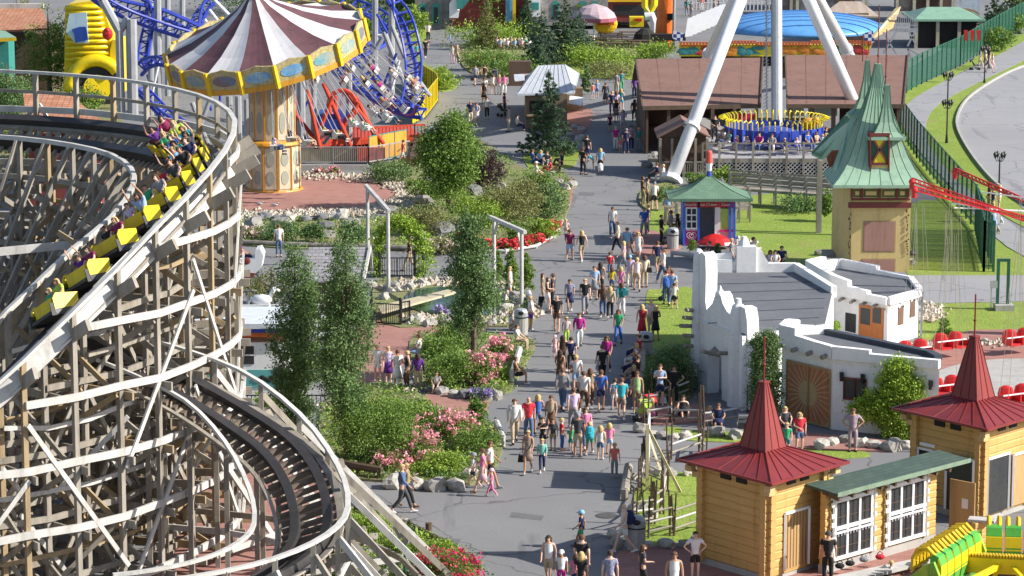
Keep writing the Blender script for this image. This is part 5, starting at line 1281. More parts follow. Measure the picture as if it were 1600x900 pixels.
gondola('ride_car', G(1610, 905), -.12, 5, 'green seated ride car with yellow harnesses at the right edge of the picture')
ya = thing('yellow_steel_ride', 'bright yellow toothed steel ride beams crossing the bottom right corner', 'ride', G(1560, 940))
b = MB(); a0, a1 = G(1500, 880, 1.0), G(1660, 888, 1.3); a2, a3 = G(1450, 925, 1.0), G(1660, 925, 1.0)
b.bar(a0, a1, .35, .5); b.bar(a2+V((0, 0, .1)), a3, .5, .5); b.build('beam', YELB, ya)
b = MB()
for k in range(34): p = a0.lerp(a1, k/33); b.box(p+V((0, 0, .3)), (.07, .3, .12))
for k in range(44): p = a2.lerp(a3, k/43); b.box(p+V((0, 0, .38)), (.06, .4, .1))
b.build('rack_teeth', YEL, ya)
b = MB(); b.bar(a0.lerp(a1, .4), a2.lerp(a3, .15), .16, .16); b.bar(a0.lerp(a1, .5), a2.lerp(a3, .8), .12, .12); b.bar(a0.lerp(a1, .35)-V((0, 0, .9)), a0.lerp(a1, .35)+V((0, 0, .3)), .14); b.build('diagonal_strut', YELB, ya)
b = MB(); b.slab([G(1300, 900, .35), G(1480, 862, .35), G(1486, 868, .35), G(1310, 912, .35)], (0, 0, -.1)); tag(b.build('long_bench', WOODL), 'long pale plank bench with bags below the log station windows', 'bench')
# ================================================================ small structures left of the walkway
SH = bricktex('grey_wood_shingle', (.36, .35, .37), (.26, .25, .27), (.12, .11, .12), .32, ms=.16, kind='Object', rot=(0, 0, 0))
br = thing('covered_bridge', 'small grey shingle roof over the pond footbridge behind the slim trees', 'bridge', G(525, 455))
a, c, d, e = G(472, 438, 2.2), G(568, 438, 2.2), G(582, 386, 3.3), G(482, 384, 3.3)
a.y = c.y = G(520, 438, 2.2).y; d.y = e.y = a.y+1.6; d.x, e.x = c.x+.25, a.x+.25; d.z = e.z = ZY(386, d.y); 
b = MB(); b.slab([a, c, d, e], (0, 0, -.1)); b.build('roof', SH, br); b = MB(); b.slab([d, e, V((e.x, e.y+1.6, a.z)), V((d.x, d.y+1.6, a.z))], (0, 0, -.1)); b.build('rear_roof', SH, br)
b = MB(); b.bar(c, d, .12, .2); b.bar(d, V((d.x, d.y+1.6, a.z)), .12, .2); b.build('barge_board', WOODL, br)
b = MB(); b.bx(a.x+.2, c.x-.3, a.y+.5, a.y+.6, 0, a.z); b.build('back_boarding', WOODD, br)
b = MB()
for x in (a.x+.1, (a.x+c.x)/2, c.x-.2): b.bx(x-.08, x+.08, a.y+.1, a.y+.26, 0, a.z)
b.build('posts', WOOD, br)
# teal and white pavilion behind the slim trees
tv = thing('teal_pavilion', 'white pavilion with teal painted band and blue roof edge behind the slim trees', 'pavilion', G(400, 640))
Yv = G(400, 628).y
def tp(n, x0, y0, x1, y1, m, off=0, dpt=.1, par=tv):
    a, c = P(x0, y0, Yv-off), P(x1, y1, Yv-off); b = MB(); b.bx(a.x, c.x, Yv-off, Yv-off+dpt, c.z, a.z); return b.build(n, m, par)
tp('wall', 300, 535, 452, 628, WHITE, 0, 3); tp('teal_band', 300, 578, 452, 606, mat('pale_teal_paint', (.13, .42, .42), (.10, .34, .34)), .03)
tp('roof_edge', 296, 514, 456, 520, BLUEP, .3, 3.4); tp('orange_strip', 296, 520, 456, 527, ORANGE, .2, 3.2); tp('roof', 296, 506, 456, 514, mat('pale_canopy', (.62, .66, .72)), .4, 4)
w = tp('window', 376, 541, 397, 569, GLASS, .03); tp('glazing_bar', 376, 554, 397, 556, WHITE, .05, .03, w); w = tp('window', 340, 541, 361, 569, GLASS, .03)
b = MB()
for k in range(9): p = P(400+k*5, 592+3*math.sin(k*2.1), Yv-.05); b.ball(p, .12, .03, .09, 8, 4)
b.build('painted_scroll', DARK, tv)
b = MB(); bx_ = G(380, 636)
for k in range(20): p = bx_+V((k*.18, 0, 0)); b.tube([p, p+V((0, 0, .5))], .02, 5)
b.bar(bx_+V((0, 0, .5)), bx_+V((3.6, 0, .5)), .05); b.build('scroll_railing', BLACK, tv)
wd = thing('white_terrace', 'white terrace with scrolled white railings beside the slim trees', 'terrace', G(440, 510))
b = MB(); b.slab([G(376, 512, .5), G(512, 508, .5), G(508, 484, .5), G(376, 488, .5)], (0, 0, -.5)); b.build('floor', mat('white_floor', (.66, .67, .70)), wd)
b = MB()
for y in (486, 510):
    a, c = G(378, y, .5), G(508, y-2, .5); b.bar(a+V((0, 0, 1)), c+V((0, 0, 1)), .05); b.bar(a+V((0, 0, .12)), c+V((0, 0, .12)), .04)
    for k in range(14):
        p = a.lerp(c, k/13); b.bar(p, onto(p, z=1), .035)
        if k < 13: q = a.lerp(c, (k+.5)/13); b.tube([q+V((math.cos(t)*.14, 0, .5+math.sin(t)*.2)) for t in [j*.7 for j in range(10)]], .02, 5)
b.build('scroll_railing', WHITE, wd)
def rocker(px, py, Y0, label):
    t = thing('horse_figure', label, 'figure', G(px, py, .5)); o = G(px, py, .5)
    b = MB(); b.lathe([(.05, -.45), (.22, -.35), (.26, 0), (.24, .3), (.08, .42)], (0, 0, 0), 10); b.v = [(x, y, z) for x, y, z in b.v]
    b.v = [(o.x+z*1.1, o.y+y, o.z+.75+x) for x, y, z in b.v]; b.tube([o+V((.35, 0, .85)), o+V((.55, 0, 1.2)), o+V((.62, 0, 1.3))], .12, 7); b.tube([o+V((.58, 0, 1.28)), o+V((.85, 0, 1.15))], .1, 7, .06)
    for x in (-.3, .3):
        for y in (-.12, .12): b.tube([o+V((x, y, .6)), o+V((x*1.3, y, .3)), o+V((x*1.2, y, .02))], .06, 6, .035)
    b.tube([o+V((-.45, 0, .85)), o+V((-.65, 0, .6)), o+V((-.6, 0, .4))], .07, 6, .03); b.build('horse_body', WHITE, t, smooth=True)
rocker(410, 492, 0, 'white horse figure on the terrace left of the slim trees'); rocker(447, 488, 0, 'white horse figure half hidden behind the left slim tree')
fb_ = thing('flying_boat', 'white rounded ride boat with dark red base carrying people beside the wooden coaster', 'ride car', P(385, 430, 134))
b = MB(); o = P(384, 420, 134); pr_ = [(-1.6, .0), (-1.2, -.25), (.3, -.3), (.75, .15), (.85, .7), (.7, 1.0), (.5, .95), (.45, .55), (-1.6, .5)]
b.slab([o+V((x, -.5, z)) for x, z in pr_], (0, 1.1, 0)); b.build('hull', WHITE, fb_); b = MB(); b.slab([o+V((x, -.53, z-.02)) for x, z in ((-1.6, -.02), (-1.2, -.27), (.3, -.32), (.5, -.1), (-1.6, .12))], (0, 1.16, 0)); b.build('red_base', RBODY, fb_)
b = MB(); b.cyl((o.x-.8, o.y, 0), .12, o.z-.2, 8); b.build('arm', GREYM, fb_); b = MB(); b.ball(o+V((.1, -.55, .45)), .17, .05, .17); b.build('painted_spot', RBODY, fb_)
# torii like post frames
def frame2(label, xa, ya, xb, yb, ta, tb):
    pa, pb = G(xa, ya), G(xb, yb); t = thing('post_frame', label, 'post frame', (pa+pb)/2, 0, 'weathered post frames along the pond path')
    ha, hb = ZY(ta, pa.y), ZY(tb, pb.y); h = (ha+hb)/2; d = (pb-pa).normalized()
    for p in (pa, pb):
        b = MB(); b.tube([p, onto(p, z=h)], .10, 8, .09); b.build('post', WOODL, t)
        b = MB(); b.bar(onto(p, z=h-.75), onto(p, z=h-.05)+d*(.55 if p is pa else -.55), .1); b.build('knee_brace', WOODL, t)
    b = MB(); b.bar(onto(pa, z=h+.08)-d*.6, onto(pb, z=h+.08)+d*.5, .18, .18); b.build('cross_beam', WOODL, t)
frame2('tall weathered post frame with a cross beam beside the leafy archway', 575, 418, 607, 460, 318, 306)
frame2('weathered post frame with a cross beam behind the round topped slim tree', 772, 462, 815, 484, 357, 350)
def gate(label, x0, y0, x1, y1):
    a, c = G(x0, y0), G(x1, y1); t = thing('iron_gate', label, 'gate', (a+c)/2)
    for p in (a, c): b = MB(); b.cyl(p, .07, 1.25, 8); b.ball(onto(p, z=1.3), .1); b.build('post', BLACK, t)
    for s, f in ((0.02, .49), (.51, .98)):
        p, q = a.lerp(c, s), a.lerp(c, f); b = MB(); b.bar(onto(p, z=1.05), onto(q, z=1.05), .05); b.bar(onto(p, z=.12), onto(q, z=.12), .05)
        for k in range(8): r_ = p.lerp(q, k/7); b.bar(onto(r_, z=.12), onto(r_, z=1.05), .035)
        b.build('gate_leaf', BLACK, t)
gate('black iron double gate under the leafy archway', 593, 434, 648, 434); gate('black iron double gate in front of the small pond', 581, 507, 626, 510)
fence('iron_railing', 'black iron railing between the gate and the pond rocks', [(550, 500), (581, 500)], 1.1, BLACK, 1, 2, .14); fence('iron_railing', 'short black iron railing right of the pond gate', [(626, 508), (640, 506)], 1.1, BLACK, .6, 2, .14)
sl = tag(sheet('slide_board', [(590, 478), (700, 452), (712, 456), (596, 488)], .6, mat('cream_beam', (.55, .48, .33)), kind=None), 'long cream coloured beam lying slanted over the pond edge', 'beam')
# timber kerb rails, posts
def logkerb(name, label, pts, r=.14, z=.25, m=WOOD, cat='kerb log'):
    q = [G(*p) for p in pts]; t = thing(name, label, cat, q[0]); b = MB(); b.tube([onto(p, z=z) for p in q], r, 8); b.build('log', m, t); b = MB()
    for p in q: b.cyl(p, r*.8, z+.12, 7)
    b.build('stub_posts', m, t); return t
logkerb('kerb_log', 'curved pale timber kerb rail along the red flower border', [(742, 396), (790, 396), (838, 388), (866, 372), (878, 350)], .09, .14, WOODL)
logkerb('kerb_log', 'timber kerb log edging the garden south of the carousel', [(380, 384), (470, 388), (560, 390), (640, 393), (700, 395)], .12, .22)
logkerb('kerb_log', 'round timber kerb log at the corner of the fenced lawn', [(976, 782), (982, 742)], .17, .32)
logkerb('kerb_log', 'dark timber retaining log in front of the rose bed', [(520, 736), (560, 744), (594, 750)], .16, .38, WOODD)
logkerb('kerb_log', 'timber seat rail along the flower bed where people sit', [(786, 700), (776, 676)], .13, .42, WOODL)
logkerb('kerb_log', 'timber seat rail beside the pond rocks and walkway', [(812, 560), (800, 600)], .14, .42, WOODL); logkerb('kerb_log', 'timber seat rail near the litter bin beside the pond', [(832, 500), (826, 470)], .13, .42, WOODL)
logkerb('kerb_log', 'timber seat rail with a row of seated visitors at the hedge', [(1000, 640), (1002, 590), (1004, 560)], .16, .42, WOOD)
logkerb('kerb_log', 'low timber kerb along the bottom grass bank', [(556, 800), (640, 828), (700, 858), (748, 892)], .10, .2, WOODD)
logkerb('kerb_log', 'low timber kerb in front of the ice cream kiosk lawn', [(1050, 402), (1120, 410), (1180, 412)], .12, .25, WOODL)
def bin_(label, px, py):
    o = G(px, py); t = thing('litter_bin', label, 'litter bin', o, 0, 'round concrete litter bins'); b = MB(); b.cyl(o, .32, .82, 14); b.build('concrete_drum', CONC, t)
    b = MB(); b.cyl(onto(o, z=.80), .335, .05, 14); b.build('band', BLACK, t); b = MB(); b.lathe([(.33, 0), (.33, .2), (.26, .34), (.15, .38)], onto(o, z=.85), 14); b.build('hood', GREYM, t); b = MB(); b.ball(onto(o, y=-.3, z=1.05), .14, .06, .1); b.build('opening', BLACK, t)
bin_('concrete litter bin beside the man in a white tank top', 994, 860); bin_('concrete litter bin in front of the pond rocks', 814, 522); bin_('concrete litter bin beside the dark hedge and lawn', 1009, 560); bin_('concrete litter bin in front of the ice cream kiosk', 1051, 390)
# pole fence round the fenced lawn
def polefence(label, pts, rails):
    q = [G(*p) for p in pts]; t = thing('pole_fence', label, 'fence', q[0], 0, 'rustic pole fences'); rp2 = random.Random(len(pts)*7)
    for a, c in zip(q, q[1:]):
        for p in (a, c):
            for s in (-.07, .07): b = MB(); b.tube([p+V((s, 0, -.02)), p+V((s+rp2.uniform(-.1, .1), 0, 1.35+rp2.uniform(0, .4)))], .04, 6, .03); b.build('post', WOODD, t)
        for k in range(rails): b = MB(); z = .3+.33*k; b.tube([onto(a, z=z-.05), onto(c, z=z+.08)], .04, 6); b.build('rail', WOODL if k % 2 else WOOD, t)
polefence('rustic pole fence zigzagging round the lawn beside the nearer log tower', [(1000, 772), (1006, 748), (1040, 768), (1034, 804), (1020, 820), (990, 830)], 3)
polefence('rustic pole fence along the front of the lawn beside the log wall', [(1010, 842), (1050, 838), (1102, 826)], 3)
polefence('rustic pole fence running past the white bell gable', [(1010, 664), (1050, 662), (1098, 668), (1170, 662)], 2)
polefence('rustic pole fence behind the red roof of the nearer tower', [(1046, 718), (1095, 706), (1100, 724)], 2)
polefence('rustic pole fence in front of the dark hedge by the white gable', [(1022, 636), (1045, 630), (1076, 622)], 2)
# sign board seen edge on, with braces
sbp, sbq = G(1011, 768), G(1013, 742); 
sb = thing('sign_frame', 'pale timber A frame of a tall sign board seen edge on beside the lawn', 'sign frame', sbp)
hz = ZY(663, sbp.y); b = MB(); b.bar(sbp, onto(sbp, z=hz), .12); b.bar(sbq, onto(sbq, z=hz), .12); b.build('uprights', mat('fresh_timber', (.60, .50, .30), (.52, .42, .24)), sb)
b = MB(); q = onto(sbp, y=.5, z=hz*.7); r_ = G(1064, 770); b.bar(onto(sbp, z=hz*.96), r_, .09); b.bar(onto(sbq, z=hz*.6), r_+V((-.5, .3, 0)), .07); b.build('brace', MC['fresh_timber'], sb)
b = MB(); b.slab([onto(sbp, y=.05, z=1.0), onto(sbq, y=-.05, z=1.0), onto(sbq, y=-.05, z=hz-.15), onto(sbp, y=.05, z=hz-.15)], (.06, 0, 0)); b.build('sign_board', WHITE, sb)
# lamps, frames, speakers
def lamp(label, px, py, ytop, two):
    o = G(px, py); h = ZY(ytop, o.y); t = thing('street_lamp', label, 'street lamp', o, 0, 'black lantern lamp posts along the footpath'); b = MB(); b.tube([o, onto(o, z=h*.12)], .12, 8, .07); b.tube([onto(o, z=h*.12), onto(o, z=h-.3)], .055, 8, .045); b.build('post', BLACK, t)
    for z in ([h-.45, h*.52] if two else [h-.45]):
        for k in range(4):
            a = k*math.pi/2+.3; e = onto(o, z=z)+V((math.cos(a)*.32, math.sin(a)*.32, .05)); b = MB(); b.tube([onto(o, z=z-.1), onto(o, z=z-.16)+V((math.cos(a)*.2, math.sin(a)*.2, 0)), e], .025, 5); b.lathe([(.05, 0), (.12, .22), (.14, .25), (.03, .42)], e, 8); b.build('lantern', BLACK, t)
lamp('tall black lamp post with two tiers of lanterns on the grass verge', 1479, 224, 112, True); lamp('black lamp post with lanterns beside the visitors with dogs', 1561, 290, 237, False); lamp('distant black lamp post beside the walking family with pushchair', 1538, 130, 72, False)
gf = thing('steel_portal', 'dark green rectangular steel frame standing on a pale base on the service road', 'frame', G(1566, 486)); o = G(1566, 484)
b = MB(); h = ZY(408, o.y)
for s in (-.25, .25): b.bx(o.x+s-.07, o.x+s+.07, o.y-.07, o.y+.07, 0, h)
b.bx(o.x-.32, o.x+.32, o.y-.08, o.y+.08, h-.02, h+.12); b.build('frame', DGREEN, gf); b = MB(); b.bx(o.x-.4, o.x+.5, o.y-.5, o.y+.4, 0, .3); b.build('base', CONC, gf); b = MB(); b.bx(o.x-.62, o.x-.28, o.y-.1, o.y, h*.45, h*.6); b.bx(o.x-.6, o.x-.54, o.y-.08, o.y-.02, 0, h*.5); b.build('control_box', GREYM, gf)
sp_ = thing('loudspeaker_post', 'green pole carrying two grey cylinder loudspeakers beside the rose bush', 'loudspeaker post', G(633, 925)); o = G(633, 925); h = ZY(842, o.y)
b = MB(); b.cyl(o, .05, h, 8); b.build('pole', DGREEN, sp_)
for p, q in (((-.1, 0, .1), (-.28, -.1, .5)), ((.02, 0, -.1), (.1, -.25, .28))): b = MB(); b.tube([onto(o, z=h)+V(p), onto(o, z=h)+V(q)], .13, 10); b.build('loudspeaker', GREYM, sp_)
for px, py in ((575, 806), (670, 832), (617, 818)): 
    o = G(px, py); b = MB(); b.cyl(o, .12, .35, 8); tag(b.build('bollard_stub', WOODD), {575: 'short timber stub post at the left tip of the grass bank', 670: 'short timber stub post on the grass bank near the loudspeakers', 617: 'short timber stub post between two others on the grass bank'}[px], 'stub post')
# green mesh fence on the right
def meshmat():
    m, nt, bs = nodes('green_mesh'); bs.inputs['Base Color'].default_value = (.02, .13, .08, 1); bs.inputs['Roughness'].default_value = .5
    tr_ = nt.nodes.new('ShaderNodeBsdfTransparent'); mx = nt.nodes.new('ShaderNodeMixShader'); v = coord(nt, (1, 1, 1)); w1 = nt.nodes.new('ShaderNodeTexWave'); w1.inputs['Scale'].default_value = 6; w1.bands_direction = 'DIAGONAL'; nt.links.new(v, w1.inputs[0])
    r_ = nt.nodes.new('ShaderNodeMapRange'); r_.inputs[1].default_value = .3; r_.inputs[2].default_value = .7; r_.inputs[3].default_value = .15; r_.inputs[4].default_value = .6; nt.links.new(w1.outputs[1], r_.inputs[0]); nt.links.new(r_.outputs[0], mx.inputs[0])
    nt.links.new(tr_.outputs[0], mx.inputs[1]); nt.links.new(bs.outputs[0], mx.inputs[2]); nt.links.new(mx.outputs[0], nt.nodes['Material Output'].inputs[0]); return m
MESH = meshmat()
fence('mesh_fence', 'tall dark green mesh fence along the far footpath', [(1416, 146), (1440, 132), (1500, 104), (1560, 66), (1600, 44), (1650, 20)], 2.6, DGREEN, 2.0, 2, 0, DGREEN, MESH, .1)
fence('mesh_fence', 'long dark green mesh fence beside the yellow pagoda tower', [(1403, 205), (1432, 248), (1482, 310), (1524, 360), (1548, 412)], 2.6, DGREEN, 2.0, 2, 0, DGREEN, MESH, .1)
fence('mesh_fence', 'near end section of dark green mesh fence on the lawn', [(1524, 362), (1537, 425), (1552, 425)], 2.7, DGREEN, 1.3, 2, .3, DGREEN, MESH, .12)
# ================================================================ far background, top of the picture
def fbox(par, n, x0, y0, x1, y1, Y, m, dpt=.2, off=0):
    a, c = P(x0, y0, Y-off), P(x1, y1, Y-off); b = MB(); b.bx(a.x, c.x, Y-off, Y-off+dpt, min(a.z, c.z), max(a.z, c.z)); return b.build(n, m, par)
FST = mat('dark_fieldstone_wall', (.30, .27, .25), (.12, .11, .11), .9, 1.6, .5)
LST = mat('pale_fieldstone_wall', (.42, .39, .36), (.16, .15, .15), .9, 2.4, .5)
def archwin(par, x, y0, y1, w, Y, m=TEALP):
    f = fbox(par, 'window', x-w, y0, x+w, y1, Y, m, .2, .06); fbox(par, 'pane', x-w*.55, y0+1.5, x+w*.55, y1-1.5, Y, GLASS, .1, .09)
    o = P(x, y0, Y-.06); r = abs(P(x+w, 0, Y).x-P(x, 0, Y).x); b = MB(); b.slab([o+V((r*math.cos(k*math.pi/8), 0, r*.8*math.sin(k*math.pi/8))) for k in range(9)], (0, .15, 0)); b.build('arch_head', m, f)
Y1 = G(690, 46).y
sb1 = thing('stone_building', 'dark fieldstone building with green arched windows at the top behind the walkway', 'building', G(680, 46)); fbox(sb1, 'wall', 648, -40, 704, 46, Y1, FST, 8)
for x in (661, 681): archwin(sb1, x, 10, 38, 6, Y1)
sb2 = thing('stair_building', 'dark red building with a pale outdoor stair and green trim', 'building', G(760, 44)); fbox(sb2, 'wall', 704, -40, 830, 42, Y1+1, RBODY, 8)
b = MB(); b.slab([P(702, 16, Y1-1), P(714, 16, Y1-1), P(745, -12, Y1-1), P(760, -40, Y1-1), P(735, -40, Y1-1), P(702, 6, Y1-1)], (0, 1, 0)); b.slab([P(702, 28, Y1-1), P(716, 28, Y1-1), P(718, 16, Y1-1), P(702, 16, Y1-1)], (0, 1, 0)); b.build('stair_side', WHITE, sb2)
b = MB(); b.slab([P(714, 14, Y1-1.2), P(722, 14, Y1-1.2), P(742, -10, Y1-1.2), P(714, -10, Y1-1.2)], (0, .15, 0)); b.build('green_lattice', TEALP, sb2)
fbox(sb2, 'blue_panel', 790, 0, 806, 34, Y1, mat('sky_blue_panel', (.15, .40, .60)), .3, .2); fbox(sb2, 'yellow_post', 801, -20, 806, 36, Y1, YEL, .3, .6); fbox(sb2, 'doorway', 812, 8, 828, 40, Y1, DARK, .2, .05); fbox(sb2, 'landing', 826, 0, 844, 26, Y1, WHITE, 1, .8); fbox(sb2, 'balustrade', 830, 4, 842, 15, Y1, TEALP, .3, 1.0)
sb3 = thing('stone_building', 'pale fieldstone building with two green arched windows behind the tall spruces', 'building', G(900, 40)); fbox(sb3, 'wall', 844, -40, 950, 40, Y1, LST, 8)
for x in (911, 929, 868): archwin(sb3, x, 6, 30, 5.5, Y1)
fbox(sb3, 'flower_box', 900, 8, 940, 11, Y1, mat('leafy_planter', (.12, .2, .04)), .3, .3)
sb4 = thing('red_brown_building', 'red brown building with dark windows and yellow green trim at the top centre', 'building', G(980, 40)); fbox(sb4, 'wall', 950, -40, 1032, 34, Y1+1, RBODY, 8); fbox(sb4, 'window', 958, 8, 1004, 24, Y1+1, GLASS, .2, .06); fbox(sb4, 'trim', 950, 0, 1006, 3, Y1+1, YEL, .3, .3); fbox(sb4, 'door', 1006, 8, 1024, 32, Y1+1, TEALP, .2, .06)
fence('picket_fence', 'pale green picket fence in front of the red brown building', [(950, 41), (1008, 41)], 1.4, mat('pale_green_fence', (.36, .50, .28)), 2.5, 2, .5)
oc = thing('orange_tower', 'thick orange steel tower column standing at the top centre', 'tower', G(1040, 74)); Yo = G(1040, 72).y
b = MB(); b.tube([P(1036, 72, Yo), P(1044, -60, Yo)], .85, 14, .62); b.build('column', mat('vivid_orange_paint', (.78, .17, .02), (.68, .13, .02), .4), oc); b = MB(); b.tube([P(1052, 70, Yo-1), P(1055, -60, Yo-1)], .14, 8); b.build('cable_pipe', GREYM, oc); b = MB(); b.box(P(1047, 26, Yo-.6), (.5, .5, .6)); b.build('bracket', DARK, oc); b = MB(); b.box(P(1044, 58, Yo-1.3), (3.2, .8, .6)); b.build('base_box', DARK, oc)
yl = thing('yellow_ride', 'yellow tubular ride with a white curved arm beside the orange tower', 'ride', G(1010, 62)); b = MB(); b.tube([P(1008, -30, Y1-6), P(1008, 10, Y1-6), P(1016, 20, Y1-6), P(1022, 8, Y1-6), P(1024, -30, Y1-6)], .35, 8); b.build('yellow_tube', YELB, yl)
b = MB(); b.tube([P(1008, 26, Y1-9), P(1018, 24, Y1-9), P(1022, 36, Y1-9), P(1022, 54, Y1-9), P(1016, 66, Y1-9)], .4, 10); b.build('white_arm', WHITE, yl); fbox(yl, 'yellow_cabin', 984, 27, 1006, 42, Y1-8, YELB, 1.5); fbox(yl, 'red_sign', 992, 29, 1003, 33, Y1-8, REDP, .1, .1); b = MB()
for k in range(6): b.bar(P(996+k*4, 44, Y1-8), P(998+k*4, 60, Y1-8), .12)
b.build('legs', GREYM, yl); b = MB(); b.lathe([(1.2, 0), (1.0, .8), (.4, 1.3)], G(1008, 66), 10); b.build('dark_base', DARK, yl)
ys = thing('round_sign', 'round yellow sign with brown lettering band on a thin post', 'sign', G(945, 56)); o = P(946, 37, Y1-12); b = MB(); b.ball(o, 1.15, .4, 1.0, 14, 8); b.build('sign_disc', YEL, ys); b = MB(); b.bar((o.x, o.y, 0), o, .12); b.build('post', GREYM, ys); b = MB(); b.bar(o+V((-.8, -.42, .05)), o+V((.8, -.42, .05)), .05, .3); b.build('lettering_band', ORANGE, ys)
pu = thing('market_parasol', 'large faded pink parasol over the picnic area', 'parasol', G(928, 66)); o = G(928, 66); b = MB(); b.lathe([(2.1, 2.3), (1.9, 2.75), (1.2, 3.3), (.2, 3.6)], o, 14); b.build('canopy', mat('faded_pink_cloth', (.50, .38, .42), (.42, .32, .36)), pu); b = MB(); b.lathe([(2.12, 2.0), (2.14, 2.35)], o, 14); b.build('valance', mat('deep_pink_cloth', (.42, .12, .18)), pu); b = MB(); b.cyl(o, .08, 2.4, 8); b.build('pole', WHITE, pu)
for i, (px, py) in enumerate(((930, 72), (952, 64), (968, 74), (950, 80), (985, 62), (1000, 76))):
    o = G(px, py); t = thing('picnic_table', ['dark picnic table under the pink parasol', 'dark picnic table below the round yellow sign', 'dark picnic table in the middle of the picnic area', 'dark picnic table nearest the tall spruces', 'dark picnic table behind the hedge below the yellow cabin', 'dark picnic table beside the orange tower base'][i], 'picnic table', o, 0, 'dark picnic tables'); b = MB(); b.box(onto(o, z=.74), (2.2, .8, .07)); b.build('table_top', WOODD, t)
    for s in (-.75, .75): b = MB(); b.box(onto(o, y=s, z=.45), (2.2, .28, .06)); b.build('bench', WOODD, t)
    b = MB()
    for x in (-.8, .8): b.bar(onto(o, x, -.75, 0), onto(o, x, .2, .72), .09); b.bar(onto(o, x, .75, 0), onto(o, x, -.2, .72), .09); b.bar(onto(o, x, -.8, .42), onto(o, x, .8, .42), .08)
    b.build('legs', WOODD, t)
# blue domed bumper hall and its fascia
Yd = G(1210, 100).y; bd = thing('blue_domed_hall', 'wide ride hall with a bright blue domed roof and yellow painted fascia', 'building', G(1210, 92))
DOME = mat('bright_blue_roof', (.13, .36, .72), (.10, .30, .64), .4, .5, .05); DOMED = mat('deep_blue_roof_edge', (.03, .16, .42), rough=.5)
dc = P(1250, 80, Yd+9); b = MB(); b.lathe([(math.cos(q), math.sin(q)) for q in [k*.17 for k in range(10)]], (0, 0, 0), 40); rx_ = 130/(F/(dc.y*CP+HC*SP)); b.v = [(dc.x+x*rx_, dc.y+y*8, 2.2+z*1.55) for x, y, z in b.v]; b.build('dome_roof', DOME, bd, smooth=True)
b = MB()
for k in range(1, 10):
    u = -1+k/5; rr2 = math.sqrt(max(0, 1-u*u)); b.sweep([(dc.x+rx_*rr2*math.cos(t), dc.y+u*8, 2.23+1.57*math.sqrt(max(0, 1-u*u-(rr2*math.cos(t))**2))) for t in [math.pi*j/16 for j in range(17)]], .10, .05)
b.build('roof_ribs', mat('roof_rib_blue', (.08, .25, .58)), bd)
fbox(bd, 'fascia', 1062, 70, 1358, 88, Yd-2, YELB, 1.0); RW = random.Random(8)
PALS = [mat('art_red', (.5, .05, .04)), mat('art_teal', (.05, .25, .25)), mat('art_grey', (.25, .25, .28)), mat('art_green', (.1, .2, .05)), mat('art_orange', (.7, .25, .03))]
for x0, x1 in ((1066, 1086), (1092, 1112), (1118, 1150), (1156, 1190), (1218, 1240), (1246, 1292), (1300, 1316), (1322, 1350)):
    b = MB(); m = RW.choice(PALS)
    for k in range(5): c = P(RW.uniform(x0, x1), RW.uniform(75, 84), Yd-2.08); b.ball(c, RW.uniform(.3, .7), .05, RW.uniform(.15, .35), 8, 4)
    b.slab([P(x0, 85, Yd-2.05), P((x0+x1)/2, 76, Yd-2.05), P(x1, 85, Yd-2.05)], (0, .04, 0)); b.build('painted_artwork', m, bd)
b = MB()
for k in range(60): c = P(1064+k*5, 68-(2 if 14 < k < 24 or k > 40 else 0), Yd-2.1); b.box(c, (.22, .25, .3)); b.box(c+V((.12, .1, -.2)), (.1, .2, .15))
b.build('bulb_trim', mat('art_orange_trim', (.60, .12, .03)), bd)
b = MB(); b.slab([P(1357, 86, Yd-2), P(1366, 60, Yd-2), P(1395, 44, Yd-1), P(1408, 10, Yd+1), P(1398, 14, Yd+1), P(1378, 40, Yd-1), P(1357, 62, Yd-2)], (0, .3, 0)); sgn = b.build('flared_sign', mat('multicolour_sign', (.72, .42, .10), (.80, .62, .40), .5, 1.6), bd)
b = MB(); b.slab([P(1352, 68, Yd-2.2), P(1366, 66, Yd-2.2), P(1364, 48, Yd-2.2), P(1350, 52, Yd-2.2)], (0, .1, 0)); b.slab([P(1051, 60, Yd-2.2), P(1066, 66, Yd-2.2), P(1068, 52, Yd-2.2), P(1050, 48, Yd-2.2)], (0, .1, 0))
m_, nt, bs = nodes('blue_white_check'); ck = nt.nodes.new('ShaderNodeTexChecker'); ck.inputs[3].default_value = 3.2; ck.inputs[1].default_value = (.7, .7, .75, 1); ck.inputs[2].default_value = (.02, .05, .22, 1); nt.links.new(coord(nt), ck.inputs[0]); nt.links.new(ck.outputs[0], bs.inputs[0]); b.build('chequered_flag', m_, sgn)
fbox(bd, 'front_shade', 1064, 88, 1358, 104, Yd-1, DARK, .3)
wsx = thing('white_grandstand', 'bank of white tilted boards beside the blue domed hall', 'grandstand', G(1100, 62)); 
for i in range(8):
    a, c = P(1070+i*7, 58-i*3, Yd+4+i), P(1082+i*7, 56-i*3, Yd+4+i); b = MB(); b.slab([a, c, c+V((.3, 1, 1.6)), a+V((.3, 1, 1.6))], (0, .1, 0)); b.build('white_board', WHITE, wsx)
b = MB()
for k in range(22): p = P(1076+k*6, 8, 318); b.bar((p.x, p.y, 0), (p.x, p.y, 1.5), .12)
b.bar(P(1070, 4, 318), P(1205, 4, 318), .1); tag(b.build('white_picket_fence', WHITE), 'white picket fence at the top of the picture', 'fence')
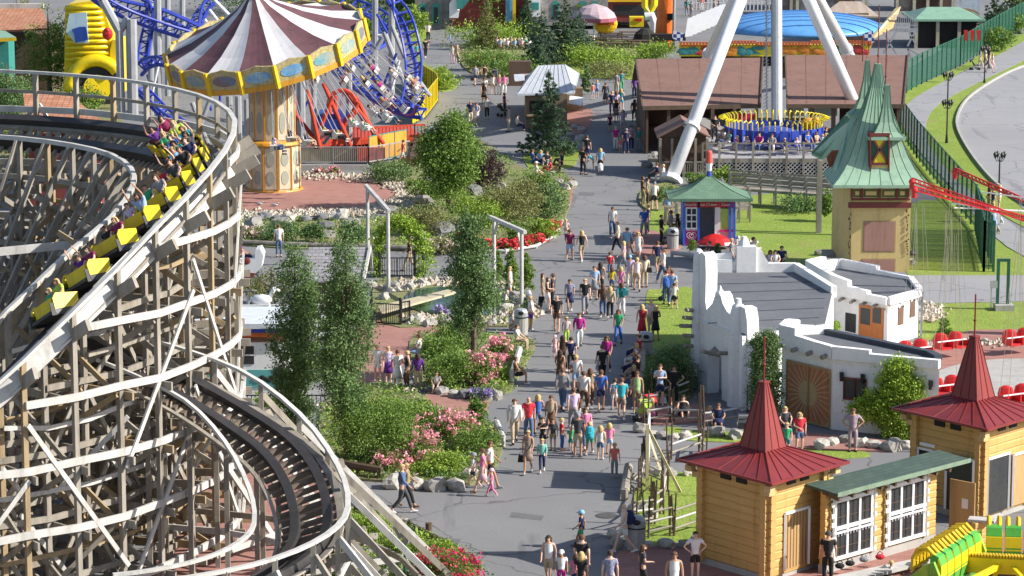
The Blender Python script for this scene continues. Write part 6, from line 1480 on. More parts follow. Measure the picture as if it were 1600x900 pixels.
# green roofed pavilions at the top right
GR2 = mat('pale_green_metal_roof', (.25, .42, .30), (.20, .35, .25), .5, 1)
def pav(label, px, py, wpx, dep, h, hr, body=None):
    o = G(px, py); s = F/(o.y*CP+HC*SP); w = wpx/s/2; t = thing('green_roofed_pavilion', label, 'pavilion', o); b = MB()
    e_ = [V((o.x-w, o.y, h)), V((o.x+w, o.y, h)), V((o.x+w, o.y+dep, h)), V((o.x-w, o.y+dep, h))]; k0, k1 = V((o.x-w*.45, o.y+dep/2, h+hr)), V((o.x+w*.45, o.y+dep/2, h+hr))
    b.add([*e_, k0, k1], [(0, 1, 5, 4), (1, 2, 5), (2, 3, 4, 5), (3, 0, 4), (3, 2, 1, 0)]); 
    for i in range(4): b.bar(e_[i], e_[(i+1) % 4], .1, .2)
    b.build('roof', GR2, t)
    if body: b = MB(); b.bx(o.x-w*.8, o.x+w*.8, o.y+.8, o.y+dep-.8, 0, h); b.build('wall', body, t)
    for x in (-.9, -.3, .3, .9): b = MB(); b.bx(o.x+x*w-.15, o.x+x*w+.15, o.y+.2, o.y+.5, 0, h); b.build('post', mat('cream_post', (.5, .46, .34)), t)
    return t
pav('low pavilion with wide pale green roof and dark red interior by the mesh fence', 1482, 76, 112, 8, 2.6, .9, DARK)
pav('green roofed pavilion with cream posts behind the low wide one', 1460, 36, 70, 6, 3.4, .8, BW); pav('green roofed market hall behind the blue dome', 1300, 30, 120, 8, 3.0, .8, LST); pav('green roofed stall at the top behind the tower mast', 1250, 16, 90, 6, 3.2, 1.0, LST); pav('green roofed gate pavilion at the top right', 1440, 18, 84, 6, 3.6, .8, LST)
sa = thing('stone_archway', 'pale blue stone wall with a round archway at the top right', 'archway', G(1508, 30)); Ya = G(1508, 31).y; fbox(sa, 'wall', 1486, -14, 1531, 31, Ya, mat('pale_blue_stone', (.50, .58, .66), (.38, .45, .54), .9, 3), 1.5)
o = P(1503, 31, Ya-.06); b = MB(); b.slab([o+V((1.8, 0, 0)), o+V((1.8, 0, .5))]+[o+V((1.8*math.cos(k*math.pi/8), 0, .5+.7*math.sin(k*math.pi/8))) for k in range(1, 8)]+[o+V((-1.8, 0, .5)), o+V((-1.8, 0, 0))], (0, .1, 0)); b.build('arch_opening', mat('tan_beyond', (.36, .27, .16)), sa)
rh = thing('rusty_roofed_barn', 'barn with a striped rusty tin roof behind the blue dome', 'barn', G(1330, 40)); a = P(1285, 22, 282); c = P(1375, 26, 282); b = MB(); b.slab([a, c, P(1345, 2, 288), P(1312, 2, 288)], (0, 0, -.15)); b.build('roof', mat('rusty_tin', (.34, .24, .17), (.48, .42, .36), .6, 1.2, .1, stretch=(3, .2, .2)), rh); fbox(rh, 'tower', 1308, -20, 1330, 6, 289, WOODD, 3); b = MB(); b.bx(a.x+1, c.x-1, 282.5, 287, 0, a.z); b.build('wall', BW, rh)
gs = thing('steel_gantry', 'grey steel gantry and railing in front of the green roofed pavilion', 'gantry', G(1410, 70)); b = MB()
for k in range(14): p = P(1392+k*3, 46, 262); b.bar(p, p+V((0, 0, 1.3)), .06)
b.bar(P(1390, 46, 262), P(1434, 48, 262), .3, .3); b.bar(P(1390, 38, 262), P(1434, 40, 262), .08); b.build('railing', GREYM, gs); b = MB()
for p, q in (((1418, 45), (1432, 72)), ((1432, 45), (1418, 72)), ((1418, 76), (1440, 88)), ((1425, 96), (1440, 88)), ((1418, 76), (1425, 96)), ((1380, 50), (1400, 84)), ((1400, 50), (1380, 84))): b.bar(P(*p, 258), P(*q, 258), .14)
b.build('braces', GREYM, gs)
for i, px in enumerate((1506, 1516, 1526)):
    b = MB(); p = P(px, 47, 262-i); b.slab([p, p+V((.35, 0, 0)), p+V((.3, 0, -1.0)), p+V((.08, 0, -.85))], (0, .05, 0)); tag(b.build('pennant', REDP), ['left', 'middle', 'right'][i]+' red pennant hanging from the pavilion roof edge', 'pennant', 'red pennants under the pavilion eave')
# left top: tiled houses, inflatable truck slide, hut corner
th_ = thing('tiled_house', 'house with a long striped clay tile roof at the top left behind the trees', 'house', P(20, 60, 245)); b = MB(); b.slab([P(-60, 50, 238), P(78, 44, 238), P(66, 12, 246), P(-60, 12, 246)], (0, 0, -.15)); b.build('roof', TILE, th_); q = P(-60, 50, 239); w_ = P(76, 46, 239); b = MB(); b.bx(q.x, w_.x, 239.2, 246, 0, q.z-.2); b.build('wall', WOODD, th_); b = MB(); b.bar(P(-60, 11, 246), P(68, 10, 246), .6, .5); b.build('ridge', WOODL, th_)
th2 = thing('tiled_house', 'small clay tiled roof showing through the coaster behind the yellow slide', 'house', P(70, 190, 180)); b = MB(); b.slab([P(44, 204, 176), P(180, 206, 176), P(110, 148, 182), P(36, 146, 182)], (0, 0, -.15)); b.build('roof', TILE, th2); q = P(44, 204, 177); b = MB(); b.bx(q.x, P(150, 0, 177).x, 177, 182, 0, q.z); b.build('wall', RBODY, th2)
gh = thing('green_roofed_hut', 'hut corner with a green roof and yellow fascia at the left edge', 'hut', P(0, 90, 225)); b = MB(); b.slab([P(-50, 62, 224), P(25, 58, 224), P(8, 48, 229), P(-50, 46, 229)], (0, 0, -.1)); b.build('roof', GR2, gh); b = MB(); b.bar(P(-50, 66, 224), P(25, 61, 224), .1, .25); b.build('fascia', YEL, gh); q = P(-50, 66, 225); b = MB(); b.bx(q.x, P(10, 0, 225).x, 225.3, 228, 0, q.z); b.build('wall', TEALP, gh)
yt = thing('inflatable_truck', 'giant yellow inflatable truck shaped slide with big black tyres', 'inflatable slide', P(140, 170, 232)); Yt = 232; INF = mat('inflatable_yellow', (.82, .60, .01), (.76, .54, .01), .3, .5)
def poly(par, n, pts, Y, dpt, m): b = MB(); b.slab([P(x, y, Y) for x, y in pts], (0, dpt, 0)); return b.build(n, m, par)
poly(yt, 'cab', [(102, 14), (108, 6), (156, 0), (160, 8), (170, 40), (172, 78), (180, 90), (180, 150), (100, 150), (101, 70)], Yt, 5, INF)
b = MB()
for k in range(10): a = P(102, 12+k*9, Yt-.1); c = P(158+k*1.6, 10+k*9, Yt-.1); b.tube([a, c], .17, 7)
b.build('air_ribs', INF, yt, smooth=True)
poly(yt, 'window', [(108, 22), (135, 19), (138, 67), (118, 68), (103, 50)], Yt-.42, .3, mat('pale_blue_window', (.48, .62, .72), (.42, .55, .66), .3)); poly(yt, 'blue_shape', [(112, 46), (124, 42), (134, 42), (138, 62), (118, 67), (116, 54)], Yt-.5, .05, mat('blue_print', (.02, .07, .36)))
b = MB(); q = P(168, 53, Yt-1); b.ball(q, .42, .3, .5, 10, 6); b.ball(q+V((0, -.1, .3)), .2); b.build('red_mirror', REDP, yt)
b = MB(); b.tube([P(150, 140, Yt-.9), P(150, 140, Yt-.2)], 2.0, 24); ty = b.build('tyre', BLACK, yt); b = MB(); b.tube([P(152, 138, Yt-1.1), P(152, 138, Yt-.8)], 1.05, 20); b.build('wheel_rim', INF, ty); b = MB(); b.tube([P(150+math.cos(t)*42, 140-math.sin(t)*46, Yt-.8) for t in [k*math.pi/14 for k in range(3, 15)]], .5, 8); b.build('wheel_arch', INF, yt, smooth=True)
poly(yt, 'bonnet', [(172, 78), (176, 62), (186, 64), (188, 150), (172, 150)], Yt-.3, 4, INF)
# ================================================================ vegetation
LF = {
 'dark': leafmat('leaf_dark', (.06, .125, .035), (.18, .27, .10)), 'mid': leafmat('leaf_mid', (.09, .17, .03), (.19, .29, .06)),
 'lite': leafmat('leaf_light', (.17, .28, .035), (.28, .38, .06)), 'spruce': leafmat('leaf_spruce', (.035, .075, .04), (.11, .17, .09)),
 'blue': leafmat('leaf_bluegreen', (.05, .10, .07), (.12, .18, .12)), 'jun': leafmat('leaf_juniper', (.10, .19, .03), (.20, .30, .05)), 'vine': leafmat('leaf_vine', (.17, .29, .03), (.32, .44, .06)),
 'plum': leafmat('leaf_plum', (.04, .025, .03), (.09, .055, .06)), 'olive': leafmat('leaf_olive', (.14, .16, .05), (.24, .24, .09)),
 'pink': leafmat('petal_pink', (.75, .25, .32), (.85, .45, .50)), 'crimson': leafmat('petal_crimson', (.55, .02, .10), (.70, .05, .15)), 'red': leafmat('petal_red', (.62, .03, .06), (.70, .10, .10)),
 'violet': leafmat('petal_violet', (.30, .2, .55), (.4, .3, .6)), 'pale': leafmat('petal_pale', (.6, .5, .42), (.7, .55, .5))}
BARK = mat('bark', (.16, .12, .09), (.10, .08, .06), .9, 3)
def scale_at(o): return F/(o.y*CP+(HC-o.z)*SP)
def plant(name, label, cat, px, py, wpx, hpx, m, dens=1.0, blobs=None, flowers=None, stem=False, leafpx=3.3, group=None, clump=None, zb=0, part='foliage', fden=.25):
    o = G(px, py, .1+zb); s = scale_at(o); w, h = wpx/s/2*1.22, hpx/s*1.08; n = int(wpx*hpx*dens*1.3)+60
    t = thing(name, label, cat, o, 0, group); d = min(w, h*1.2)
    if blobs is None:
        rb = random.Random(int(px*13+py)); blobs = [(0, 0, h*.42, w*.8, w*.7, h*.45)]
        for k in range(6): a = rb.uniform(0, 6.28); blobs.append((math.cos(a)*w*.5, math.sin(a)*w*.4, h*rb.uniform(.3, .62), w*rb.uniform(.35, .5), w*.4, h*rb.uniform(.25, .38)))
    else: blobs = [(x*w, y*w, z*h, rx*w, ry*w, rz*h) for x, y, z, rx, ry, rz in blobs]
    bl = [(o.x+b_[0], o.y+b_[1], o.z+b_[2], b_[3], b_[4], b_[5]) for b_ in blobs]
    leaves_mesh(part, bl, min(n, 36000), leafpx/s, LF[m], t, clump=clump or max(.06, w*.13), nclump=max(30, n//38))
    if flowers: leaves_mesh('blossoms', [(x, y-.03, z+.04, a*1.05, b_*1.05, c*1.05) for x, y, z, a, b_, c in bl], int(n*fden), 4.2/s, LF[flowers], t, clump=.07, nclump=max(20, int(n*fden)//9), shell=.92, aspect=.95)
    if stem:
        rb = random.Random(int(px)); b = MB(); b.tube([(o.x, o.y, 0), (o.x+.03, o.y, h*.4), (o.x, o.y, h*.9)], w*.09+.04, 7, .03)
        for k in range(9): a = rb.uniform(0, 6.28); z = h*rb.uniform(.18, .7); b.tube([(o.x, o.y, z), (o.x+math.cos(a)*w*.55, o.y+math.sin(a)*w*.5, z+h*.13)], .045, 5, .015)
        b.build('trunk', BARK, t)
    return t
def colblobs(n, sd):
    rb = random.Random(sd); out = [(0, 0, .44, .50, .50, .40)]
    for k in range(n):
        z = .14+.8*k/n; wf = .95*math.sin(math.pi*min(1, (z+.12)*.78))**.6*(1-max(0, z-.55)*1.3); a = rb.uniform(0, 6.28); out.append((math.cos(a)*wf*.45, math.sin(a)*wf*.45, z, wf*.5, wf*.5, .10))
    return out
plant('slim_tree', 'tall slim deciduous tree just right of the wooden coaster, left of the pair', 'tree', 464, 700, 92, 318, 'dark', .75, colblobs(26, 1), stem=True, group=None, leafpx=3.8, clump=.13)
plant('slim_tree', 'tall slim deciduous tree, right of the pair, rising from the green juniper', 'tree', 543, 716, 92, 340, 'dark', .78, colblobs(30, 2), stem=True, leafpx=3.8, clump=.16)
o_sl = plant('slim_tree', 'slim deciduous tree with staked trunk beside the pink roses', 'tree', 740, 592, 88, 250, 'dark', .8, [(x, y, .2+z*.8, a, b_, c*.8) for x, y, z, a, b_, c in colblobs(24, 3)], stem=True, leafpx=3.7, clump=.15)
plant('slim_tree', 'short leafy tree between the paired slim trees and the shingle roof', 'tree', 425, 500, 60, 90, 'olive', .35, stem=True)
plant('maple_tree', 'bushy bright green maple tree in the boulder garden', 'tree', 702, 326, 92, 142, 'mid', 1.1, [(0, 0, .58, .8, .8, .36), (-.45, 0, .62, .45, .4, .2), (.5, 0, .5, .42, .4, .2), (.1, 0, .86, .4, .4, .13), (-.3, 0, .38, .45, .4, .13), (.3, 0, .32, .4, .4, .13), (0, -.2, .22, .35, .35, .08)], stem=True, leafpx=4)
def conifer(label, px, py, wpx, hpx, m='spruce', tiers=15, name='spruce_tree', dens=1.0):
    o = G(px, py); s = scale_at(o); w, h = wpx/s/2*1.12, hpx/s; t = thing(name, label, 'tree', o); b = MB(); b.tube([o, onto(o, z=h*.97)], .14*h/5, 7, .02); b.build('trunk', BARK, t)
    rb = random.Random(int(px)); bl = []
    for i in range(tiers):
        u = i/tiers; z = h*(.10+.88*u); r = w*(1-u)**.85*(.82+.3*rb.random())+.04; nb = max(4, int(11*(1-u)+3))
        for k in range(nb):
            a = 2*math.pi*k/nb+rb.random(); bl.append((o.x+math.cos(a)*r*.62, o.y+math.sin(a)*r*.62, z-r*.13, r*.42*abs(math.cos(a))+r*.2+.04, r*.42*abs(math.sin(a))+r*.2+.04, h*.03+.04))
        bl.append((o.x, o.y, z, r*.35+.03, r*.35+.03, h*.04))
    leaves_mesh('needles', bl, int(wpx*hpx*2.6*dens)+300, 3.4/s, LF[m], t, clump=.06, nclump=len(bl)*4, flat=.2, aspect=.35); return t
conifer('dense dark spruce standing in front of the grey roofed hut', 857, 243, 74, 140); conifer('tall bluish spruce, left of the two at the top centre', 846, 100, 58, 92, 'blue'); conifer('tallest spruce at the top centre behind the grey roofed hut', 882, 96, 66, 110, 'spruce', 17)
conifer('dark spruce beside the pale stone building at the top', 822, 66, 40, 80, 'spruce'); conifer('dark spruce right of the tallest one at the top centre', 905, 84, 40, 74, 'blue'); conifer('small spruce just behind the grey hut roof', 845, 112, 34, 46, 'spruce', 10); conifer('airy larch among the pale shrubs at the top', 760, 78, 40, 92, 'olive', 14, 'larch_tree', .5); conifer('dark pine beside the mesh fence at the top right', 1556, 52, 70, 64, 'spruce', 12, 'pine_tree'); conifer('second dark pine behind the stone archway wall', 1588, 30, 60, 60, 'spruce', 12, 'pine_tree')
def cone(label, px, py, w, h, m='jun'): plant('cone_conifer', label, 'conifer', px, py, w, h, m, 2.6, [(0, 0, .3, .9, .9, .3), (0, 0, .5, .75, .75, .3), (0, 0, .7, .5, .5, .25), (0, 0, .88, .25, .25, .14)], leafpx=2.6, clump=.05, group='small cone shaped conifers')
cone('small cone conifer left of the post frame by the pond', 799, 450, 24, 60); cone('small cone conifer right of the post frame by the pond', 823, 457, 24, 58); cone('small cone conifer partly behind the slim tree', 778, 442, 18, 50); cone('cone shaped conifer at the right corner of the grey roofed hut', 917, 146, 18, 42, 'dark'); cone('small cone conifer on the lawn edge by the red swing seats', 1475, 533, 24, 34); cone('tiny cone conifer beside the red parasol left side', 1081, 392, 10, 20); cone('tiny dark conifer in front of the red parasol', 1122, 400, 12, 20, 'dark')
B = plant
for a in [
 ('juniper', 'large light green juniper spreading below the right slim tree', 'shrub', 590, 722, 112, 104, 'mid', 1.0), ('juniper', 'light green juniper beside the seated boy and the pink roses', 'shrub', 648, 680, 84, 60, 'jun', 1.0),
 ('juniper', 'round green juniper left of the pink rose bushes', 'shrub', 698, 606, 74, 62, 'mid', 1.1), ('juniper', 'round green juniper behind the lower one near the roses', 'shrub', 690, 562, 64, 40, 'mid', 1.1), ('juniper', 'green shrub at the foot of the staked slim tree', 'shrub', 712, 545, 70, 56, 'mid', .9),
 ('juniper', 'dark juniper mat along the carousel railing', 'shrub', 608, 282, 76, 30, 'dark', 1.1), ('juniper', 'low bright juniper between the boulders below the maple', 'shrub', 665, 312, 56, 32, 'mid', 1.1), ('juniper', 'juniper clump beside the round paving and pebbles', 'shrub', 645, 296, 30, 16, 'mid', 1.1),
 ('juniper', 'dark juniper below the boulder wall, left one', 'shrub', 440, 378, 62, 34, 'dark', 1.1), ('juniper', 'dark juniper below the boulder wall, middle one', 'shrub', 488, 378, 40, 32, 'dark', 1.1), ('juniper', 'dark green shrub at the foot of the leafy archway', 'shrub', 552, 384, 44, 46, 'dark', 1.1),
 ('plum_shrub', 'dark purple leaved shrub right of the maple tree', 'shrub', 765, 296, 56, 62, 'plum', 1.1), ('flowering_shrub', 'dusty pink flowering shrub above the low stone block wall', 'shrub', 668, 366, 82, 44, 'olive', .9), ('ornamental_grass', 'tall pale green ornamental grass in the garden centre', 'shrub', 800, 350, 96, 70, 'olive', .7),
 ('willow_shrub', 'light green willow shrub below the purple shrub', 'shrub', 745, 356, 80, 60, 'lite', .7), ('juniper', 'dense green juniper at the walkway corner of the garden', 'shrub', 860, 340, 52, 58, 'dark', 1.1), ('juniper', 'green juniper behind the corner juniper near the planter', 'shrub', 842, 300, 40, 34, 'mid', 1.0),
 ('white_flower_shrub', 'shrub with whitish blooms left of the corner juniper', 'shrub', 815, 318, 50, 44, 'olive', .8), ('shrub', 'light green shrub in front of the red flower border', 'shrub', 850, 374, 44, 36, 'lite', .9), ('shrub', 'green shrub behind the left end of the red flower border', 'shrub', 806, 378, 40, 40, 'mid', .9),
 ('hedge_shrub', 'large dark round hedge beside the white bell gable', 'shrub', 1050, 608, 70, 78, 'dark', 1.2), ('hedge_shrub', 'lower dark hedge mass below the round hedge', 'shrub', 1030, 612, 44, 50, 'dark', 1.1), ('shrub', 'single round green bush where the brick path meets the walkway', 'shrub', 749, 664, 32, 50, 'mid', 1.1),
 ('shrub', 'bright yellow green bush mound at the upper left of the walkway', 'shrub', 690, 138, 56, 34, 'lite', 1.0), ('shrub', 'big yellow green shrub mass along the path at the top', 'shrub', 770, 70, 120, 34, 'lite', .9), ('shrub', 'yellow green shrub mound behind the seated crowd', 'shrub', 810, 58, 70, 22, 'lite', .9),
 ('shrub', 'wide green bed planting in front of the seated crowd', 'shrub', 780, 118, 96, 40, 'mid', .9), ('shrub', 'reddish green planting at the bed corner beside the path', 'shrub', 735, 108, 40, 34, 'olive', .9), ('hedge', 'long bright hedge row behind the grey hut and brown roof', 'hedge', 950, 102, 120, 26, 'lite', 1.2), ('hedge', 'lower brownish hedge row in front of the bright hedge', 'hedge', 950, 119, 104, 18, 'olive', 1.0), ('shrub', 'bright shrubs beside the orange tower base', 'shrub', 1024, 90, 66, 24, 'lite', 1.1),
 ('shrub', 'green shrub bank at the upper end of the left lawn strip', 'shrub', 652, 56, 44, 50, 'lite', .8), ('shrub', 'green tree mass above the left lawn strip', 'shrub', 664, 36, 50, 60, 'mid', .8), ('shrub', 'bright shrub behind the blue coaster track', 'shrub', 585, 60, 60, 40, 'mid', .7), ('shrub', 'green bush at the fence by the far footpath', 'shrub', 1560, 78, 50, 40, 'mid', .9), ('shrub', 'green bush at the far right end of the mesh fence', 'shrub', 1585, 50, 40, 30, 'mid', .9),
 ('shrub', 'green bush beside the tripod leg and kiosk roof', 'shrub', 1130, 290, 36, 32, 'lite', 1.0), ('shrub', 'green bush right of the kiosk roof under the deck', 'shrub', 1158, 292, 26, 22, 'lite', 1.0), ('shrub', 'low bush left of the kiosk roof by the tripod foot', 'shrub', 1090, 288, 40, 20, 'mid', 1.0), ('shrub', 'clipped green hedge corner near the tripod foot', 'shrub', 1030, 312, 44, 24, 'dark', 1.0), ('shrub', 'leafy bush growing at the wooden post beside the pagoda tower', 'shrub', 1292, 344, 28, 50, 'mid', 1.1), ('shrub', 'dark bush under the ramp at the lawn edge', 'shrub', 1250, 330, 70, 26, 'dark', .8),
 ('ground_shrub', 'bright low shrubs in front of the tall roses', 'shrub', 700, 736, 60, 34, 'lite', 1.1), ('ground_shrub', 'green groundcover bank between the roses and walkway', 'shrub', 742, 706, 70, 40, 'mid', .9), ('ground_shrub', 'bright green mound at the front edge of the rose bed', 'shrub', 670, 742, 50, 22, 'lite', 1.0), ('ground_shrub', 'bright green ground shrub right of the pink roses', 'shrub', 784, 594, 30, 26, 'lite', 1.0),
 ('ground_shrub', 'bright grass like shrubs at the tip of the bottom bank', 'shrub', 590, 832, 76, 34, 'lite', 1.0), ('ground_shrub', 'green shrubs along the middle of the bottom bank', 'shrub', 640, 860, 80, 30, 'lite', 1.0), ('ground_shrub', 'green shrubs behind the magenta roses on the bottom bank', 'shrub', 690, 872, 60, 28, 'lite', 1.0),
 ('shrub', 'light green foliage at the bottom left of the coaster lattice', 'shrub', 420, 640, 40, 30, 'lite', .9), ('shrub', 'green shrub beside the white terrace', 'shrub', 396, 470, 40, 40, 'olive', .8), ('shrub', 'small leafy plant on the rear roof corner of the white building', 'shrub', 1402, 560, 0.1, 0.1, 'mid', 1)]:
    if a[5] < 1: continue
    B(*a)
B('rose_bush', 'large pink rose bush beside the staked slim tree', 'rose bush', 752, 602, 52, 62, 'mid', .8, flowers='pink', fden=.38); B('rose_bush', 'pink rose bush behind the large one near the walkway', 'rose bush', 780, 562, 40, 38, 'mid', .8, flowers='pink', fden=.34); B('rose_bush', 'pink rose bush growing at the upper end of the pebble bed', 'rose bush', 770, 585, 36, 36, 'mid', .8, flowers='pink', fden=.34)
B('rose_bush', 'row of deep pink roses at the top of the front bed', 'rose bush', 690, 690, 96, 50, 'mid', .7, flowers='pink', fden=.34); B('rose_bush', 'pink rose bush at the middle of the front bed', 'rose bush', 655, 722, 66, 52, 'mid', .7, flowers='pink', fden=.34); B('rose_bush', 'straggling pink roses at the left end of the front bed', 'rose bush', 612, 732, 60, 26, 'olive', .5, flowers='pink', fden=.34)
B('rose_bush', 'crimson rose bush at the bottom edge beside the loudspeaker post', 'rose bush', 700, 912, 100, 58, 'mid', .9, flowers='crimson', fden=.2)
for k, (x, y) in enumerate(((728, 378), (750, 388), (772, 391), (794, 391), (815, 388), (835, 382), (852, 372), (864, 362))):
    B('red_flowers', 'cluster of red bedding flowers in the curved border', 'flowers', x, y-2, 30, 15, 'mid', .9, flowers='red', fden=.8, group='red bedding flowers in the curved border')
B('lavender', 'lavender plants between the boulders below the pink roses', 'flowers', 752, 622, 40, 14, 'blue', .8, flowers='violet', fden=.3); B('flower_tub', 'tub of violet flowers on the rocks beside the pond', 'flowers', 690, 492, 20, 14, 'mid', .8, flowers='violet', fden=.5); B('bougainvillea', 'magenta flowering shrub at the left edge near the green roofed hut', 'flowers', 30, 112, 50, 26, 'mid', .8, flowers='crimson', fden=.35)
for k, (x, y) in enumerate(((500, 272), (525, 271))): B('pink_flowers', ['left small clump of pale pink flowers behind the round paving', 'right small clump of pale pink flowers behind the round paving'][k], 'flowers', x, y, 16, 10, 'mid', .8, flowers='pink', fden=.4)
B('white_flowers', 'bed of whitish flowers in front of the garden kerb right of the archway', 'flowers', 690, 392, 70, 20, 'olive', .8, flowers='pale', fden=.3); B('white_flowers', 'bed of whitish flowers left of the archway', 'flowers', 400, 372, 40, 18, 'olive', .8, flowers='pale', fden=.3)
# leafy archway
ar = thing('leafy_archway', 'willow archway overgrown with bright green leaves above the iron gate', 'archway', G(625, 436)); bl = []
a, c = G(588, 434), G(660, 442); s = scale_at(a)
for k in range(26):
    u = k/25*math.pi; x = (a.x+c.x)/2-math.cos(u)*(c.x-a.x)/2; z = 3.1*math.sin(u)**.6; wdt = .34+.3*(c.x-x < .8); bl.append((x, a.y+.3, max(z-.2, .2), wdt, .45, .34))
leaves_mesh('foliage', bl, 9000, 3.4/s, LF['vine'], ar, clump=.12, nclump=260); b = MB(); b.tube([((a.x+c.x)/2-math.cos(u)*(c.x-a.x)/2, a.y+.3, 2.9*math.sin(u)**.6) for u in [k/16*math.pi for k in range(17)]], .05, 6); b.build('willow_hoop', BARK, ar)
# vine on the white building, and hedge between gable and sun door
vn = thing('climbing_vine', 'round mass of climbing vine covering the right part of the white wall', 'climbing plant', G(1390, 690)); q = L1.lerp(L2, .55); s = scale_at(q)
bl = [(q.x+u*1.0, q.y-.35-.2*u, z, .7, .45, .6) for u, z in ((-.1, 2.3), (.5, 2.3), (-.4, 1.7), (.3, 1.7), (.9, 1.8), (-.3, 1.1), (.4, 1.0), (.9, 1.1), (.1, .5), (.5, .4), (-1.0, 1.1), (.2, 2.7))]
leaves_mesh('foliage', bl, 26000, 3.6/s, LF['vine'], vn, clump=.13, nclump=520); b = MB(); b.tube([(q.x, q.y-.2, 0), (q.x+.1, q.y-.15, 2.3)], .06, 6); b.build('stem', BARK, vn)
B('ivy_hedge', 'dark ivy covered wall between the bell gable and the sun door', 'hedge', 1196, 664, 50, 140, 'dark', 2.0, [(0, .3, .3, .9, .4, .3), (0, .3, .6, .9, .4, .3), (0, .3, .85, .8, .4, .14)]); B('roof_plant', 'leafy plant hanging over the rear roof corner of the white building', 'climbing plant', 1398, 560, 22, 18, 'mid', .8, zb=2.4); B('roof_plant', 'vine growing beside the dark window behind the flat roof', 'climbing plant', 1303, 535, 16, 40, 'vine', .8, zb=.2)
# left background trees
for a in [('background_tree', 'airy light green tree in front of the yellow inflatable truck', 'tree', 78, 150, 70, 145, 'mid', .55), ('background_tree', 'dark bushy tree at the left edge below the green roofed hut', 'tree', 12, 190, 80, 95, 'dark', .8), ('background_tree', 'green shrubby tree behind the tiled roof at the left', 'tree', 45, 250, 100, 60, 'mid', .6), ('background_tree', 'thin brown branched tree by the tiled house at the top left', 'tree', 28, 90, 50, 100, 'olive', .2), ('background_tree', 'leafy tree behind the blue coaster between its supports', 'tree', 420, 20, 220, 70, 'dark', .5), ('background_tree', 'tree at the very top behind the canopy and blue track', 'tree', 560, 30, 110, 80, 'dark', .6), ('background_tree', 'small tree low behind the grey steel columns', 'tree', 130, 190, 60, 60, 'mid', .5), ('background_tree', 'leafy tree right behind the blue helix', 'tree', 620, 40, 60, 70, 'mid', .7)]: B(*a, stem=True)
B('background_tree', 'pale green tree leaning over the stair building', 'tree', 770, 42, 60, 80, 'mid', .7, stem=True)
# ---------------------------------------------------------------- boulders
RM = [rockmesh(i) for i in range(6)]; RMM = (STONEL, STONE, STONED)
def rock(px, py, wpx, m, label, hs=1.0, group=None):
    o = G(px, py+wpx*.12, .0); s = scale_at(o); w = wpx/s/2; k = int(px*7+py*3) % 6; me = RM[k].copy(); me.materials.append(RMM[m]); ob = bpy.data.objects.new('boulder', me); link(ob)
    ob.location = (o.x, o.y+w*.6, w*.45*hs); ob.scale = (w, w*.9, w*.95*hs); ob.rotation_euler = (0, 0, px*.37); return tag(ob, label, 'boulder', group)
for g, m, pts in (('row of boulders along the front of the round paving', 2, ((413, 344, 24), (433, 345, 20), (454, 345, 25), (478, 346, 22), (502, 344, 24), (530, 343, 32))), ('boulders in the carousel garden', 1, ((661, 318, 28), (637, 326, 26), (742, 303, 30), (778, 296, 26), (612, 332, 22), (672, 286, 18), (705, 282, 20), (820, 300, 16), (640, 342, 18))), ('dressed stone blocks of the low garden wall', 1, ((396, 356, 40), (440, 356, 40), (508, 358, 30), (545, 354, 30), (510, 372, 30), (690, 366, 40), (652, 372, 30), (722, 362, 24))), ('boulders along the front of the rose bed', 0, ((614, 760, 38), (650, 762, 30), (680, 764, 36), (711, 764, 30), (733, 748, 32), (752, 738, 22))), ('boulders at the walkway corner by the planter', 0, ((873, 286, 14), (882, 296, 20), (894, 292, 18), (838, 280, 18), (862, 274, 14))),
  ('boulders on the bank by the pole fence', 0, ((1002, 674, 26), (1018, 682, 20), (1036, 684, 22), (1054, 686, 20), (1072, 684, 24), (1120, 680, 30), (1150, 684, 30))), ('boulders along the fenced lawn', 0, ((990, 748, 18), (1026, 742, 24), (1050, 742, 20), (1074, 742, 20), (956, 838, 22), (964, 854, 30), (1012, 856, 22), (1042, 856, 30), (1068, 856, 22), (1090, 846, 26), (990, 800, 26), (1004, 796, 20), (1018, 812, 24))), ('boulders in front of the white building', 0, ((1284, 700, 26), (1302, 696, 22), (1322, 692, 26), (1345, 698, 28), (1366, 700, 26), (1394, 702, 34), (1418, 700, 24))), ('boulders by the grey roofed hut', 0, ((898, 200, 14), (908, 204, 14), (893, 216, 18), (907, 218, 16))),
  ('rocks round the pond', 0, ((650, 505, 28), (672, 510, 22), (700, 508, 28), (724, 510, 26), (600, 468, 22), (616, 452, 26), (640, 452, 22), (790, 486, 26), (806, 468, 26), (800, 500, 22), (816, 450, 20), (768, 508, 22), (660, 446, 20), (700, 440, 22), (580, 448, 22), (560, 462, 22))), ('boulders below the junipers beside the seated boy', 1, ((690, 616, 22), (708, 620, 20), (724, 622, 28), (758, 624, 30), (776, 622, 26), (670, 612, 18))), ('rocks at the coaster braces', 0, ((620, 890, 26), (590, 880, 20), (570, 870, 24), (640, 880, 18), (600, 902, 22))), ('boulders at the foot of the pagoda tower', 1, ((1281, 398, 16), (1424, 412, 18), (1426, 398, 14), (1010, 260, 20), (1022, 250, 26))), ('stones near the small cone conifer', 0, ((1540, 536, 16), (1434, 534, 12), (1450, 536, 10), (1500, 535, 9)))):
    for i, (x, y, w) in enumerate(pts): rock(x, y, w, (m+(i % 3 == 2)) % 3, {'r': 'grey rounded boulder, one of the '+g}['r'], 1.0 if 'dressed' not in g else .9, g)

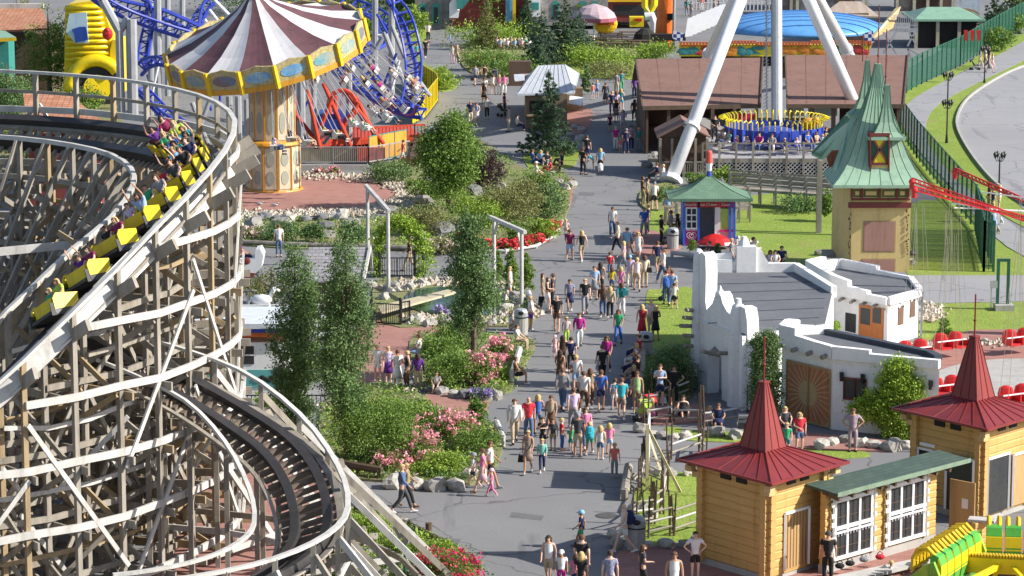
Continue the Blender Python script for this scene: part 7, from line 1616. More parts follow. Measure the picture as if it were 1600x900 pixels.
# low planting covering the beds: nobody could count it
def inside(x, y, p):
    c = False
    for (x0, y0), (x1, y1) in zip(p, p[1:]+p[:1]):
        if (y0 > y) != (y1 > y) and x < (x1-x0)*(y-y0)/(y1-y0)+x0: c = not c
    return c
gr_ = random.Random(21)
for bi, (nm, dn, lp_) in enumerate((('dark', .022, 4), ('lite', .014, 4), ('mid', .02, 4), ('pale', .0025, 3))):
    bl = []
    for p in BEDS+[LW[3][:0]]:
        if not p: continue
        xs_, ys_ = [q[0] for q in p], [q[1] for q in p]; A_ = (max(xs_)-min(xs_))*(max(ys_)-min(ys_))
        for k in range(int(A_*dn)):
            x, y = gr_.uniform(max(370, min(xs_)), max(xs_)), gr_.uniform(min(ys_), max(ys_))
            if inside(x, y, p) and mnoise.noise(V((x*.03+bi*7, y*.07, 0))) > -.12 and not inside(x, y, [(588, 440), (790, 436), (805, 500), (600, 505)]): o = G(x, y, .12); bl.append((o.x, o.y, o.z+.06, .28, .3, .12))
    tag(leaves_mesh('ground_cover', bl, len(bl)*(9 if nm != 'pale' else 7), .13, LF[nm], None, clump=.13, nclump=len(bl)*2), '%s low ground cover plants filling the planting beds' % {'dark': 'dark green', 'lite': 'bright green', 'mid': 'mid green', 'pale': 'whitish flowering'}[nm], 'ground cover', kind='stuff')
# ================================================================ people
def skinned(name, J, E, rad, root, sub=1):
    """one continuous surface grown over a skeleton: J joints, E edges, rad radii"""
    ks = list(J); ix = {k: i for i, k in enumerate(ks)}
    me = bpy.data.meshes.new(name); me.from_pydata([J[k] for k in ks], [(ix[a], ix[c]) for a, c in E], [])
    o = bpy.data.objects.new(name, me); link(o); o.modifiers.new('skin', 'SKIN'); 
    for i, k in enumerate(ks):
        sv_ = me.skin_vertices[0].data[i]; r = rad[k]; sv_.radius = r if isinstance(r, tuple) else (r, r); sv_.use_root = (k == root)
    if sub: m = o.modifiers.new('sub', 'SUBSURF'); m.levels = sub; m.render_levels = sub
    dg = bpy.context.evaluated_depsgraph_get(); out = bpy.data.meshes.new_from_object(o.evaluated_get(dg)); out.name = name
    bpy.data.objects.remove(o); out.polygons.foreach_set('use_smooth', [True]*len(out.polygons)); out.materials.clear(); return out
def pose(kind, head=1.0, var=0):
    """joint positions of a 1.75 m figure facing +Y"""
    J = dict(pelvis=(0, 0, .95), waist=(0, 0, 1.10), chest=(0, .0, 1.30), chestup=(0, -.01, 1.42), neck=(0, 0, 1.50), head=(0, .01, 1.60), crown=(0, .01, 1.70))
    for s, n in ((-1, 'l'), (1, 'r')):
        J.update({'sh'+n: (s*.17, -.01, 1.42), 'el'+n: (s*.225, -.03, 1.15), 'wr'+n: (s*.235, .06, .92), 'hp'+n: (s*.09, 0, .90), 'kn'+n: (s*.10, .02, .50), 'an'+n: (s*.10, -.02, .08), 'he'+n: (s*.10, -.05, .035), 'to'+n: (s*.115, .14, .03)})
    def st(n, d):
        J.update(d)
    if kind == 'w' or kind == 'v':
        f, g = ('l', 'r') if kind == 'w' else ('r', 'l')
        sf, sg = (-1, 1) if f == 'l' else (1, -1)
        J.update({'kn'+f: (sf*.09, .17, .53), 'an'+f: (sf*.09, .28, .10), 'he'+f: (sf*.09, .26, .04), 'to'+f: (sf*.10, .44, .06), 'kn'+g: (sg*.09, -.06, .50), 'an'+g: (sg*.09, -.34, .16), 'he'+g: (sg*.09, -.38, .12), 'to'+g: (sg*.10, -.22, .03),
                  'el'+f: (sf*.22, -.13, 1.17), 'wr'+f: (sf*.22, -.10, .93), 'el'+g: (sg*.22, .06, 1.16), 'wr'+g: (sg*.20, .24, .99)})
    if kind == 'u':   # weight on one leg, one arm bent
        J.update({'knr': (.13, .10, .51), 'anr': (.17, .06, .09), 'her': (.17, .03, .035), 'tor': (.22, .20, .03), 'elr': (.24, .02, 1.16), 'wrr': (.12, .24, 1.12), 'ell': (-.25, -.06, 1.15), 'wrl': (-.21, .04, .92), 'head': (.015, .02, 1.60), 'crown': (.025, .01, 1.70)})
    if kind == 'p':   # hands on hips
        for s, n in ((-1, 'l'), (1, 'r')): J.update({'el'+n: (s*.38, -.06, 1.17), 'wr'+n: (s*.2, .02, 1.02)})
    if kind == 'c':   # arms crossed / hand to face
        for s, n in ((-1, 'l'), (1, 'r')): J.update({'el'+n: (s*.24, .06, 1.18), 'wr'+n: (s*.03, .22, 1.22+(.2 if s > 0 else 0))})
    if kind in 'szx':
        dz = -.50 if kind != 'x' else -.78
        for k in list(J): J[k] = (J[k][0], J[k][1], J[k][2]+dz)
        for s, n in ((-1, 'l'), (1, 'r')):
            if kind == 'x': J.update({'kn'+n: (s*.14, .38, .42), 'an'+n: (s*.12, .52, .08), 'he'+n: (s*.12, .50, .03), 'to'+n: (s*.12, .66, .04)})
            else: J.update({'hp'+n: (s*.09, .02, .45), 'kn'+n: (s*.12, .45, .47), 'an'+n: (s*.11, .44, .08), 'he'+n: (s*.11, .40, .03), 'to'+n: (s*.12, .60, .03)})
            J.update({'el'+n: (s*.25, .10, .72+(dz+.5)), 'wr'+n: (s*.13, .34, .56+(dz+.5)*.5)})
            if kind == 'z': J.update({'el'+n: (s*.26, .12, 1.12), 'wr'+n: (s*.22, .22, 1.40)})
    if kind == 'b':   # bending forward
        for k in ('waist', 'chest', 'chestup', 'neck', 'head', 'crown', 'shl', 'shr'):
            x, y, z = J[k]; d = z-.95; J[k] = (x, y+d*.75, .95+d*.65)
        for s, n in ((-1, 'l'), (1, 'r')): J.update({'el'+n: (s*.2, .42, .98), 'wr'+n: (s*.15, .50, .76)})
    # the head is scaled up for children
    if head != 1:
        nx = V(J['neck']); 
        for k in ('head', 'crown'): J[k] = tuple(nx+(V(J[k])-nx)*head)
    return J
BODY_R = dict(pelvis=(.125, .10), waist=(.115, .085), chest=(.135, .095), chestup=(.10, .08), neck=.05, head=(.078, .092), crown=(.045, .05))
E_T = [('pelvis', 'waist'), ('waist', 'chest'), ('chest', 'chestup'), ('chestup', 'neck'), ('neck', 'head'), ('head', 'crown')]
for n_ in 'lr':
    BODY_R.update({'sh'+n_: .052, 'el'+n_: .038, 'wr'+n_: .025, 'hp'+n_: .085, 'kn'+n_: .055, 'an'+n_: .036, 'he'+n_: .036, 'to'+n_: .026})
    E_T += [('chestup', 'sh'+n_), ('sh'+n_, 'el'+n_), ('el'+n_, 'wr'+n_), ('pelvis', 'hp'+n_), ('hp'+n_, 'kn'+n_), ('kn'+n_, 'an'+n_), ('an'+n_, 'he'+n_), ('an'+n_, 'to'+n_)]
HANDE = []
def hands(J, Rr, E):
    J, Rr, E = dict(J), dict(Rr), list(E)
    for s, n in ((-1, 'l'), (1, 'r')):
        w = V(J['wr'+n]); d = (w-V(J['el'+n])).normalized(); sd_ = V((0, 1, 0)) if abs(d.y) < .8 else V((1, 0, 0)); sd_ = (sd_-d*sd_.dot(d)).normalized(); nn_ = d.cross(sd_)
        p = w+d*.06; J['pa'+n] = tuple(p); Rr['pa'+n] = (.036, .02); E.append(('wr'+n, 'pa'+n))
        for k, (o_, L_) in enumerate(((-.027, .062), (-.009, .075), (.009, .070), (.026, .052))):
            a = p+d*.035+sd_*o_; c = a+d*L_*.55+nn_*.012*s; e = a+d*L_*.95+nn_*.035*s
            J['f%d%s' % (k, n)] = tuple(a); J['g%d%s' % (k, n)] = tuple(c); J['h%d%s' % (k, n)] = tuple(e)
            Rr['f%d%s' % (k, n)] = .0095; Rr['g%d%s' % (k, n)] = .009; Rr['h%d%s' % (k, n)] = .0075; E += [('pa'+n, 'f%d%s' % (k, n)), ('f%d%s' % (k, n), 'g%d%s' % (k, n)), ('g%d%s' % (k, n), 'h%d%s' % (k, n))]
        t = w+d*.035+sd_*.04; t2 = t+d*.035+sd_*.018; J['t0'+n] = tuple(t); J['t1'+n] = tuple(t2); Rr['t0'+n] = .012; Rr['t1'+n] = .009; E += [('wr'+n, 't0'+n), ('t0'+n, 't1'+n)]
    return J, Rr, E
def lerp3(a, c, u): return tuple(a[i]+(c[i]-a[i])*u for i in range(3))
PM = {}
SKINM = [mat('skin_light', (.62, .37, .26), (.56, .33, .23), .55, 6, 0), mat('skin_tanned', (.44, .24, .15), (.40, .21, .13), .55, 6, 0), mat('skin_fair', (.72, .46, .35), (.66, .42, .32), .55, 6, 0)]
EYEM = mat('eye_dark', (.03, .02, .02), rough=.3)
def body_mesh(kind, head):
    k = ('body', kind, head)
    if k in PM: return PM[k]
    J = pose(kind, head); Rr = dict(BODY_R)
    if head != 1: Rr['head'] = (.078*head, .092*head); Rr['crown'] = (.045*head, .05*head)
    h = V(J['head']); up = (V(J['crown'])-h).normalized(); fw = V((0, 1, 0)); fw = (fw-up*fw.dot(up)).normalized()
    Jh, Rh, Eh = hands(J, Rr, E_T); me = skinned('body', Jh, Eh, Rh, 'pelvis')
    b = MB(); r = .092*head                               # face: nose, brow, eyes, mouth, ears
    b.ball(h+fw*(r+.006)-up*.008, .013, .018, .022, 6, 5); b.ball(h+fw*(r-.012)-up*.05*head, .035, .022, .022, 8, 5)
    for s in (-1, 1): b.ball(h+V((s*.078*head, 0, 0))-up*.01, .012, .022, .03, 6, 5)
    e = MB()
    for s in (-1, 1): e.ball(h+V((s*.032*head, 0, 0))+fw*(r-.006)+up*.018, .014, .01, .010, 6, 4)
    e.ball(h+fw*(r+.004)-up*.048*head, .022, .008, .006, 6, 4)
    bm = bmesh.new(); bm.from_mesh(me)
    for src, mi in ((b, 0), (e, 1)):
        vs = [bm.verts.new(v) for v in src.v]
        for f in src.f:
            try: fc = bm.faces.new([vs[i] for i in f]); fc.material_index = mi; fc.smooth = True
            except ValueError: pass
    bm.to_mesh(me); bm.free(); me.materials.append(SKINM[0]); me.materials.append(EYEM); PM[k] = me; return me
def gmesh(part, kind, typ):
    k = (part, kind, typ)
    if k in PM: return PM[k]
    J = pose(kind); g = {}; rr = {}; E = []
    if part == 'top':
        for a in ('pelvis', 'waist', 'chest', 'chestup'): g[a] = J[a]; r = BODY_R[a]; rr[a] = (r[0]+.022, r[1]+.025)
        g['hem'] = lerp3(J['pelvis'], J['waist'], -.25) if kind not in 'szx' else lerp3(J['pelvis'], J['waist'], .1); rr['hem'] = (.145, .125); g['nk'] = lerp3(J['chestup'], J['neck'], .45); rr['nk'] = .062
        E = [('hem', 'pelvis'), ('pelvis', 'waist'), ('waist', 'chest'), ('chest', 'chestup'), ('chestup', 'nk')]
        for n in 'lr':
            g['sh'+n] = J['sh'+n]; rr['sh'+n] = .070 if typ != 'tank' else .05; E.append(('chestup', 'sh'+n))
            if typ in ('tee', 'long'):
                g['sl'+n] = lerp3(J['sh'+n], J['el'+n], .62 if typ == 'tee' else 1); rr['sl'+n] = .062 if typ == 'tee' else .052; E.append(('sh'+n, 'sl'+n))
                if typ == 'long': g['cf'+n] = lerp3(J['el'+n], J['wr'+n], .93); rr['cf'+n] = .036; E.append(('sl'+n, 'cf'+n))
        me = skinned('top', g, E, rr, 'chest')
    elif part == 'bottom' and typ in ('long', 'shorts'):
        g['pelvis'] = J['pelvis']; rr['pelvis'] = (.135, .11); g['ws'] = lerp3(J['pelvis'], J['waist'], .45); rr['ws'] = (.128, .105); E = [('ws', 'pelvis')]
        for n in 'lr':
            g['hp'+n] = J['hp'+n]; rr['hp'+n] = .102; E.append(('pelvis', 'hp'+n))
            if typ == 'shorts': g['e'+n] = lerp3(J['hp'+n], J['kn'+n], .78); rr['e'+n] = .085; E.append(('hp'+n, 'e'+n))
            else: g['kn'+n] = J['kn'+n]; rr['kn'+n] = .074; g['e'+n] = lerp3(J['kn'+n], J['an'+n], .88); rr['e'+n] = .060; E += [('hp'+n, 'kn'+n), ('kn'+n, 'e'+n)]
        me = skinned('bottom', g, E, rr, 'pelvis')
    elif part == 'bottom':                                # skirt or dress skirt
        b = MB(); L_ = .42 if typ == 'skirt' else .55; p = V(J['pelvis'])
        if kind in 'szx': b.bar(p+V((0, -.1, .02)), (V(J['knl'])+V(J['knr']))/2+V((0, 0, .03)), .40, .24)
        else: b.lathe([(.12, .12), (.145, 0), (.18, -L_*.5), (.22, -L_)], p, 12, 1, .85)
        o = b.build('bottom', SKINM[0]); me = o.data; bpy.data.objects.remove(o); me.materials.clear(); me.polygons.foreach_set('use_smooth', [True]*len(me.polygons))
    PM[k] = me; me.materials.append(SKINM[0]); return me
def hair_mesh(kind, head, typ):
    k = ('hair', kind, head, typ)
    if k in PM: return PM[k]
    J = pose(kind, head); h = V(J['head']); up = (V(J['crown'])-h).normalized(); fw = V((0, 1, 0)); fw = (fw-up*fw.dot(up)).normalized(); b = MB(); r = .098*head
    prof = [(.02, .118), (.06, .108), (.092, .07), (.103, .02), (.098, -.03)] if typ != 'hat' else [(.02, .14), (.07, .13), (.10, .08), (.112, .03), (.112, .015)]
    sx = V((1, 0, 0)); bk = -fw; n = 14
    rings = [[h-fw*.018*head+(sx*math.cos(a)*rr*.92+fw*math.sin(a)*rr*1.04)*head+up*((z if math.sin(a) < .35 else max(z, .055))*head) for a in [2*math.pi*q/n for q in range(n)]] for rr, z in prof]
    vs = [p for rg_ in rings for p in rg_]; fs = [(i*n+q, i*n+(q+1) % n, (i+1)*n+(q+1) % n, (i+1)*n+q) for i in range(len(prof)-1) for q in range(n)]+[tuple(range(n))]
    b.add(vs, fs)
    if typ == 'long':
        for q in range(7):
            a = -.15-q*(math.pi-.3)/6-.0; o_ = (sx*math.cos(a)*.085+fw*math.sin(a)*.085)*head+h; b.tube([o_+up*.03, o_-up*.09-fw*.01, o_-up*.22-fw*.03], .036, 6, .02)
    if typ == 'hat': b.slab([h+fw*.08*head+sx*.075+up*.045, h+fw*.17*head+sx*.05+up*.03, h+fw*.17*head-sx*.05+up*.03, h+fw*.08*head-sx*.075+up*.045], up*.012)
    o = b.build('hair', SKINM[0]); me = o.data; bpy.data.objects.remove(o); me.materials.clear(); me.materials.append(SKINM[0]); me.polygons.foreach_set('use_smooth', [True]*len(me.polygons)); PM[k] = me; return me
def shoe_mesh(kind):
    k = ('shoe', kind)
    if k in PM: return PM[k]
    J = pose(kind); b = MB()
    for n in 'lr': a, c = V(J['he'+n]), V(J['to'+n]); b.tube([a+V((0, -.02, .01)), a.lerp(c, .5)+V((0, 0, .02)), c+V((0, .03, 0))], .048, 8, .034)
    o = b.build('shoes', SKINM[0]); me = o.data; bpy.data.objects.remove(o); me.materials.clear(); me.materials.append(SKINM[0]); PM[k] = me; return me
CLR = dict(white=(.74, .73, .72), black=(.02, .02, .022), darkgrey=(.07, .07, .08), grey=(.28, .28, .30), navy=(.02, .03, .10), blue=(.05, .14, .48), paleblue=(.34, .46, .66), denim=(.09, .14, .26), lightblue=(.25, .48, .70), turquoise=(.04, .42, .50), teal=(.03, .25, .26), green=(.05, .40, .18), palegreen=(.38, .55, .25), lime=(.45, .62, .08), mint=(.22, .55, .46), red=(.58, .03, .05), maroon=(.25, .02, .09), magenta=(.45, .02, .24), pink=(.75, .22, .42), palepink=(.76, .50, .55), coral=(.72, .18, .16), purple=(.12, .03, .25), lilac=(.58, .48, .68), mauve=(.35, .26, .32), brown=(.14, .07, .04), darkbrown=(.06, .035, .025), beige=(.48, .38, .26), khaki=(.30, .25, .15), cream=(.66, .60, .48), yellow=(.72, .58, .05), orange=(.68, .24, .04), blond=(.58, .42, .18), plaid=(.10, .11, .22), floral=(.42, .34, .26), striped=(.50, .30, .30))
def cm(c):
    if 'cloth_'+c in MC: return MC['cloth_'+c]
    k = CLR[c]; k2 = {'plaid': (.42, .42, .52), 'floral': (.12, .06, .05), 'striped': (.72, .70, .68)}.get(c, tuple(x*.86 for x in k)); return mat('cloth_'+c, k, k2, .85, 22 if c in ('plaid', 'floral', 'striped') else 5, .1)
KIDC = {'m': 1.02, 'w': .95, 'b': .74, 'g': .74, 'k': .56}
GENDER = {'m': 'man', 'w': 'woman', 'b': 'boy', 'g': 'girl', 'k': 'toddler'}
ADJ = {'paleblue': 'pale blue', 'darkgrey': 'dark grey', 'lightblue': 'light blue', 'palegreen': 'pale green', 'palepink': 'pale pink', 'darkbrown': 'dark brown', 'plaid': 'blue plaid', 'floral': 'floral patterned', 'striped': 'red striped', 'denim': 'denim blue'}
TN = {'tee': 't-shirt', 'long': 'long sleeved top', 'tank': 'sleeveless top'}; BN = {'long': 'trousers', 'shorts': 'shorts', 'skirt': 'skirt', 'dress': 'dress'}
FACE = {'a': 0, 't': math.pi, 'l': math.pi/2, 'r': -math.pi/2, 'q': .7, 'e': -.7, 'd': math.pi-.7, 'f': math.pi+.7}
SEEN = {}
def person(M, sex, kind, top, topc, bot, botc, hair, label, group=None, skin=0, hatc=None, parent=None):
    sc = KIDC[sex]; head = 1.0 if sex in 'mw' else (1.22 if sex != 'k' else 1.42)
    me = body_mesh(kind, head); ob = bpy.data.objects.new('person', me); link(ob); rw = random.Random(len(SEEN)*3+len(label)); wd = rw.uniform(1.04, 1.16); ob.matrix_basis = M @ Matrix.Diagonal((sc*wd, sc*wd, sc*rw.uniform(.99, 1.05), 1))
    def attach(nm, mesh, mt):
        c = bpy.data.objects.new(nm, mesh); link(c); c.parent = ob; s = c.material_slots[0]; s.link = 'OBJECT'; s.material = mt; return c
    ob.material_slots[0].link = 'OBJECT'; ob.material_slots[0].material = SKINM[skin % 3]
    attach('top', gmesh('top', kind, top), cm(topc)); attach({'long': 'trousers', 'shorts': 'shorts'}.get(bot, 'skirt'), gmesh('bottom', kind, bot), cm(topc if bot == 'dress' else botc))
    ht_ = {'h': 'hat', 'L': 'long', 'S': 'short', 'B': 'none'}[hair[0]]
    if ht_ != 'none': attach('hat' if ht_ == 'hat' else 'hair', hair_mesh(kind, head, ht_), cm(hair[1:]))
    attach('shoes', shoe_mesh(kind), cm(random.Random(len(SEEN)).choice(['black', 'white', 'brown', 'grey'])))
    SEEN.setdefault(label, []).append(ob); tag(ob, label, 'person', group); return ob
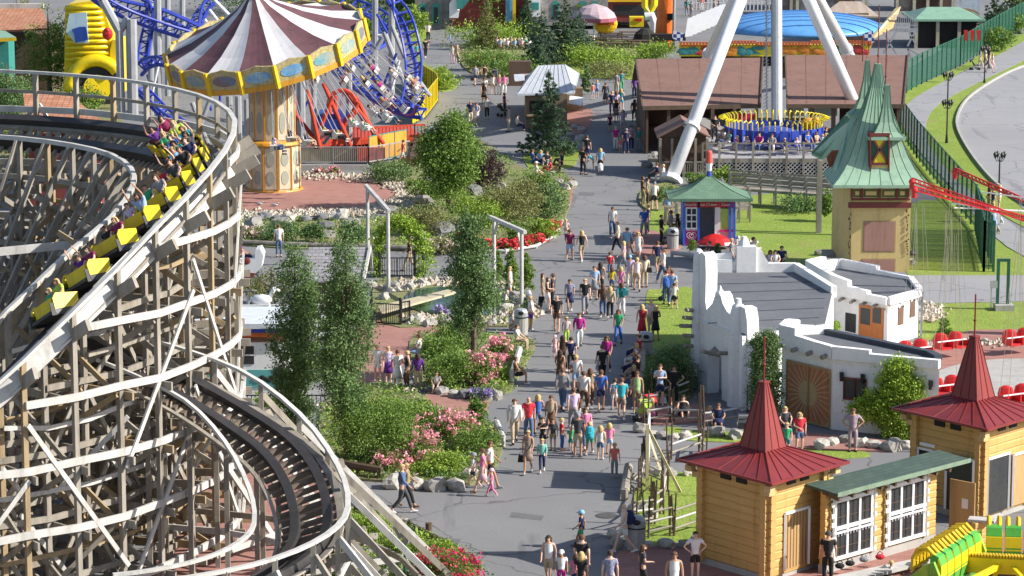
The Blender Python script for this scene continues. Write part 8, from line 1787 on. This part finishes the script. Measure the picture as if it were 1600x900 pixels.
# x y sex pose face top topcolour bottom colour hair ; where
ROWS = '''
890 408 m w a tee maroon shorts paleblue Sbrown;walking up beside a woman in black
909 409 w w a tank black shorts beige Lblond;walking up behind the red flowers
884 368 b s a tee striped shorts beige Sblond;at the kerb rail by the juniper
957 371 m w t tee white long denim Sbrown;coming down left of the kiosk shadow
965 397 m w l tee cream long black Sbrown;in the kiosk shadow
980 405 m w e tee lightblue shorts beige Sbrown;just below the kiosk shadow
910 273 m n e tee black long black Sbrown;at the planter corner
917 252 m n a tee black long navy Sbrown;behind the man at the planter
927 266 b b l tee turquoise shorts beige Sbrown;bending near the planter
938 271 w n a tee lightblue shorts black Lblond;carrying a white bag near the planter
1006 372 m n t tee blue long grey Sbrown;left of the kiosk lawn
1013 366 w n l tee darkgrey long darkgrey Sbrown;behind the man in blue by the kiosk
1043 352 m n t tee paleblue long beige Sblond;standing on the kiosk lawn
1033 382 w n r long black long black Sbrown;in the queue left of the kiosk
1048 378 m n r tee grey long black Sbrown;second in the kiosk queue
1059 380 w n r tee black long white Ldarkbrown;at the kiosk window
1022 329 m n a tee white shorts black Sgrey;by the clipped hedge near the tripod
1012 322 w n r tee khaki long darkbrown Sdarkbrown;beside the hedge near the tripod
1004 322 m n r tee brown long khaki Sbrown;leftmost of the group at the hedge
953 433 b w a tee red long denim Sbrown;walking up in the middle of the way
997 411 w w t tank white shorts white Lblond;below the brick patch
1027 428 m w a tee navy shorts khaki Sbrown;below the litter bin at the kiosk
1036 443 m w l tee white long denim Sbrown;in the middle right of the way
1007 449 w n a tee cream long beige Lbrown;with a dark shoulder bag
984 449 w n a tee lilac long cream hlightblue;beside the bicycle
974 425 w w l tee palepink long grey Lblond;beside the child on the scooter
938 462 w n a tank darkgrey long black Ldarkbrown;left of the crossing group
956 458 g n a tee yellow shorts denim Lbrown;holding on in the crossing group
970 458 g n a tee pink shorts pink Lblond;behind the lilac shirt woman
929 468 w n t tee paleblue skirt grey Sbrown;crossing group left edge
1045 466 w n t tee coral long grey Lbrown;among people resting on the grass corner
1050 478 m w a tee paleblue long denim Sbrown;behind the blue backpack on the grass
995 455 m w a tank white shorts beige Sblond;at the right edge of the crossing group
890 488 w w t tee plaid skirt navy Sdarkbrown;upper left of the way
914 491 m w t tee black long grey Sblond;beside the woman in blue plaid
870 519 m w t tee black shorts brown Bx;left of the green trousers boy
885 538 b w t tee striped long lime Sblond;between a man in black and a woman in magenta
905 543 w w t long magenta long white Sbrown;in the centre left of the way
867 558 k w t tank palepink dress palepink hpalepink;walking alone on the left
942 496 w w a long brown long denim Lbrown;left of three women walking up
953 499 w w a long beige long black Lblond;middle of three women walking up
971 492 w w a long teal long white Lbrown;with a dark shoulder bag walking up
966 539 w w t tee green long blue Lbrown;alone in the middle of the way
1003 529 w n a tank red dress red Lblond;at the edge of the lawn
1017 526 m n a tee white long cream Bx;between two women at the lawn
1024 533 w n a tank black skirt black Lblond;right of the man at the lawn edge
856 484 w n r tank black shorts white Lbrown;near the pond rail
848 478 w n r tee khaki shorts beige Lbrown;leaning at the pond rail
864 482 m n l tee darkgrey long black Sbrown;with luggage near the pond rail
1041 476 m n a tee white long denim Sbrown;with a blue backpack on the lawn
1053 483 b n a tee white shorts black Sbrown;on the lawn by the white gable
829 517 w n r tee white shorts purple Sblond;beside the litter bin at the pond
892 583 w w a tee navy long black Sdarkbrown;walking up in shadow
879 580 w w a tank darkbrown long darkgrey Ldarkbrown;beside a woman in navy
948 584 w w t tee magenta long black Lbrown;in the hedge shadow
941 602 m w a tee black long black Sbrown;in the group below the shadow
879 642 m w a long grey long denim Sbrown;at the left of the big group
900 614 w w a tee white shorts paleblue Sblond;in the middle of the big group
912 644 m w a tee white long brown Sbrown;in front of the big group
922 638 w w a tank khaki long brown Lbrown;behind the man with brown trousers
939 643 m w a tee blue shorts navy Sbrown;walking ahead of the turquoise boy
960 640 b n a tee paleblue shorts white Sbrown;beside the turquoise shirt boy
971 656 m w a tee turquoise shorts floral Sbrown;with a yellow print on the back
995 646 m n t tank palegreen shorts khaki Sbrown;by the row of seated people
1031 636 m c t tee paleblue shorts navy Sbrown;in front of the dark hedge
1053 632 w p t tee black long black Ldarkbrown;next to the white gable wall
875 606 w w a tank brown long brown Ldarkbrown;behind the grey shirt man
804 692 m w t long white long beige Sbrown;far left of the front group
826 690 m w t tee red long denim Bx;with arm raised in the front group
840 678 w n a tank blue shorts denim Lblond;behind the red shirt man
848 704 b c t tee black shorts black Sbrown;arms folded in the front group
864 704 b n t tee darkgrey shorts khaki Sbrown;middle of the front group
861 682 w n t tank beige skirt brown Sbrown;behind the boys of the front group
878 704 b n r tee red long blue Sblond;reaching out in the front group
892 706 k n t tee green shorts teal hwhite;in the front group
903 714 m n a tee darkgrey shorts beige Sgrey;in the middle of the front group
915 702 w n t tee pink long denim Lbrown;behind the dark grey shirt man
896 672 m w a tee lilac long grey Sbrown;behind the front group
921 710 b n a tee teal shorts green Sblond;with turquoise backpack
938 718 g n a tank white shorts denim Lblond;with long hair in the front group
952 712 g n a tee pink shorts paleblue Lblond;right end of the front group
825 740 w w t tank floral skirt floral Sblond;carrying a black handbag
847 738 g w t long mint long navy Sblond;beside the floral dressed woman
960 746 g n t tee coral long grey Sblond;alone at the right in front
908 856 b w l tee navy shorts green hlightblue;with a number on the back
975 864 m w l tank white shorts white Bx;carrying a dark backpack
857 915 w n t tank white shorts beige Ldarkbrown;bottom edge left of a girl in cap
877 922 g n t tee white shorts magenta hwhite;in a cap at the bottom edge
909 918 m n a tee black long navy Sbrown;tallest at the bottom edge
899 928 g n a tee pink shorts navy Lbrown;half hidden at the bottom edge
908 940 w n a tee black long black Lblond;blond hair at the bottom edge
953 945 m n a tee plaid long navy Sdarkbrown;at the bottom edge
1004 926 w n r tee darkgrey long black Lbrown;on the brick at the bottom edge
1053 948 m n t tank white shorts blue Sbrown;bottom edge on the brick
1086 906 w p t tee white shorts black Sdarkbrown;hands on hips by the log tower
629 802 m w r long denim long darkgrey Sblond;striding left of the rose bed
636 792 w w r tee khaki long black Sblond;behind the striding man
740 762 b w l tee white shorts darkgrey hgrey;left of the pink shirt woman
754 770 w w l tee pink skirt palepink Sbrown;in the family by the boulders
766 762 m w r tee white shorts black Sbrown;right of the family by the boulders
768 776 k w l tee pink long pink hpalepink;smallest in the family by the boulders
655 566 m s l tee white long paleblue Sbrown;beside the green juniper
621 604 w n a tee white dress white Sbrown;on the brick beside the slim tree
607 600 w n t tank lilac skirt purple Sblond;left of the woman in white
637 606 w n l tank black long brown Sblond;between white dress and purple sweater
653 610 w n a long purple long beige Ldarkbrown;left of the seated boy
682 614 b s t tee white shorts navy Sbrown;on the boulders by the juniper
590 596 w n t tee white shorts white Sblond;half hidden by the slim tree
500 590 m n t tee paleblue long darkgrey Sbrown;behind the paired slim trees
769 694 k x l tee turquoise shorts navy Sblond;on the timber rail by the bush
775 690 k x l tee teal shorts denim Sblond;playing right of the timber rail
806 600 w s r tank brown shorts black Sbrown;on the lower timber rail
808 546 w s r tee white long beige Sbrown;on the rail below the litter bin
797 468 w n r tank white shorts white Lblond;leaning on the pond rocks
798 516 w x r tee white shorts beige Sblond;crouching at the pond rocks
436 402 m n a tee white long denim Sbrown;alone on the garden road left
640 424 m w l tee darkbrown long beige Sbrown;behind the leafy archway gate
651 92 b n a tee turquoise long khaki Sbrown;by the blue coaster at the top
665 91 m w a tee black long black Sbrown;alone on the upper path
669 66 m w a tee white long black Sbrown;on the upper path under the shade
665 45 w w a long navy long navy Ldarkbrown;uppermost on the left path
707 99 w n t tee cream long palepink Lbrown;left of the pair at the flower bed
714 99 w n a tee beige long beige Lblond;right of the pair at the flower bed
705 68 m w a tee grey long paleblue Sbrown;on the upper path at the bed
705 46 w w t tee coral long darkgrey Sbrown;uppermost by the stair building
748 113 w n t tee red skirt navy Sbrown;in front of the flower bed
772 122 m n a tee green long black Sblond;with a pushchair near the bed
743 134 w w t tee plaid shorts navy Sbrown;carrying a bag below the bed
757 132 w w a tank darkbrown shorts grey Sbrown;behind the white shirt man above
757 155 m w a tee white shorts navy Sbrown;upper plaza centre left
770 148 w n a tank white shorts beige Lbrown;left of two women in pink
780 148 w n a tank pink long white Lblond;left one of two in pink
788 148 w n t tee pink long white Sbrown;right one of two in pink
761 186 w w t tee white long black Ldarkbrown;middle of the upper plaza
756 162 w w a tank black skirt darkbrown Ldarkbrown;above the woman in white top
735 196 m w t tee navy long cream Bx;upper plaza by the planter
745 195 w w t tank paleblue skirt white Lbrown;beside the navy shirt man
795 206 m n l tee grey long beige Sbrown;by the left side of the grey hut
788 180 w n r tee maroon long black Sbrown;pushing a stroller by the grey hut
808 205 w s r tee white long navy Sbrown;beside the spruce at the hut
729 215 k w t tee coral shorts coral Sbrown;behind the maple tree
946 163 w n a long darkgrey dress darkgrey Sbrown;between the hut and the brown roof
926 156 b n a tee coral shorts paleblue Sbrown;by the cone conifer
933 152 b n a tee lightblue shorts blue Sblond;right of the small boy by the conifer
971 143 w n a tee teal long green Sbrown;top of the crowd by the brown roof
963 148 m n a tee grey long beige Sbrown;left of the teal shirt woman
956 180 m n a tee navy long navy Sblond;crowd beside the brown roof left
963 178 w n a tee lilac long grey Lbrown;crowd beside the brown roof middle
970 173 w n a tank teal shorts turquoise Lblond;crowd beside the brown roof right
991 153 w n a tee purple long navy Ldarkbrown;under the corner of the brown roof
991 190 w n a long brown long darkbrown Ldarkbrown;along the ride station wall
996 198 g n a tee green dress green Lbrown;at the ride station wall
953 206 b n a tee maroon shorts black Sbrown;lower crowd left
963 190 w n t tank black skirt floral Ldarkbrown;lower crowd middle
973 206 w n a tee lilac shorts white Lblond;lower crowd right
962 235 w n a tee magenta long white Sblond;left of three near the shadow
978 240 m n a tee navy long navy Sgrey;centre of three near the shadow
986 236 m n a tee mauve long navy Sbrown;right of three near the shadow
969 238 k n a tee coral shorts palepink Sblond;between two adults near the shadow
998 236 w n a tee teal long grey Sblond;at the stones by the hut
1036 285 w s l tee white long cream Sblond;on the tripod foot
1026 284 m s l tee navy long darkgrey Sbrown;left side of the tripod foot
832 255 m x r tee blue long blue Sbrown;on the small lawn by the spruce
845 256 w x t tee lightblue long navy Lblond;on the small lawn left
855 258 m x t tee darkgrey long grey Sbrown;on the small lawn middle
878 258 m x l tee navy long navy Sbrown;on the small lawn right
860 270 w x l tee red long red Lbrown;in front of the lawn group
838 284 m s r tee white long beige hwhite;by the flower planter
874 272 w x l tee darkbrown long beige Sbrown;by the pale boulders
1067 652 w x t tank black skirt black Ldarkbrown;behind the pole fence
1048 654 w x r tank white shorts grey Lbrown;left of the woman in black behind the fence
1122 674 w s t tee navy skirt navy Sbrown;on the stone in front of the arch
1109 662 g x t tee white shorts palepink Lblond;left of the seated navy woman
1018 656 w x l tank palepink skirt pink Lblond;beside the red stroller
1332 706 m p t tee mauve long mauve Sbrown;in front of the vine
1229 712 b n t tee green shorts teal Sblond;left of the pair behind the red roof
1249 708 w n t tee red shorts denim Lblond;right of the pair behind the red roof
1428 706 b n l tee white shorts grey Sblond;behind the green roof
1226 680 w s t tee darkgrey long black Lblond;at the sun door step
1177 424 m n r tee cream long grey Sdarkbrown;behind the white parapet alone
1203 424 w s t tank white skirt white Ldarkbrown;left of three behind the parapet
1211 425 w s t tee white skirt grey Ldarkbrown;middle of three behind the parapet
1221 420 m s t tee navy long black Sdarkbrown;right of three behind the parapet
1089 406 w x r tee white long lightblue Lblond;on the kerb by the red parasol
1108 404 m x l tee darkgrey shorts black Sbrown;under the red parasol
1293 910 m n a tee black long black hdarkgrey;with a logo on the back by the log station
1392 903 k x l tee white shorts grey Sblond;on the long bench by the green seats
1335 118 m n l tee white shorts beige Sbrown;under the station roof
1531 108 w w r tee grey shorts beige Lbrown;pushing the stroller on the far path
1545 106 m w r tee black long darkgrey Sdarkbrown;tallest of the far path family
1539 104 w w r tee white long beige Sbrown;in the middle of the far path family
1546 114 w w r tank grey dress grey Sbrown;nearest of the far path family
1551 108 g w r tee white long palepink Lblond;right end of the far path family
1547 72 m w t tee black long darkgrey Sbrown;alone on the far path
1531 348 w n r tee white long grey Lblond;left in the dog walking group
1551 340 m n l tee navy long khaki Sbrown;tall in the dog walking group
1545 330 w n l tee brown long khaki Sbrown;behind the dog walking group
1552 362 w n t tee paleblue dress paleblue Sblond;nearest in the dog walking group
1561 332 w n l tank white shorts beige Lblond;right in the dog walking group
1073 25 m n a tee teal long grey Sbrown;by the white fence left at the top
1080 27 w n a tee grey long grey Sbrown;second by the white fence at the top
1090 14 m n t tee white long beige Sblond;in the group at the top of the picture
1096 18 w n t tee coral long white Lblond;beside the fair man at the top
1103 14 m n a tee beige long khaki Sbrown;right of the group at the top
1116 27 m w r tee grey long grey Sbrown;left of the pair beside the white boards
1123 27 w w r tee darkgrey long navy Sdarkbrown;right of the pair beside the white boards
836 40 w n t tee coral long beige Sblond;on the stair landing
630 258 w w l tee coral shorts white Sbrown;at the deck by the amber panel
1267 222 m n t tee darkgrey long black Sbrown;on the deck by the red sign
1117 222 m n t tee black long darkgrey Sdarkbrown;standing at the queue on the deck
1143 426 m n r tee grey long navy Sblond;hidden behind the parapet blocks
'''
REM = {1335}
SITTERS = [(998, 566, 'red', 'navy'), (994, 576, 'paleblue', 'white'), (992, 588, 'darkgrey', 'navy'), (996, 598, 'brown', 'beige'), (990, 612, 'black', 'denim'), (988, 624, 'pink', 'grey'), (992, 632, 'coral', 'brown')]
nl_ = 0
for ln in ROWS.strip().split('\n'):
    a, where = ln.split(';'); x, y, sex, kind, fc, top, tc, bot, bc_, hair = a.split(); x, y = int(x), int(y)
    if x in REM: continue
    seat = 0
    z = 1.15 if (x, y) in ((1267, 222), (1117, 222)) else 0
    o = G(x, y, z)
    nl_ += 1; rz = FACE[fc]+random.Random(nl_).uniform(-.25, .25)
    kd = {'n': 'n'}.get(kind, kind)
    if kd == 'n' and fc in 'atqedf' and 540 < y+100 and 820 < x < 1030: kd = ['n', 'w', 'u', 'w'][nl_ % 4]
    elif kd == 'n' and nl_ % 2: kd = 'u'
    if kd == 'w' and nl_ % 3: kd = 'v'

    gar = (ADJ.get(tc, tc)+' dress') if bot == 'dress' else '%s %s and %s %s' % (ADJ.get(tc, tc), TN[top], ADJ.get(bc_, bc_), BN[bot])
    wl = where.split(); lab = '%s in %s, %s' % (GENDER[sex], gar, where); 
    if len(lab.split()) > 16 and bot != 'dress': lab = '%s in %s %s, %s' % (GENDER[sex], ADJ.get(tc, tc), TN[top], where)
    lab = ' '.join(lab.split()[:16])
    person(Matrix.Translation(o) @ Matrix.Rotation(rz, 4, 'Z'), sex, kd, top, tc, bot, bc_, hair, lab, 'visitors in the park', nl_ % 3)
for i, (x, y, tc, bc_) in enumerate(SITTERS):
    o = G(x, y)
    person(Matrix.Translation(o) @ Matrix.Rotation(R(75), 4, 'Z'), 'mwwmwgw'[i], 's', 'tee', tc, 'long', bc_, ['Sbrown', 'Lblond', 'Lbrown'][i % 3], '%s in %s top, %s trousers, seated on the timber rail by the hedge' % (GENDER['mwwmwgw'[i]], ADJ.get(tc, tc), ADJ.get(bc_, bc_)), 'people seated on the timber rail', i)
cr = random.Random(11); tints = ['white', 'paleblue', 'cream', 'white', 'beige', 'lightblue', 'grey', 'palepink', 'green', 'white']
for i in range(10):
    o = G(776+i*5.6, 78+(i % 2)*1.5); person(Matrix.Translation(o) @ Matrix.Rotation(cr.uniform(-.6, .6), 4, 'Z'), 'mw'[i % 2], 's', 'tee', tints[i], 'long', ['denim', 'beige', 'grey'][i % 3], ['Sgrey', 'Lblond', 'Sbrown', 'hwhite'][i % 4], '%s in %s top, %s in the crowd behind the flower bed' % (GENDER['mw'[i % 2]], ADJ.get(tints[i], tints[i]), ['first from the left', 'second from the left', 'third from the left', 'fourth from the left', 'fifth from the left', 'fifth from the right', 'fourth from the right', 'third from the right', 'second from the right', 'last on the right'][i]), 'people seated behind the flower bed', i)
RC_ = [('maroon', 'Ldarkbrown'), ('purple', 'Sbrown'), ('lime', 'Lblond'), ('green', 'Lblond'), ('turquoise', 'Sbrown'), ('blue', 'Sbrown'), ('darkgrey', 'Ldarkbrown'), ('teal', 'Lbrown'), ('navy', 'Sbrown'), ('lightblue', 'Lblond'), ('black', 'Sbrown'), ('brown', 'Lbrown'), ('darkgrey', 'Sbrown'), ('red', 'Sbrown'), ('grey', 'Lbrown'), ('green', 'Sbrown'), ('paleblue', 'Ldarkbrown'), ('lilac', 'Sbrown'), ('maroon', 'Lblond'), ('black', 'Sdarkbrown')]
ORD = ['rearmost', 'second from the rear', 'third from the rear', 'fourth from the rear', 'fifth from the rear', 'sixth from the rear', 'seventh from the rear', 'eighth from the rear', 'ninth from the rear', 'foremost']
ORD += ['foremost', 'foremost']; ORD[9:11] = ['second from the front', 'foremost visible']
for k, (M, i, sx, ry) in enumerate(RIDERS):
    tc, hr = RC_[k % len(RC_)]; person(M @ Matrix.Translation((0, 0, -.40)), 'mw'[k % 2], 'z' if k % 5 == 1 else 's', 'tee', tc, 'long', ['denim', 'black', 'khaki'][k % 3], hr, 'rider in %s t-shirt, %s %s seat, %s yellow train car' % (ADJ.get(tc, tc), 'front' if ry > 0 else 'back', 'outer' if sx > 0 else 'inner', ORD[i]), 'riders on the roller coaster train', k)
for k, M in enumerate(SWING):
    tc = ['white', 'coral', 'paleblue', 'grey', 'magenta', 'black', 'red', 'beige', 'lilac', 'navy', 'yellow', 'green'][k % 12]
    if k % 7 == 6: continue
    person(M @ Matrix.Translation((0, .05, -.42)), 'mwgb'[k % 4], 's', 'tee', tc, ['long', 'shorts'][k % 2], ['denim', 'beige', 'black', 'white'][k % 4], ['Sbrown', 'Lblond', 'Lbrown', 'Sblond'][k % 4], 'swing rider in %s top flying on the chains of the striped carousel' % ADJ.get(tc, tc), 'riders on the swing carousel', k)
for k, M in enumerate(DISK):
    tc = ['navy', 'darkgrey', 'purple', 'brown', 'white', 'mint', 'coral', 'palepink', 'magenta', 'grey', 'black', 'lilac', 'blue', 'beige', 'teal', 'maroon'][k % 16]
    person(M @ Matrix.Translation((0, .0, -.42)), 'mwbg'[k % 4], 's', 'tee', tc, 'long', ['denim', 'white', 'beige', 'grey'][k % 4], ['Sbrown', 'Lbrown', 'Sblond', 'Lblond'][k % 4], 'rider in %s top seated in the blue ring of the tripod ride' % ADJ.get(tc, tc), 'riders on the tripod ride', k)
for k, (x, dz, tc) in enumerate(((-.9, .0, 'navy'), (-.25, .05, 'maroon'))):
    o = P(384, 420, 134)+V((x, 0, .05+dz)); person(Matrix.Translation(o) @ Matrix.Rotation(-1.4, 4, 'Z'), 'm', 's', 'tee', tc, 'long', 'navy', 'Sbrown', 'person in %s top sitting in the white flying boat' % ADJ.get(tc, tc), 'people in the flying boat', k)
# ---------------------------------------------------------------- bags, strollers, small props
def bag(px, py, z, m, label, sz=(.3, .14, .24), cat='bag', name='handbag'):
    o = onto(G(px, py), z=z, y=-.1); t = thing(name, label, cat, o); b = MB(); x, y, h = (v/2 for v in sz)
    b.add([(o.x+sx*x*k, o.y+sy*y*k, o.z+zz) for zz, k in ((-h, 1), (h, .8)) for sx, sy in ((-1, -1), (1, -1), (1, 1), (-1, 1))], [(0, 1, 2, 3), (4, 5, 6, 7), (0, 1, 5, 4), (1, 2, 6, 5), (2, 3, 7, 6), (3, 0, 4, 7)]); b.build('bag_body', cm(m), t)
    b = MB(); b.tube([o+V((-x*.6, 0, h)), o+V((-x*.4, 0, h+.14)), o+V((x*.4, 0, h+.14)), o+V((x*.6, 0, h))], .012, 5); b.build('strap', cm(m), t)
bag(815, 738, .55, 'black', 'black handbag carried by the floral dressed woman'); bag(738, 133, .5, 'black', 'black handbag held by the woman in blue plaid'); bag(1014, 450, .95, 'black', 'black shoulder bag of the woman in cream'); bag(977, 492, 1.1, 'teal', 'dark teal shoulder bag of the woman walking up'); bag(846, 480, .3, 'black', 'dark suitcase beside the pond rail', (.35, .2, .5), 'suitcase', 'suitcase'); bag(852, 486, .3, 'white', 'white bag hanging near the pond rail'); bag(1036, 634, .25, 'white', 'white carrier bag at the feet of the man by the hedge')
def pack(px, py, z, m, rz, label):
    o = onto(G(px, py), x=.17*math.sin(rz), y=-.19*math.cos(rz), z=z); t = thing('backpack', label, 'backpack', o, rz); b = MB(); b.lathe([(.10, -.24), (.17, -.2), (.18, .05), (.13, .22), (.04, .27)], o, 10, 1, .65); b.build('pack_body', cm(m), t); b = MB(); b.lathe([(.06, -.16), (.11, -.12), (.10, .02), (.03, .06)], o+V((math.sin(rz)*.12, -math.cos(rz)*.12, 0)), 8, 1, .6); b.build('front_pocket', cm(m), t)
pack(975, 864, 1.25, 'navy', 1.5, 'dark backpack with orange trim on the man in white tank top'); pack(1040, 478, 1.2, 'blue', 0, 'bright blue backpack on the man on the lawn'); pack(921, 712, .95, 'turquoise', 0, 'turquoise backpack on the boy in the front group'); pack(938, 275, .6, 'white', 0, 'white bag on the woman bending near the planter')
def stroller(px, py, m, label, rz=0):
    o = G(px, py); t = thing('stroller', label, 'stroller', o, rz, 'strollers'); M = Matrix.Translation(o) @ Matrix.Rotation(rz, 4, 'Z'); W = lambda *a: M @ V(a)
    for x in (-.24, .24):
        for y in (-.3, .32): b = MB(); b.tube([W(x-.025, y, .13), W(x+.025, y, .13)], .13, 10); b.build('wheel', BLACK, t)
    b = MB()
    for x in (-.22, .22): b.bar(W(x, .32, .13), W(x, -.42, 1.0), .03); b.bar(W(x, -.3, .13), W(x, .2, .6), .03)
    b.bar(W(-.22, -.42, 1.0), W(.22, -.42, 1.0), .04); b.build('frame', GREYM, t)
    b = MB(); b.slab([W(-.2, .3, .42), W(.2, .3, .42), W(.2, -.1, .42), W(-.2, -.1, .42)], (0, 0, .08)); b.slab([W(-.2, -.1, .45), W(.2, -.1, .45), W(.2, -.32, .9), W(-.2, -.32, .9)], M.to_3x3() @ V((0, .06, 0))); b.build('seat', cm(m), t)
    b = MB()
    for k in range(5):
        a0, a1 = k*.4+.2, (k+1)*.4+.2; b.slab([W(-.22, -.12-.32*math.cos(a0), .62+.36*math.sin(a0)), W(.22, -.12-.32*math.cos(a0), .62+.36*math.sin(a0)), W(.22, -.12-.32*math.cos(a1), .62+.36*math.sin(a1)), W(-.22, -.12-.32*math.cos(a1), .62+.36*math.sin(a1))], (0, 0, .02))
    b.build('hood', cm(m), t)
stroller(1046, 384, 'black', 'black stroller in the queue left of the kiosk', 1.2); stroller(1010, 652, 'red', 'red stroller beside the man in pale green', .6); stroller(1004, 660, 'lime', 'green and dark stroller in front of the red one', .4); stroller(786, 182, 'black', 'black stroller at the left of the grey roofed hut', -1); stroller(1523, 110, 'black', 'black stroller pushed on the far footpath', -1.5); stroller(1161, 684, 'darkgrey', 'dark stroller half hidden behind the red spire', 0); stroller(773, 128, 'darkgrey', 'dark stroller in front of the man in green', 3.1); stroller(1044, 470, 'grey', 'grey stroller among the people resting on the grass corner', 1.2)
for i, (px, py, m) in enumerate(((1312, 884, 'black'), (1328, 880, 'black'), (1350, 874, 'grey'), (1375, 870, 'red'), (1382, 892, 'black'))):
    o = G(px, py, .45 if i < 4 else .2); b = MB(); b.ball(o, .17, .11, .1, 9, 6); b.tube([o+V((-.1, 0, .1)), o+V((0, 0, .2)), o+V((.1, 0, .1))], .02, 5); tag(b.build('bag', cm(m)), ['black bag at the left end of the long bench', 'second black bag lying on the long bench', 'grey bag in the middle of the long bench', 'small red bag on the long bench', 'dark bag on the bricks in front of the bench'][i], 'bag')
for i, (px, py) in enumerate(((1565, 352), (1560, 366))):
    o = G(px, py); t = thing('small_dog', ['white small dog on a lead in the dog walking group', 'brownish small dog beside the white one by the path'][i], 'dog', o)
    J = dict(r=(0, -.18, .26), c=(0, .12, .28), n=(0, .2, .36), h=(0, .27, .42), z=(0, .36, .39), t=(0, -.3, .36)); rr = dict(r=.075, c=.085, n=.055, h=.055, z=.025, t=.015); E = [('r', 'c'), ('c', 'n'), ('n', 'h'), ('h', 'z'), ('r', 't')]
    for s in (-1, 1):
        for nm, y, kx in (('f', .12, .02), ('b', -.17, -.05)): J[nm+'a%d' % s] = (s*.06, y, .2); J[nm+'k%d' % s] = (s*.06, y+kx, .11); J[nm+'p%d' % s] = (s*.06, y, .02); rr[nm+'a%d' % s] = .04; rr[nm+'k%d' % s] = .022; rr[nm+'p%d' % s] = .024; E += [('c' if nm == 'f' else 'r', nm+'a%d' % s), (nm+'a%d' % s, nm+'k%d' % s), (nm+'k%d' % s, nm+'p%d' % s)]
    me = skinned('dog_body', J, E, rr, 'r'); me.materials.append(cm(['white', 'beige'][i])); db = bpy.data.objects.new('dog_body', me); link(db); db.parent = t
for i, (px, py) in enumerate(((405, 322), (429, 324))):
    o = G(px, py); t = thing('seagull', ['grey and white gull on the round brick paving, left one', 'grey and white gull on the round brick paving, right one'][i], 'gull', o); b = MB(); b.lathe([(.01, -.24), (.05, -.15), (.09, 0), (.07, .12), (.02, .2)], (0, 0, 0), 8); b.v = [(o.x+z, o.y+y, o.z+.16+x) for x, y, z in b.v]; b.ball(o+V((.2, 0, .27)), .05); b.tube([o+V((.14, 0, .18)), o+V((.2, 0, .27))], .035, 6); b.tube([o+V((0, .03, .1)), o+V((0, .03, 0))], .01, 4); b.tube([o+V((0, -.03, .1)), o+V((0, -.03, 0))], .01, 4); b.build('gull_body', GREYM, t, smooth=True)
# copies with the same label are told apart by counting from the left
NUM = ['leftmost', 'second from the left', 'third from the left', 'fourth from the left', 'fifth from the left', 'sixth from the left', 'seventh from the left', 'eighth from the left', 'ninth from the left', 'tenth from the left', 'eleventh from the left', 'twelfth from the left']
by = {}
for o in bpy.data.objects:
    if o.parent is None and 'label' in o and 'category' in o: by.setdefault(o['label'], []).append(o)
bpy.context.view_layer.update()
for lab, os_ in by.items():
    if len(os_) > 1:
        os_.sort(key=lambda o: (o.location.x/max(1, o.location.y)) if o.location.length > .01 else sum(v.co.x/v.co.y for v in o.data.vertices)/len(o.data.vertices))
        n = len(os_); g = os_[0].get('group', lab)
        for i, o in enumerate(os_):
            w = NUM[i] if i < (n+1)//2+1 and i < len(NUM) or n-1-i >= len(NUM) else NUM[n-1-i].replace('left', 'right')
            if n-1 == i: w = 'rightmost'
            nice = lab if len(lab.split()) <= 11 else ' '.join(lab.split()[:11])
            if o['category'] == 'boulder': nice = 'grey boulder in the '+g if 'boulders' not in g else 'grey stone of the '+g
            o['label'] = ' '.join((w+', '+nice).split()[:16])
